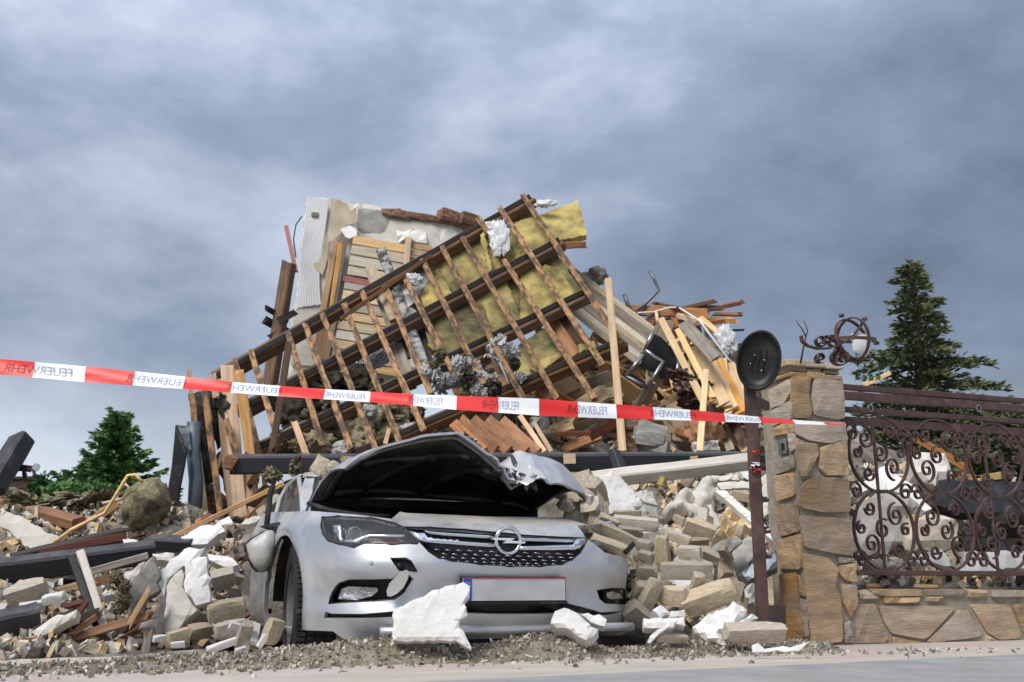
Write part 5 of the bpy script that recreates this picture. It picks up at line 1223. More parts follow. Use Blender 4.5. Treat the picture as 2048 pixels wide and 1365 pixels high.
BR = [(20, 470, 290, 590, 105, 5.32, 'lying highest across the smashed right headlight'), (5, 570, 255, 650, 105, 5.22, 'wedged into the smashed right headlight opening'), (150, 455, 440, 480, 110, 5.75, 'lying level just behind the right headlight'), (180, 510, 335, 525, 75, 5.6, None), (305, 600, 400, 615, 90, 5.6, None), (320, 670, 405, 690, 95, 5.5, None), (300, 770, 430, 780, 115, 5.45, None),
      (455, 545, 480, 770, 115, 5.5, 'standing on end in the middle of the brick heap'), (570, 650, 715, 650, 105, 5.55, None), (600, 590, 760, 575, 65, 5.75, None), (450, 765, 785, 765, 140, 5.45, 'with a stamped top, lying flat mid heap'), (600, 470, 795, 530, 135, 5.9, None), (670, 925, 705, 790, 100, 5.4, 'upright, leaning on the largest brick'), (600, 1000, 935, 870, 185, 5.35, 'largest of the heap, tilted toward the iron gate post'), (450, 930, 625, 930, 150, 5.4, 'square-ended, beside the orange-stained one'), (345, 1000, 430, 820, 125, 5.35, 'stained orange, leaning beside the right fog lamp'), (285, 960, 335, 850, 85, 5.42, None), (250, 1000, 400, 1120, 150, 5.25, 'lowest, under the right fog lamp'), (860, 1170, 1240, 1155, 150, 5.0, 'lying alone on the ground before the gate post'), (540, 430, 610, 460, 65, 5.95, None), (500, 530, 640, 590, 85, 5.7, None), (420, 1195, 625, 1205, 65, 4.95, 'half sunk in the dirt by the weeds'), (700, 640, 810, 690, 85, 5.6, None), (150, 410, 330, 400, 60, 5.95, None), (920, 280, 1030, 300, 80, 6.5, None), (60, 420, 180, 470, 70, 5.7, None), (380, 420, 470, 450, 60, 6.0, None), (840, 620, 900, 700, 70, 5.7, None), (880, 960, 960, 1000, 80, 5.45, None), (700, 880, 640, 950, 60, 5.5, None)]
for (x1, y1, x2, y2, w_, d, lab) in BR:
    o = brick_px(zF, x1, y1, x2, y2, w_, d, M['brick'], .315, roll=random.choice((.35, .5, .7)))
    tag(o, ('buff brick ' + lab) if lab else f'{"long" if x2-x1 > 130 else "short"} dusty buff brick right of the car beside {near(*zF((x1+x2)/2, (y1+y2)/2))}', 'brick', GB)
def foam(nm, label, cat, poly, f, d, n=CAMN, T=.07, m='foam', rough=.0035, jag=.010, group=None, **k):
    pts = [f(*p) for p in poly]; c = (sum(p[0] for p in pts)/len(pts), sum(p[1] for p in pts)/len(pts))
    return tag(slab(nm, pts, P(c[0], c[1], d), n, T, M[m], None, rough=rough, jag=jag, step=.028, **k), label, cat, group)
FG = 'white foam pieces'
foam('foam_board', 'big white foam board standing upright behind the bricks by the bonnet', 'foam board', [(15, 225), (140, 122), (190, 150), (345, 340), (280, 390), (230, 430), (60, 395)], zF, 6.3, Vector((.2, -1, .35)), group=FG)
foam('foam_board', 'broken white foam lump on the ground between the large brick and the gate post', 'foam board', [(650, 1115), (780, 1030), (905, 960), (1000, 1005), (940, 1110), (830, 1150), (890, 1225), (800, 1205), (700, 1175)], zF, 5.12, Vector((-.1, -1, .6)), T=.12, rough=.008, group=FG)
foam('foam_board', 'flat white foam strip lying across the lowest brick', 'foam board', [(340, 1062), (600, 1055), (606, 1112), (345, 1125)], zF, 5.02, Vector((0, -1, .5)), group=FG)
foam('foam_board', 'small square white foam block above the foam strip', 'foam board', [(400, 1010), (450, 978), (522, 1040), (450, 1062)], zF, 5.12, Vector((.2, -1, .6)), group=FG)
foam('foam_board', 'white foam scrap tucked behind the foam strip', 'foam board', [(515, 1020), (605, 1010), (610, 1050), (520, 1055)], zF, 5.1, Vector((.2, -1, .6)), group=FG)
foam('foam_board', 'curved white foam sliver leaning in front of the foam strip', 'foam board', [(362, 1222), (430, 1140), (540, 1088), (530, 1125), (425, 1180), (378, 1228)], zF, 4.95, Vector((-.2, -1, .3)), T=.03, group=FG)
foam('foam_board', 'small foam crumb at the foot of the gate post', 'foam board', [(940, 1095), (1030, 1038), (1078, 1058), (1010, 1102)], zF, 5.15, Vector((.2, -1, .5)), group=FG)
foam('plastic_strip', 'cream plastic strip lying on the pavement before the stone pillar', 'strip', [(1030, 1240), (1070, 1225), (1110, 1262), (1270, 1255), (1330, 1235), (1400, 1215), (1330, 1275), (1110, 1282), (1035, 1285)], zF, 4.78, Vector((.1, -1, .5)), T=.015, rough=.004)
foam('foam_board', 'large jagged white foam board propped against the front bumper below the plate', 'foam board', [(872, 1085), (1000, 1015), (1170, 942), (1270, 920), (1308, 942), (1305, 1000), (1272, 1042), (1292, 1110), (1248, 1140), (1246, 1180), (1290, 1240), (1316, 1302), (1230, 1252), (1100, 1256), (872, 1250)], z1, 4.52, Vector((.05, -1, .28)), T=.06, rough=.002, jag=.008, group=FG)
foam('foam_board', 'white foam wedge lying in front of the bumper right of the plate', 'foam board', [(595, 1080), (650, 1062), (740, 1105), (842, 1185), (770, 1245), (700, 1200), (570, 1150)], z2, 4.78, Vector((-.1, -1, .6)), T=.09, group=FG)
foam('foam_board', 'cream foam slab behind the white foam wedge at the bumper', 'foam board', [(740, 1102), (850, 1098), (892, 1130), (880, 1168), (800, 1145)], z2, 4.92, Vector((0, -1, .7)), T=.05, group=FG)
foam('mortar_chunk', 'large rough lump of mortar and brick behind the heap near the gate post', 'rubble', [(760, 590), (830, 380), (880, 335), (960, 370), (1045, 470), (1050, 560), (940, 580), (860, 560)], zF, 6.2, Vector((-.2, -1, .5)), T=.3, m='brick', rough=.06, edge=.3)
foam('dusty_sack', 'crumpled dusty plastic sack on top of the heap below the timber beam', 'sack', [(480, 340), (590, 240), (780, 160), (820, 200), (800, 400), (700, 430), (560, 380), (510, 400)], zF, 6.5, Vector((.1, -1, .5)), T=.2, m='plaster', rough=.05, edge=.5, smooth=True)
foam('white_plank', 'white coated board sloping down from the heap toward the gate post', 'board', [(790, 255), (855, 250), (1190, 540), (1190, 595), (1040, 470), (860, 310)], zF, 6.15, Vector((-.1, -1, .7)), T=.05, rough=.002, jag=0)
foam('concrete_pipe', 'broken curved grey pipe shell standing in the heap beside the gate post', 'pipe', [(770, 620), (840, 570), (930, 540), (970, 580), (900, 640), (830, 680), (810, 820), (780, 820)], zF, 5.75, Vector((-.2, -1, .2)), T=.05, m='concrete', rough=.012)
foam('concrete_slab', 'grey concrete slab leaning behind the gate post', 'slab', [(900, 660), (980, 560), (1060, 545), (1060, 680), (930, 790)], zF, 5.9, Vector((-.1, -1, .3)), T=.06, m='concrete')
foam('grey_profile', 'blue grey metal profile passing behind the gate post', 'profile', [(930, 790), (1060, 690), (1180, 630), (1185, 740), (1000, 830), (960, 800)], zF, 5.8, Vector((-.3, -1, .5)), T=.08, m='zinc', rough=.002, jag=0)
foam('plaster_chunk', 'pale plaster chunk low behind the gate post', 'rubble', [(980, 880), (1040, 830), (1060, 1000), (1000, 980)], zF, 5.5, Vector((-.2, -1, .3)), T=.15, m='plaster', rough=.03)
for (poly, d) in [([(800, 210), (1030, 195), (1035, 235), (830, 248)], 6.7), ([(770, 160), (940, 150), (950, 190), (780, 190)], 6.8), ([(1090, 170), (1150, 110), (1175, 330), (1110, 420)], 6.3), ([(320, 305), (360, 272), (430, 350), (390, 340)], 6.3), ([(740, 350), (770, 345), (830, 480), (800, 500)], 6.0)]:
    foam('plaster_board', f'pale plaster board scrap under the timber beam beside {near(*zF(*poly[0]))}', 'board', poly, zF, d, Vector((0, -1, .5)), T=.03, m='plaster', group='plaster board scraps under the timber beam')
o = bpx('wooden_plank', 1190, 925, 7.6, 1330, 965, 6.9, 18, .03, M['yellow'], None); tag(o, 'yellow edged board poking out under the black beam', 'plank')
for k in range(16):
    x = 1128+k*4.2+random.uniform(-6, 6); y = random.uniform(965, 1050)
    o = inst('rubble_chunk', (CHUNKS+BRICKS)[k % 18], M['brick'] if k % 4 else M['plaster'], Matrix.Translation(P(x, y, 5.95)) @ Euler((k, k*2, k*3)).to_matrix().to_4x4(), (.2, .15, .12)); tag(o, f'buff rubble lump under the right end of the bonnet, {ORD[k]} from the left', 'rubble', 'rubble lumps under the bonnet end')
# ------------------------------------------------------------ heap right of the roof section
sp_ = thing('siding_panel', 'weathered panel of parallel siding boards sliding down behind the roof section', 'siding', P(1230, 700, 10.3))
for i in range(8):
    ox = -52*i*.58; oy = 52*i*.62
    a = zD(75+ox*.35+i*6, 15+oy); b = zD(660+ox*.5, 450+oy*.85)
    bpx('board', *a, 10.9-.05*i, *b, 10.3-.05*i, 13, .025, M['wood_grey'] if i % 3 else M['wood_white'], sp_, rough=.02, nseg=5, splinter=.04)
bpx('edge_batten', *zD(60, 0), 10.8, *zD(85, 200), 10.6, 9, .05, M['wood_fresh'], sp_)
for (lab, x1, y1, d1, x2, y2, d2, w_, T, m) in [('tall pale upright post right of the roof section', 362, 125, 9.3, 452, 1195, 8.5, 15.5, .06, 'wood_pale'), ('shorter pale upright post in front of the leather armchair', 968, 690, 9.2, 928, 1195, 8.6, 13, .05, 'wood_pale')]:
    tag(bpx('wooden_post', *zD(x1, y1), d1, *zD(x2, y2), d2, w_, T, M[m], None, rough=.01), lab, 'post')
FP = 'fan of pale boards left of the gate post'
for (x1, y1, x2, y2, w_, m, lab) in [(690, 370, 965, 905, 34, 'wood_pale', 'long pale board at the left edge of the board fan'), (790, 430, 1010, 860, 30, 'wood_pale', 'second pale board of the board fan'), (830, 395, 1035, 615, 62, 'wood_grey', 'wide grey weathered board at the top of the board fan'), (900, 540, 1080, 900, 70, 'wood_pale', 'widest pale board in the middle of the board fan'), (960, 570, 1130, 930, 62, 'wood_pale', None), (1030, 620, 1190, 950, 60, 'wood_fresh', None), (1075, 615, 1105, 960, 36, 'wood_pale', 'upright pale board crossing the board fan'), (1110, 650, 1225, 960, 60, 'wood_pale', None), (1160, 720, 1235, 1000, 50, 'wood_pale', None), (990, 770, 1190, 1110, 46, 'wood_brown', 'dark brown board crossing low under the board fan'), (1000, 900, 1120, 1180, 40, 'wood_grey', None), (1060, 960, 1230, 1190, 50, 'wood_pale', None), (1140, 1180, 1360, 1080, 26, 'wood_pale', 'thin pale board sloping up to the gate post'), (1020, 830, 1090, 1000, 40, 'wood_fresh', None), (880, 600, 1010, 880, 44, 'wood_fresh', None)]:
    o = bpx('board', *zD(x1, y1), 9.8, *zD(x2, y2), 9.0, w_*.3224*1.35, .025, M[m], None, rough=.02, roll=random.uniform(-.25, .25), splinter=.03)
    tag(o, lab or f'{"wide" if w_ > 45 else "narrow"} {CN[m]} board {"low" if y1 > 750 else "high"} in the board fan, {"at its right edge" if x1 > 1100 else "right of its middle" if x1 > 1010 else "left of its middle"}', 'board', FP)
WP = 'splintered timbers on top of the heap'
for (x1, y1, x2, y2, w_, m) in [(480, 312, 965, 335, 52, 'wood_orange'), (820, 305, 1015, 258, 22, 'wood_brown'), (860, 300, 1060, 300, 24, 'wood_brown'), (1000, 305, 1185, 265, 22, 'wood_orange'), (1010, 335, 1185, 340, 18, 'wood_orange'), (960, 372, 1135, 376, 26, 'wood_fresh'), (650, 270, 800, 300, 16, 'wood_brown'), (560, 400, 780, 395, 34, 'wood_grey'), (760, 380, 960, 400, 24, 'wood_grey'), (920, 420, 940, 560, 26, 'wood_brown'), (1080, 440, 1200, 436, 8, 'wood_dark'), (1060, 500, 1240, 480, 20, 'wood_brown'), (1100, 540, 1180, 540, 30, 'wood_dark'), (1120, 470, 1230, 460, 24, 'wood_fresh'), (980, 440, 1010, 560, 40, 'wood_grey')]:
    o = bpx('timber', *zD(x1, y1), 10.9, *zD(x2, y2), 10.7, w_*.3224*1.3, .05, M[m], None, rough=.04, splinter=.06, roll=random.uniform(-.4, .4))
    tag(o, 'thick orange timber lying along the crest of the heap' if w_ == 52 else f'{"short" if x2-x1 < 150 else "long"} {CN[m]} splintered timber on the heap crest, {"right" if x1 > 1000 else "middle" if x1 > 750 else "left"} of the pile, {"upper" if y1 < 320 else "lower"}', 'timber', WP)
rods = thing('bent_rod', 'bent steel rods sticking up into the sky from the heap', 'rod', P(*zD(530, 335), 10.8))
tube('rod', pxcurve([zD(*p) for p in [(618, 70), (650, 130), (675, 190), (600, 265), (525, 335)]], 10.8), .018, M['zinc'], rods, nseg=6)
tube('rod', pxcurve([zD(*p) for p in [(460, 215), (480, 270), (505, 330)]], 10.8), .022, M['zinc'], rods, nseg=6)
o = tube('white_cable', pxcurve([zD(*p) for p in [(540, 330), (640, 325), (740, 296), (800, 298)]], 10.7) + pxcurve([zD(*p) for p in [(930, 380), (1040, 530), (1100, 610), (1160, 668)]], 10.0), .012, M['panelwhite'], None, nseg=5); tag(o, 'thin white cable draped over the crest of the heap', 'cable')
o = lpx('plastic_rag', *zD(1095, 500), 10.2, 34, 52, M['sheet'], None, dep=.1); tag(o, 'white plastic rag hanging near the black oval disc', 'rag')
o = lpx('dirt_clod', *zD(285, 105), 10.9, 40, 30, M['concrete'], None, dep=.3); tag(o, 'dark clod of masonry behind the top of the siding panel', 'rubble')
cab = thing('black_table', 'overturned black table top with chrome tube legs in the heap', 'table', P(*zD(680, 700), 9.6))
slab('table_top', [zD(*p) for p in [(555, 660), (640, 455), (690, 480), (800, 590), (785, 730), (720, 735)]], P(*zD(680, 600), 9.7), Vector((-.2, -1, -.2)), .04, M['black'], cab, rough=0)
for pts in ([(640, 440), (590, 560)], [(585, 555), (640, 600), (700, 632), (655, 710), (608, 785)], [(780, 742), (800, 620)], [(470, 720), (580, 590)], [(470, 725), (600, 790)]):
    tube('leg', pxcurve([zD(*p) for p in pts], 9.55), .022, M['steel'], cab, nseg=8)
arm = thing('leather_armchair', 'dark brown leather armchair lying on its side in the heap', 'armchair', P(*zD(870, 910), 9.3))
for (x, y, w_, h_, an) in [(850, 740, 190, 90, 20), (850, 800, 130, 130, 0), (870, 880, 120, 90, 0), (930, 790, 90, 120, -30)]: lpx('cushion', *zD(x, y), 9.35, w_*.3224, h_*.3224, M['leather'], arm, dep=.3, ang=an)
o = lpx('leather_cushion', *zD(950, 1090), 9.1, 62, 56, M['wood_orange'], None, dep=.3); tag(o, 'tan brown cushion low behind the shorter upright post', 'cushion')
foam('fabric_bundle', 'pale grey folded fabric beside the tan cushion', 'fabric', [(890, 1130), (1050, 1120), (1060, 1190), (895, 1190)], zD, 8.9, T=.1, m='plaster', rough=.02)
for (x1, y1, x2, y2, w_, m, lab) in [(30, 1080, 260, 1075, 30, 'wood_red', 'dark red glossy board level above the black beam'), (250, 1095, 410, 1010, 60, 'wood_red', 'wide dark red glossy panel tilted behind the upright post'), (610, 1010, 775, 1190, 26, 'wood_fresh', 'pale splintered board leaning left of the tan cushion')]:
    tag(bpx('board', *zD(x1, y1), 8.9, *zD(x2, y2), 8.7, w_*.3224, .03, M[m], None), lab, 'board')
for (x, y) in [(505, 1020), (500, 1065), (505, 1110), (500, 1150), (520, 1180), (560, 1150), (620, 1110), (600, 1080), (650, 1160), (590, 1180), (690, 1170), (630, 1060)]:
    o = inst('brick', BRICKS[random.randrange(8)], M['brick_red'] if x < 560 else M['concrete'], Matrix.Translation(P(*zD(x, y), 8.6+random.uniform(0, .2))) @ Euler((random.uniform(-.3, .3), random.uniform(-.3, .3), random.uniform(-.5, .9))).to_matrix().to_4x4(), (.25, .12, .12)); tag(o, f'{"red" if x < 560 else "grey"} brick behind the tall upright post, {"top" if y < 1070 else "middle" if y < 1140 else "bottom"} of the pile', 'brick', 'bricks behind the tall upright post')
OBK = [60, 130, 215, 300, 400, 480, 20]
OB = 'orange boards behind the raised bonnet'
for (x1, y1, x2, y2, w_) in [(60, 0, 260, 180, 70), (130, 0, 330, 180, 70), (215, 0, 430, 185, 68), (300, 0, 500, 185, 55), (400, -20, 540, 185, 30), (480, 20, 580, 185, 24), (20, 20, 190, 180, 60)]:
    tag(bpx('board', *z2(x1, y1), 8.5, *z2(x2, y2), 7.9, w_*.3518, .025, M['wood_orange'] if w_ > 40 else M['wood_fresh'], None, rough=.015, roll=random.uniform(-.2, .2)), f'orange sheathing board sloping down behind the bonnet, {["second", "third", "fourth", "fifth", "sixth", "last", "first"][OBK.index(x1)]} from the left', 'board', OB)
# ------------------------------------------------------------ rubble on the car roof
for k, (x, y, w_) in enumerate(sorted([(640, 945, 60), (670, 940, 55), (700, 930, 50), (620, 965, 50), (655, 970, 60), (690, 960, 50), (600, 975, 40), (720, 945, 40), (640, 990, 45), (665, 1000, 40), (575, 985, 40), (560, 1000, 40), (530, 1030, 50), (510, 1050, 50), (550, 1020, 40)])):
    o = inst('rubble_chunk', CHUNKS[k % 10], M['brick'] if k % 3 else M['plaster'], Matrix.Translation(P(x, y, 6.5 + (.5 if x < 600 else 0))) @ Euler((k, k*2, k*3)).to_matrix().to_4x4(), (w_*6.5/F*1.3, w_*6.5/F, w_*6.5/F*.9)); tag(o, f'pale masonry lump on the crushed car roof, {ORD[k]} from the left', 'rubble', 'masonry lumps on the car roof')
for (x, y, w_, h_) in [(545, 1010, 40, 60), (590, 990, 30, 50)]: tag(tpx('wool_scrap', x, y-60, 7.0, w_, h_*.6, M['wool'], None), f'yellowish wool scrap {"left of" if x < 560 else "above"} the car window', 'wool', 'wool scraps by the car roof')
# ------------------------------------------------------------ left heap, placed pieces
def L(nm, lab, cat, x1, y1, d1, x2, y2, d2, w_, T, m, **k):
    return tag(bpx(nm, *zE(x1, y1), d1, *zE(x2, y2), d2, w_*.4139, T, M[m], None, **k), lab, cat)
L('black_beam', 'long black stained beam lying across the left heap', 'beam', -60, 835, 5.7, 745, 735, 6.1, 100, .12, 'stain', roll=.35, rough=.004)
L('black_beam', 'short black beam end with pale cut face in the left heap', 'beam', 720, 690, 6.3, 940, 700, 6.2, 62, .1, 'stain', roll=.4)
L('black_beam', 'black beam stub at the lower left corner of the heap', 'beam', -40, 1100, 5.0, 190, 1048, 5.1, 115, .12, 'stain', roll=.4)
L('black_beam', 'black beam rising steeply at the far left edge', 'beam', -40, 440, 7.2, 105, 195, 7.6, 92, .16, 'stain', roll=.5)
L('timber', 'brown weathered timber sloping through the left heap', 'timber', 0, 490, 7.2, 380, 598, 6.8, 52, .1, 'wood_orange', roll=.5)
L('window_frame', 'dark brown window frame profile lying across the left heap', 'frame', 60, 770, 6.2, 600, 640, 6.6, 46, .08, 'wood_dark', roll=.3)
L('window_frame', 'red brown window frame profile under the dark one', 'frame', 200, 745, 6.1, 600, 668, 6.45, 42, .06, 'wood_red', roll=-.3)
L('window_frame', 'red brown rail left of the short black beam', 'frame', 480, 735, 6.1, 720, 690, 6.3, 30, .05, 'wood_red')
L('plank', 'long thin pale lath sloping up from the left heap to the car', 'plank', 825, 668, 6.3, 1370, 405, 6.6, 24, .03, 'wood_fresh')
L('plank', 'short board of the left heap behind the broken black window frame', 'plank', 260, 930, 5.6, 560, 850, 5.8, 32, .03, 'wood_fresh', splinter=.04)
L('plank', 'grey plank above the plaster slabs of the left heap', 'plank', 440, 830, 5.7, 710, 755, 5.9, 34, .04, 'wood_grey')
wf = thing('broken_window_frame', 'broken black and white window frame standing upright in the left heap', 'window frame', P(*zE(500, 1240), 5.1))
bpx('stile', *zE(345, 760), 5.3, *zE(470, 1090), 5.2, 15, .05, M['black'], wf); bpx('stile', *zE(390, 740), 5.35, *zE(545, 1235), 5.15, 16, .06, M['wood_white'], wf); bpx('stile', *zE(362, 770), 5.32, *zE(520, 1260), 5.2, 9, .05, M['wood_pale'], wf)
for (x1, y1, x2, y2, w_, m, lab) in [(-20, 1250, 490, 1140, 60, 'wood_brown', 'dark splintered beam lowest in the left heap'), (270, 1180, 725, 1040, 40, 'wood_orange', 'orange splintered plank pointing right in the left heap'), (100, 1180, 445, 1045, 62, 'wood_dark', 'charred dark plank in the left heap'), (285, 1165, 395, 1010, 24, 'wood_red', 'short red brown stick crossing the charred plank'), (335, 1218, 565, 1222, 14, 'wood_fresh', 'thin pale stick flat near the pavement'), (0, 1150, 260, 1120, 30, 'wood_dark', None), (380, 1110, 460, 1050, 30, 'wood_orange', None), (120, 1260, 300, 1130, 12, 'wood_pale', None), (640, 1060, 720, 920, 26, 'wood_fresh', None), (700, 1240, 715, 1130, 34, 'wood_grey', 'grey post stub standing before the plaster slabs'), (200, 1210, 420, 1190, 40, 'wood_brown', None), (20, 1200, 240, 1210, 40, 'wood_dark', None)]:
    o = bpx('plank', *zE(x1, y1), 5.1, *zE(x2, y2), 5.15, w_*.4139, .03, M[m], None, splinter=.06, rough=.04, roll=random.uniform(-.4, .4)); tag(o, lab or f'{CN[m]} splintered plank low in the left heap beside {near(*zE((x1+x2)/2, (y1+y2)/2))}', 'plank', 'splintered planks low in the left heap')
SL = 'broken plaster slabs left of the car'
for (poly, d, m, lab, n) in [([(0, 515), (90, 555), (180, 605), (290, 670), (240, 705), (150, 725), (60, 650), (0, 610)], 6.7, 'plaster', 'white plastered wall slab at the far left of the heap', (-.2, -1, .6)), ([(620, 900), (680, 800), (740, 752), (768, 920), (700, 965), (690, 1035), (630, 1050)], 5.35, 'concrete', 'smooth grey slab standing in the left heap', (.1, -1, .1)), ([(565, 890), (600, 830), (690, 778), (660, 860), (590, 932)], 5.4, 'plaster', 'white edged slab left of the smooth grey slab', (-.4, -1, .2)), ([(760, 830), (820, 770), (890, 715), (990, 712), (960, 790), (880, 800), (800, 880), (790, 940), (770, 900)], 5.45, 'foam', 'white slab arching over the plaster slabs beside the car', (0, -1, .5)), ([(890, 770), (1000, 755), (1014, 975), (945, 992), (895, 930)], 5.25, 'foam', 'white rectangular slab nearest the car door', (.15, -1, .15)), ([(760, 1135), (800, 900), (870, 815), (895, 935), (950, 1012), (800, 1172)], 5.3, 'plaster', 'large light grey slab leaning at the middle of the plaster slabs', (-.15, -1, .3)), ([(660, 1115), (720, 1035), (765, 945), (752, 1135)], 5.2, 'concrete', 'narrow grey slab in front of the smooth grey slab', (-.2, -1, .1)), ([(870, 660), (940, 620), (1060, 590), (1085, 630), (1000, 690), (900, 700)], 6.2, 'foam', 'white crumbled slab behind the long thin lath', (0, -1, .7)), ([(1000, 740), (1120, 760), (1150, 790), (1080, 800), (1010, 770)], 5.7, 'foam', 'white flat slab beside the mirror', (0, -1, .7)), ([(735, 740), (840, 735), (830, 775), (745, 770)], 5.8, 'plaster', 'pale flat slab under the short black beam', (0, -1, .8)), ([(150, 1120), (230, 1060), (370, 1010), (360, 1050), (250, 1110), (180, 1145)], 5.0, 'plaster', 'pale rounded plaster piece on the dark planks', (0, -1, .5)), ([(590, 670), (670, 680), (650, 700), (600, 700)], 6.2, 'foam', 'small white scrap by the red brown rail', (0, -1, .6))]:
    pts = [zE(*p) for p in poly]; c = (sum(p[0] for p in pts)/len(pts), sum(p[1] for p in pts)/len(pts))
    tag(slab('plaster_slab', pts, P(c[0], c[1], d), Vector(n), .07, M[m], None, rough=.003, jag=.012), lab, 'slab', SL)
for (x1, y1, x2, y2, w_, d, lab) in [(15, 960, 215, 895, 125, 5.3, 'buff brick at the far left below the black beam'), (1015, 880, 1130, 850, 115, 5.5, 'square buff brick left of the door mirror'), (990, 1030, 1175, 1000, 120, 5.25, 'large rough brown brick beside the car door'), (1115, 855, 1158, 865, 55, 5.5, None), (1030, 1130, 1180, 1090, 100, 5.1, None), (900, 1130, 1010, 1110, 90, 5.2, None), (800, 1160, 940, 1120, 80, 5.15, None), (1150, 1200, 1190, 1080, 80, 5.0, None), (940, 1060, 1000, 1050, 70, 5.35, None), (1290, 1180, 1330, 1060, 100, 4.95, 'upright buff brick in front of the car tyre'), (1175, 1190, 1225, 1170, 80, 4.95, None), (560, 1160, 640, 1170, 70, 5.2, None)]:
    tag(brick_px(zE, x1, y1, x2, y2, w_, d, M['brick'], .4139, roll=random.choice((.3, .6)), name='brick'), lab or f'dusty buff brick left of the car tyre beside {near(*zE((x1+x2)/2, (y1+y2)/2))}', 'brick', 'bricks left of the car')
for (x1, y1, x2, y2, w_, d) in [(990, 1215, 1175, 1150, 44, 4.9), (1100, 1090, 1180, 1110, 50, 5.0), (1215, 1180, 1230, 1085, 50, 4.95), (730, 1160, 790, 1150, 40, 5.0), (815, 1190, 885, 1180, 36, 5.0), (1130, 1220, 1180, 1205, 36, 4.85), (1240, 1200, 1285, 1130, 36, 4.9), (80, 1010, 200, 990, 60, 5.2), (200, 970, 300, 950, 60, 5.25), (480, 960, 540, 950, 46, 5.3)]:
    tag(brick_px(zE, x1, y1, x2, y2, w_, d, M['foam'], .4139, roll=.4, name='foam_scrap'), f'small white foam scrap left of the car beside {near(*zE((x1+x2)/2, (y1+y2)/2))}', 'foam', 'foam scraps left of the car')
LUMPS.append(LUMPS2[0]); tag(lump('wool_roll', P(*zE(705, 505), 6.9), (.30, .4, .36), M['wool'], Euler((0, .3, 0)), None, 6), 'big yellowish roll of mineral wool behind the left heap', 'wool')
for k in range(22):
    x = k*28+random.uniform(0, 14); y = random.uniform(440, 600); tag(tpx('wool_scrap', *zE(x, y+20), 7.3+random.uniform(-.3, .2), random.uniform(25, 50), random.uniform(12, 24), M['wool'], None, dep=.25), f'torn wool scrap on the crest of the left heap, {ORD[k]} from the left', 'wool', 'wool scraps on the left heap')
for (x, y) in [(590, 960), (575, 1000), (600, 900), (560, 860), (540, 1230), (600, 1225), (650, 1200)]: tag(tpx('wool_scrap', *zE(x, y), 5.25, 22, 26, M['wool'], None, dep=.1), f'yellowish wool tuft {"low" if y > 1100 else "high"} left of the car beside {near(*zE(x, y))}', 'wool', 'wool tufts between the slabs')
o = tube('bent_pipe', pxcurve([zE(*p) for p in [(215, 720), (350, 625), (505, 548), (560, 460), (618, 366), (655, 362), (688, 398)]], 6.6), .012, M['wood_pale'], None, nseg=6); tag(o, 'thin bent cream rod rising out of the left heap', 'rod')
o = tube('bent_pipe', pxcurve([zE(*p) for p in [(495, 500), (590, 480), (635, 432), (590, 395)]], 6.65), .01, M['wood_pale'], None, nseg=6); tag(o, 'short cream rod loop beside the wool roll', 'rod')
orn = thing('iron_ornament', 'small wrought iron lamp with glass bulb at the far left edge', 'lamp', P(*zE(90, 400), 7.5))
flatbar('scroll', [P(*zE(92+32*math.cos(a), 365+26*math.sin(a)), 7.5) for a in [k*math.pi/10 for k in range(20)]], Vector((0, -1, 0)), .03, .012, M['iron'], orn, True)
flatbar('scroll', [P(*zE(140+26*math.cos(a), 358+24*math.sin(a)), 7.5) for a in [k*math.pi/10 for k in range(20)]], Vector((0, -1, 0)), .03, .012, M['iron'], orn, True)
beam('arm', P(*zE(40, 322), 7.5), P(*zE(150, 335), 7.5), .05, .02, M['iron'], orn)
inst('bulb', LUMPS[0], M['glass'], Matrix.Translation(P(*zE(173, 328), 7.5)), (.055, .055, .055), orn)
litter = thing('litter', 'red and white crumpled wrapper on the pavement edge at the lower left', 'litter', P(*zE(280, 1285), 4.25))
for k in range(6): lpx('crumpled_wrapper', *zE(235+k*22, 1272+random.uniform(-6, 6)), 4.3, 14, 8, M['red'] if k < 2 else M['foam'], litter, dep=.03)
fh = thing('far_house', 'pink rendered house corner with dark eaves far behind the left heap', 'house', P(0, 1000, 24))
hx = P(40, 950, 24)
mobj('wall', box_pts(Vector((-16, 24, -.1)), Vector((16+hx.x+.15, 0, 0)), Vector((0, 6, 0)), 0, P(0, 955, 24).z+.1), BOXF, M['pink'], fh)
mobj('roof', [Vector((-17, 23.4, P(0, 960, 24).z)), Vector((hx.x+.6, 23.4, P(0, 958, 24).z)), Vector((hx.x-.9, 27, P(0, 930, 24).z)), Vector((-17, 27, P(0, 930, 24).z)), Vector((-17, 23.4, P(0, 965, 24).z)), Vector((hx.x+.6, 23.4, P(0, 963, 24).z)), Vector((hx.x+.6, 30, P(0, 963, 24).z)), Vector((-17, 30, P(0, 963, 24).z))], [(0, 1, 2, 3), (0, 4, 5, 1), (1, 5, 6, 2), (4, 7, 6, 5), (3, 2, 6, 7)], M['wood_dark'], fh)
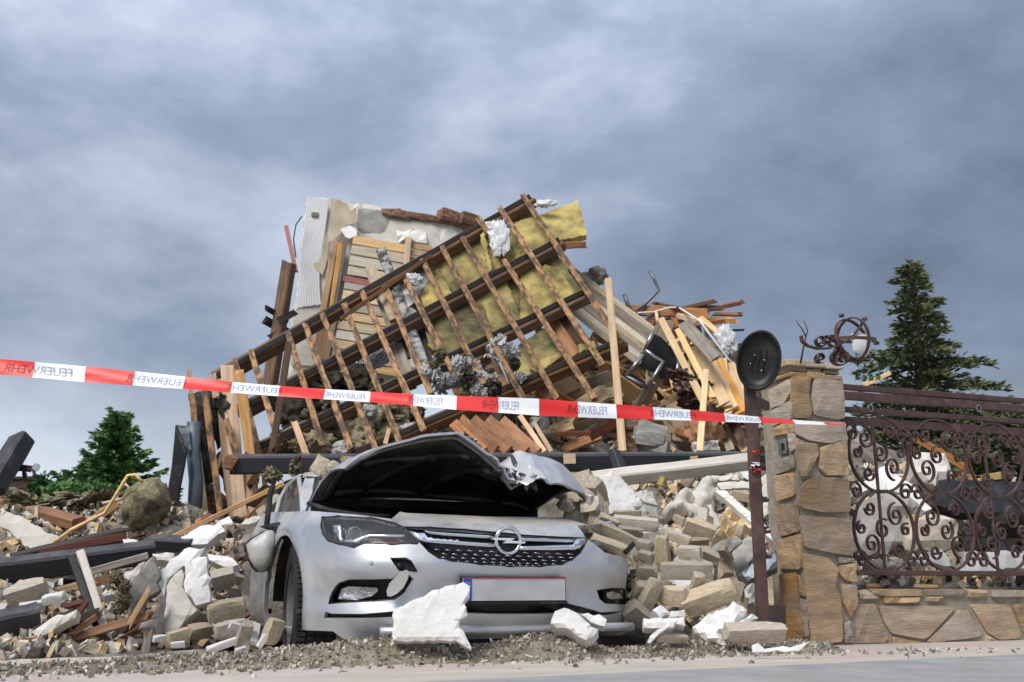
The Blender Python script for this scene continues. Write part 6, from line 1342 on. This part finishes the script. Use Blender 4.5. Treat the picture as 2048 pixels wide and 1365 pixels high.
# ------------------------------------------------------------ behind the fence
for (poly, d, m, lab, cat, n, T) in [([(730, 420), (840, 330), (900, 290), (1000, 380), (1140, 520), (1100, 540), (1000, 470), (900, 420)], 7.4, 'foam', 'white wall slab tilted behind the fence near the pillar', 'slab', (.1, -1, .6), .1), ([(1020, 250), (1080, 215), (1200, 230), (1250, 330), (1160, 400), (1050, 330)], 7.8, 'plaster', 'white rough wall fragment highest behind the fence', 'slab', (0, -1, .4), .2), ([(735, 600), (760, 480), (900, 430), (1070, 500), (1000, 560), (1000, 700), (900, 770), (740, 770)], 7.0, 'concrete', 'large grey concrete shell behind the fence beside the pillar', 'slab', (-.1, -1, .3), .15), ([(1020, 570), (1210, 560), (1290, 600), (1280, 720), (1200, 750), (1000, 740)], 6.9, 'brick', 'buff masonry block behind the middle of the fence', 'block', (0, -1, .2), .25), ([(1310, 760), (1627, 745), (1800, 750), (1800, 830), (1280, 860)], 6.8, 'foam', 'long white board low behind the right half of the fence', 'board', (0, -1, .6), .06), ([(1000, 760), (1180, 750), (1240, 830), (1020, 800)], 6.7, 'foam', 'white flat scrap low behind the fence', 'board', (0, -1, .8), .05), ([(780, 820), (860, 790), (980, 830), (860, 860)], 6.4, 'brick', 'buff flat stone low behind the fence beside the pillar', 'block', (0, -1, .5), .1)]:
    pts = [z4(*p) for p in poly]; c = (sum(p[0] for p in pts)/len(pts), sum(p[1] for p in pts)/len(pts))
    tag(slab('wall_fragment', pts, P(c[0], c[1], d), Vector(n), T, M[m], None, rough=.015, jag=.02), lab, cat)
bx_ = thing('black_tarp', 'black plastic covered object behind the right half of the fence', 'tarp', P(*z4(1450, 740), 7.6))
slab('cover', [z4(*p) for p in [(1175, 380), (1320, 370), (1800, 385), (1900, 480), (1900, 560), (1300, 540), (1150, 500)]], P(*z4(1500, 450), 7.6), Vector((0, -1, .7)), .1, M['black'], bx_, rough=.008)
slab('flank', [z4(*p) for p in [(1390, 545), (1900, 560), (1900, 690), (1400, 680)]], P(*z4(1500, 640), 7.4), Vector((0, -1, 0)), .1, M['black_matte'], bx_, rough=.02)
for (x1, y1, x2, y2, w_, m) in [(1180, 200, 1370, 370, 30, 'wood_brown'), (1060, 160, 1300, 300, 40, 'wood_orange'), (1200, 330, 1360, 370, 40, 'wood_orange'), (1230, 240, 1320, 360, 20, 'wood_pale'), (1390, 370, 1510, 350, 36, 'yellow'), (1540, 880, 1700, 890, 20, 'wood_pale')]:
    tag(bpx('plank', *z4(x1, y1), 8.2, *z4(x2, y2), 8.0, w_*.3737, .03, M[m], None, splinter=.04), f'broken {"yellow" if m == "yellow" else CN[m]} plank behind the iron fence beside {near(*z4((x1+x2)/2, (y1+y2)/2))}', 'plank', 'planks behind the fence')
tag(bpx('plank', *z3(960, 915), 8.3, *z3(1145, 830), 8.3, 9, .03, M['wood_pale'], None), 'pale stick pointing up above the fence rail right of the pillar', 'plank')
# ------------------------------------------------------------ scattered filler on the heaps
def spots(n, poly):
    xs = [p[0] for p in poly]; ys = [p[1] for p in poly]; k = 0; tries = 0
    while k < n and tries < n*20:
        tries += 1; x = random.uniform(min(xs), max(xs)); y = random.uniform(min(ys), max(ys))
        if not pip(x, y, poly): continue
        q = rayhit(x, y)
        if q is None: continue
        k += 1; yield x, y, q
def scatter(n, poly, kinds, lab, cat, group, name, lw=(.25, .9), ww=(.03, .12), flat=.5):
    for x, y, q in spots(n, poly):
        an = random.uniform(-1, 1)*flat*math.pi/2 + random.choice((0, 0, .5)); Lh = random.uniform(*lw)/2; kd_ = random.choice(kinds)
        dr = Vector((math.cos(an), random.uniform(-.5, .5), math.sin(an)*.8)).normalized()
        q = q+Vector((0, .05, random.uniform(-.03, .04)))
        o = beam(name, q-dr*Lh, q+dr*Lh, random.uniform(*ww), random.uniform(.018, .05), M[kd_], None, roll=random.uniform(-1, 1), rough=.05, splinter=.04, nseg=3)
        tl = 'lying level' if abs(dr.z) < .15 else ('sloping up to the right' if dr.z > 0 else 'sloping down to the right')
        tag(o, f"{'short' if Lh < (lw[0]+lw[1])/4 else 'long'} {CN[kd_]} {lab} {tl} beside {near(x, y)}", cat, group)
def scatter_ch(n, poly, kinds, lab, cat, group, name, sz=(.08, .25), meshes=None):
    meshes = meshes or CHUNKS
    for x, y, q in spots(n, poly):
        s_ = random.uniform(*sz)*random.uniform(.6, 1); kd_ = random.choice(kinds)
        o = inst(name, random.choice(meshes), M[kd_], Matrix.Translation(q+Vector((0, 0, s_*.15))) @ Euler((random.uniform(0, 6), random.uniform(0, 6), random.uniform(0, 6))).to_matrix().to_4x4(), (s_*1.3, s_, s_*.8)); tag(o, f"{'small' if s_ < (sz[0]+sz[1])*.42 else 'larger'} {CN[kd_]} {lab} beside {near(x, y)}", cat, group)
ZR = [(1080, 830), (1130, 740), (1180, 640), (1250, 620), (1450, 620), (1530, 700), (1530, 905), (1080, 905)]
scatter(135, ZR, ['wood_grey', 'wood_grey', 'wood_brown', 'wood_orange', 'wood_fresh', 'wood_fresh', 'wood_pale', 'wood_pale'], 'plank', 'plank', 'loose planks in the big heap', 'plank', lw=(.5, 1.7), ww=(.08, .22))
scatter_ch(55, ZR, ['concrete', 'brick_red', 'plaster', 'brick', 'tar'], 'masonry chunk', 'rubble', 'masonry chunks in the big heap', 'rubble_chunk', (.1, .35))
ZM = [(430, 1040), (520, 960), (560, 900), (850, 860), (1100, 840), (1100, 905), (700, 910), (560, 1000), (480, 1060)]
scatter(45, ZM, ['wood_brown', 'wood_orange', 'wood_dark', 'wood_grey'], 'broken board', 'plank', 'boards under the roof lattice', 'plank', lw=(.3, 1.0))
scatter_ch(30, ZM, ['brick', 'plaster', 'wool', 'wool_dark'], 'rubble chunk', 'rubble', 'chunks under the roof lattice', 'rubble_chunk', (.1, .3))
ZL = [(0, 990), (330, 990), (480, 1060), (480, 1290), (0, 1325)]
scatter(45, ZL, ['wood_brown', 'wood_dark', 'wood_fresh', 'wood_grey', 'wood_orange', 'wood_red'], 'broken stick', 'plank', 'loose sticks in the left heap', 'plank', lw=(.15, .7), ww=(.02, .07), flat=.35)
scatter_ch(60, ZL, ['plaster', 'brick', 'foam', 'concrete', 'tar', 'brick', 'wool'], 'masonry lump', 'rubble', 'masonry lumps in the left heap', 'rubble_chunk', (.06, .22))
ZB = [(1190, 960), (1500, 940), (1550, 1000), (1550, 1250), (1270, 1250), (1180, 1050)]
scatter_ch(75, ZB, ['brick', 'brick', 'brick', 'plaster', 'foam'], 'masonry lump', 'rubble', 'masonry lumps right of the car', 'rubble_chunk', (.10, .26), CHUNKS+BRICKS+BRICKS)
ZFn = [(1700, 930), (2048, 930), (2048, 1175), (1720, 1175)]
scatter_ch(35, ZFn, ['plaster', 'brick', 'foam', 'concrete', 'concrete'], 'masonry lump behind the fence', 'rubble', 'masonry lumps behind the fence', 'rubble_chunk', (.08, .28))
scatter(22, ZFn, ['wood_grey', 'wood_pale', 'wood_dark', 'wood_brown'], 'stick behind the fence', 'plank', 'sticks behind the fence', 'plank', lw=(.15, .6), ww=(.02, .06))
rs = random.Random(77)
for k in range(70):      # tangle of thin broken boards over the heap right of the roof section
    x = rs.uniform(1120, 1440); y = rs.uniform(max(630, 760-(x-1120)*1.0), 880); an = rs.choice((rs.gauss(.65, .3), rs.gauss(.65, .3), rs.gauss(-.3, .4), rs.gauss(1.3, .2))); ln = rs.uniform(30, 95); kd_ = rs.choice(['wood_fresh', 'wood_pale', 'wood_pale', 'wood_orange', 'wood_brown', 'wood_grey'])
    d_ = 10.1+(880-y)*.003-.3
    o = bpx('split_board', x-math.cos(an)*ln/2, y-math.sin(an)*ln/2, d_+.15, x+math.cos(an)*ln/2, y+math.sin(an)*ln/2, d_-.15, rs.uniform(4, 13), .022, M[kd_], None, rough=.05, splinter=.07, roll=rs.uniform(-.5, .5))
    tag(o, f"{'short' if ln < 60 else 'long'} {CN[kd_]} split board {'steep' if abs(math.sin(an)) > .75 else 'slanting' if abs(math.sin(an)) > .3 else 'level'} in the tangle beside {near(x, y)}", 'board', 'split boards in the tangle')
# ------------------------------------------------------------ dirt verge, chips, weeds
def berm(u, v):
    t_ = (v+.03)/.36*.9+.05
    if t_ <= 0: return -.006
    hh = (.050+.045*math.exp(-((u+.1)/.9)**2))*math.sin(math.pi*min(1, t_))*(.45+.9*max(0, noise.noise(Vector((u*2.2, v*3, 0)))+.45))
    return hh + (noise.noise(Vector((u*14, v*14, 2)))*.013+noise.noise(Vector((u*40, v*40, 4)))*.007)*sm(0, .2, t_) - .008
vs_ = []; fs = []; nu = 420; nv = 34
for i in range(nu+1):
    u = -4.2+6.0*i/nu
    for j in range(nv+1):
        v = -.06+.5*j/nv
        vs_.append(ST(u, v+.04*noise.noise(Vector((u*3, 1, 5))), berm(u, v) if j else -.006))
for i in range(nu):
    for j in range(nv): a = i*(nv+1)+j; fs.append((a, a+nv+1, a+nv+2, a+1))
o = mobj('dirt_verge', vs_, fs, M['dirt'], None, True, origin=Vector((0, 0, 0))); tag(o, 'strip of gravelly dirt and dry grass along the foot of the debris', 'dirt', kind='stuff')
def chips(name, pts, mats_, size, label, cat):
    vs_ = []; fs = []; mi = []
    for q in pts:
        s_ = random.uniform(*size); e_ = Euler((random.uniform(0, 6), random.uniform(0, 6), random.uniform(0, 6))).to_matrix(); b = len(vs_); k = random.choice(((1, 1, 1), (2.6, .5, .4), (1.6, 1.1, .4), (1.3, .8, .7)))
        for c in ((-1, -1, -1), (1, -1, -1), (1, 1, -1), (-1, 1, -1), (-1, -1, 1), (1, -1, 1), (1, 1, 1), (-1, 1, 1)):
            vs_.append(q + e_ @ Vector((c[0]*k[0]*s_*random.uniform(.6, 1), c[1]*k[1]*s_*random.uniform(.6, 1), c[2]*k[2]*s_*random.uniform(.6, 1)))*.5)
        m = random.randrange(len(mats_))
        for f in BOXF: fs.append(tuple(b+i for i in f)); mi.append(m)
    o = mobj(name, vs_, fs, None, origin=Vector((0, 0, 0)))
    for m in mats_: o.data.materials.append(M[m])
    o.data.polygons.foreach_set('material_index', mi); tag(o, label, cat, kind='stuff'); return o
pts = []
for _ in range(4200):
    u = random.uniform(-4.2, 1.78); v = random.gauss(.10, .10)
    pts.append(ST(u, v+.04*noise.noise(Vector((u*3, 1, 5))), max(0, berm(u, v))+.004))
for _ in range(500): pts.append(ST(random.uniform(-3.8, 2.8), -.02-abs(random.gauss(0, .16)), .002))
chips('gravel', pts, ['dirt', 'brick', 'plaster', 'wood_grey', 'dirt', 'concrete'], (.004, .022), 'gravel, crumbs and dry stalks scattered along the pavement edge', 'gravel')
pts = []
for poly, n in ((ZR, 900), (ZM, 500), (ZL, 2200), (ZB, 1500), (ZFn, 900)):
    xs = [p[0] for p in poly]; ys = [p[1] for p in poly]; k = 0
    while k < n:
        x = random.uniform(min(xs), max(xs)); y = random.uniform(min(ys), max(ys)); k += 1
        if pip(x, y, poly):
            q = rayhit(x, y)
            if q: pts.append(q+Vector((0, -.01, .02)))
chips('rubble_crumbs', pts, ['brick', 'plaster', 'wood_grey', 'wood_pale', 'rubble', 'wood_dark'], (.015, .075), 'small crumbs and splinters lying over the debris heaps', 'rubble')
def blades(name, c, n, hgt, spread, m, label, cat, curl_=.5):
    vs_ = []; fs = []
    for _ in range(n):
        a = random.uniform(0, 6.28); b = c+Vector((math.cos(a), math.sin(a)*.5, 0))*random.uniform(0, spread*.4); l = hgt*random.uniform(.5, 1); dr = Vector((math.cos(a)*curl_, math.sin(a)*curl_, 1)).normalized(); sd_ = dr.cross(Vector((0, 1, .1))).normalized()*random.uniform(.006, .016)
        k = len(vs_); vs_ += [b-sd_*.3, b+sd_*.3, b+dr*l*.55+sd_, b+dr*l*.55-sd_, b+dr*l+Vector((math.cos(a), math.sin(a), -.6))*l*.25]; fs += [(k, k+1, k+2, k+3), (k+3, k+2, k+4)]
    return tag(mobj(name, vs_, fs, m), label, cat)
blades('weed', G(1330, 1292)+Vector((0, .1, .05)), 40, .10, .14, M['leaf'], 'pale green weed growing in the dirt before the bricks', 'plant', .8)
blades('weed', G(1285, 1280)+Vector((0, .12, .05)), 30, .10, .10, M['needle'], 'dark blue green weed beside the lowest brick', 'plant', .5)
blades('weed', G(990, 1290)+Vector((0, .1, .04)), 24, .05, .12, M['leaf'], 'small green weed under the middle of the bumper', 'plant', .8)
blades('weed', G(750, 1300)+Vector((0, .15, .05)), 60, .05, .25, M['needle'], 'low mossy weed under the left side of the bumper', 'plant', .9)
dg = mat('drygrass', (0.30, 0.24, 0.13), (0.2, 0.15, 0.08), 0.9, 3, bump=0, vary=0)
vs_ = []; fs = []
for _ in range(3500):
    u = random.uniform(-4.2, 1.8); v = random.gauss(.11, .09); q = ST(u, v, max(0, berm(u, v))); a = random.uniform(0, 6.28); l = random.uniform(.02, .07); dr = Vector((math.cos(a), math.sin(a), random.uniform(.05, .7))).normalized(); s_ = Vector((-math.sin(a), math.cos(a), .2))*.002
    k = len(vs_); vs_ += [q-s_, q+s_, q+dr*l]; fs.append((k, k+1, k+2))
tag(mobj('dry_grass', vs_, fs, dg, origin=Vector((0, 0, 0))), 'dry grass stalks in the dirt verge', 'grass', kind='stuff')
# ------------------------------------------------------------ trees
def conifer(name, label, base, hgt, rad, m, seed, dens=1.0, top_thin=.25, shape=.9, tuft=.11, droop=.25):
    r = random.Random(seed); t = thing(name, label, 'tree', base)
    tube('trunk', [base+Vector((0, 0, hgt*k/8)) for k in range(9)], [rad*.075*(1-k/8.6)+.008 for k in range(9)], M['bark'], t, nseg=8)
    vs_ = []; fs = []; bv = []; bf = []
    nb = int(150*dens)
    for i in range(nb):
        f = (i+r.random())/nb; z = hgt*(.04+.95*f); Lb = rad*((1-f)**shape+.05)*r.uniform(.45, 1.15); a = i*2.399+r.uniform(-.4, .4)
        up = .30 if f > .8 else -.05
        nt_ = max(4, int(Lb/.042))
        for k in range(nt_):
            s_ = (k+.6)/nt_; q = base+Vector((math.cos(a)*Lb*s_, math.sin(a)*Lb*s_, z+Lb*s_*up-droop*Lb*s_*s_+.12*Lb*s_**3))
            wd = Lb*.34*(1-s_*.75)+.03
            for side in (-1, 0, 1, -.5, .5):
                for rep in range(2):
                    l = tuft*r.uniform(.6, 1.25); p0 = q+Vector((-math.sin(a), math.cos(a), 0))*side*wd*r.uniform(.3, 1)+Vector((0, 0, r.uniform(-.05, .03)))
                    dr = Vector((math.cos(a+side*.9), math.sin(a+side*.9), r.uniform(-.45, .5))).normalized(); sd_ = Vector((r.uniform(-1, 1), r.uniform(-1, 1), r.uniform(-1, 1))).cross(dr).normalized()*l*.17
                    b = len(vs_); vs_ += [p0, p0+dr*l*.5+sd_, p0+dr*l, p0+dr*l*.5-sd_]; fs.append((b, b+1, b+2, b+3))
        b = len(bv); sd_ = Vector((-math.sin(a), math.cos(a), 0))*.012
        e_ = base+Vector((math.cos(a)*Lb*.8, math.sin(a)*Lb*.8, z+Lb*.8*up-droop*Lb*.6)); o_ = base+Vector((0, 0, z)); bv += [o_-sd_, o_+sd_, e_, o_+Vector((0, 0, .025))]; bf += [(0+b, 1+b, 2+b), (1+b, 3+b, 2+b), (3+b, b, 2+b)]
    mobj('limbs', bv, bf, M['bark'], t); mobj('crown', vs_, fs, m, t)
q = P(1822, 520, 13.5)
conifer('spruce_tree', 'tall dark spruce standing behind the iron fence', Vector((q.x, 13.5, -.1)), P(1822, 520, 13.5).z+.1, 3.0, M['needle'], 3, .85, shape=1.25, tuft=.12)
q = P(238, 826, 21)
conifer('spruce_tree', 'young bright green spruce behind the left heap', Vector((q.x, 21, -.1)), P(238, 826, 21).z+.1, 2.7, M['needle_green'], 5, 1.1, shape=1.25, tuft=.16, droop=-.15)
def bush(name, label, c, rx_, ry_, rz_, n, m, sz, seed):
    r = random.Random(seed); vs_ = []; fs = []; t = thing(name, label, 'bush', Vector((c.x, c.y, -.1)))
    for i in range(8):
        a = r.uniform(0, 6.28); tube('stem', [Vector((c.x, c.y, -.1)), c+Vector((math.cos(a)*rx_*.4, math.sin(a)*ry_*.4, 0)), c+Vector((math.cos(a)*rx_*.75, math.sin(a)*ry_*.75, rz_*r.uniform(.2, .7)))], [.03, .018, .006], M['bark'], t, nseg=5)
    for _ in range(n):
        v = Vector((r.gauss(0, 1), r.gauss(0, 1), r.gauss(0, 1))).normalized()*r.uniform(.45, 1)**.6
        lob = .75+.35*noise.noise(v*2.3+Vector((seed, 0, 0)))
        q = c+Vector((v.x*rx_, v.y*ry_, v.z*rz_))*lob; dr = Vector((r.uniform(-1, 1), r.uniform(-1, 1), r.uniform(-.6, .8))).normalized(); s_ = dr.cross(Vector((r.uniform(-1, 1), r.uniform(-1, 1), r.uniform(-1, 1)))).normalized()*sz*.35; l = sz*r.uniform(.6, 1.3)
        b = len(vs_); vs_ += [q, q+dr*l*.5+s_, q+dr*l, q+dr*l*.5-s_]; fs.append((b, b+1, b+2, b+3))
    mobj('foliage', vs_, fs, m, t)
bush('leafy_bush', 'broad green leafy bush in front of the young spruce', P(165, 1000, 19), .95, .7, .45, 6000, M['needle_green'], .10, 4)
bush('leafy_bush', 'small green shrub beside the pink house', P(80, 975, 20), .28, .3, .3, 900, M['leaf'], .09, 9)
bush('leafy_bush', 'dark shrub low behind the fence at the right edge', P(2010, 900, 12.5), .9, .6, .8, 4500, M['needle'], .10, 7)
bush('leafy_bush', 'dark shrub behind the fence beside the white fragment', P(1900, 940, 12), .8, .6, .5, 4000, M['needle'], .10, 8)
# drop filler boards that would stick out into the open sky right of the heap
for o in list(COL.objects):
    if o.type == 'MESH' and o.parent is None and o.name.split('.')[0] in ('plank', 'split_board', 'timber'):
        mw = MW[o.name]
        for v in o.data.vertices:
            x_, y_ = proj(mw @ v.co)
            if 1492 < x_ < 1720 and y_ < 690: bpy.data.objects.remove(o); break
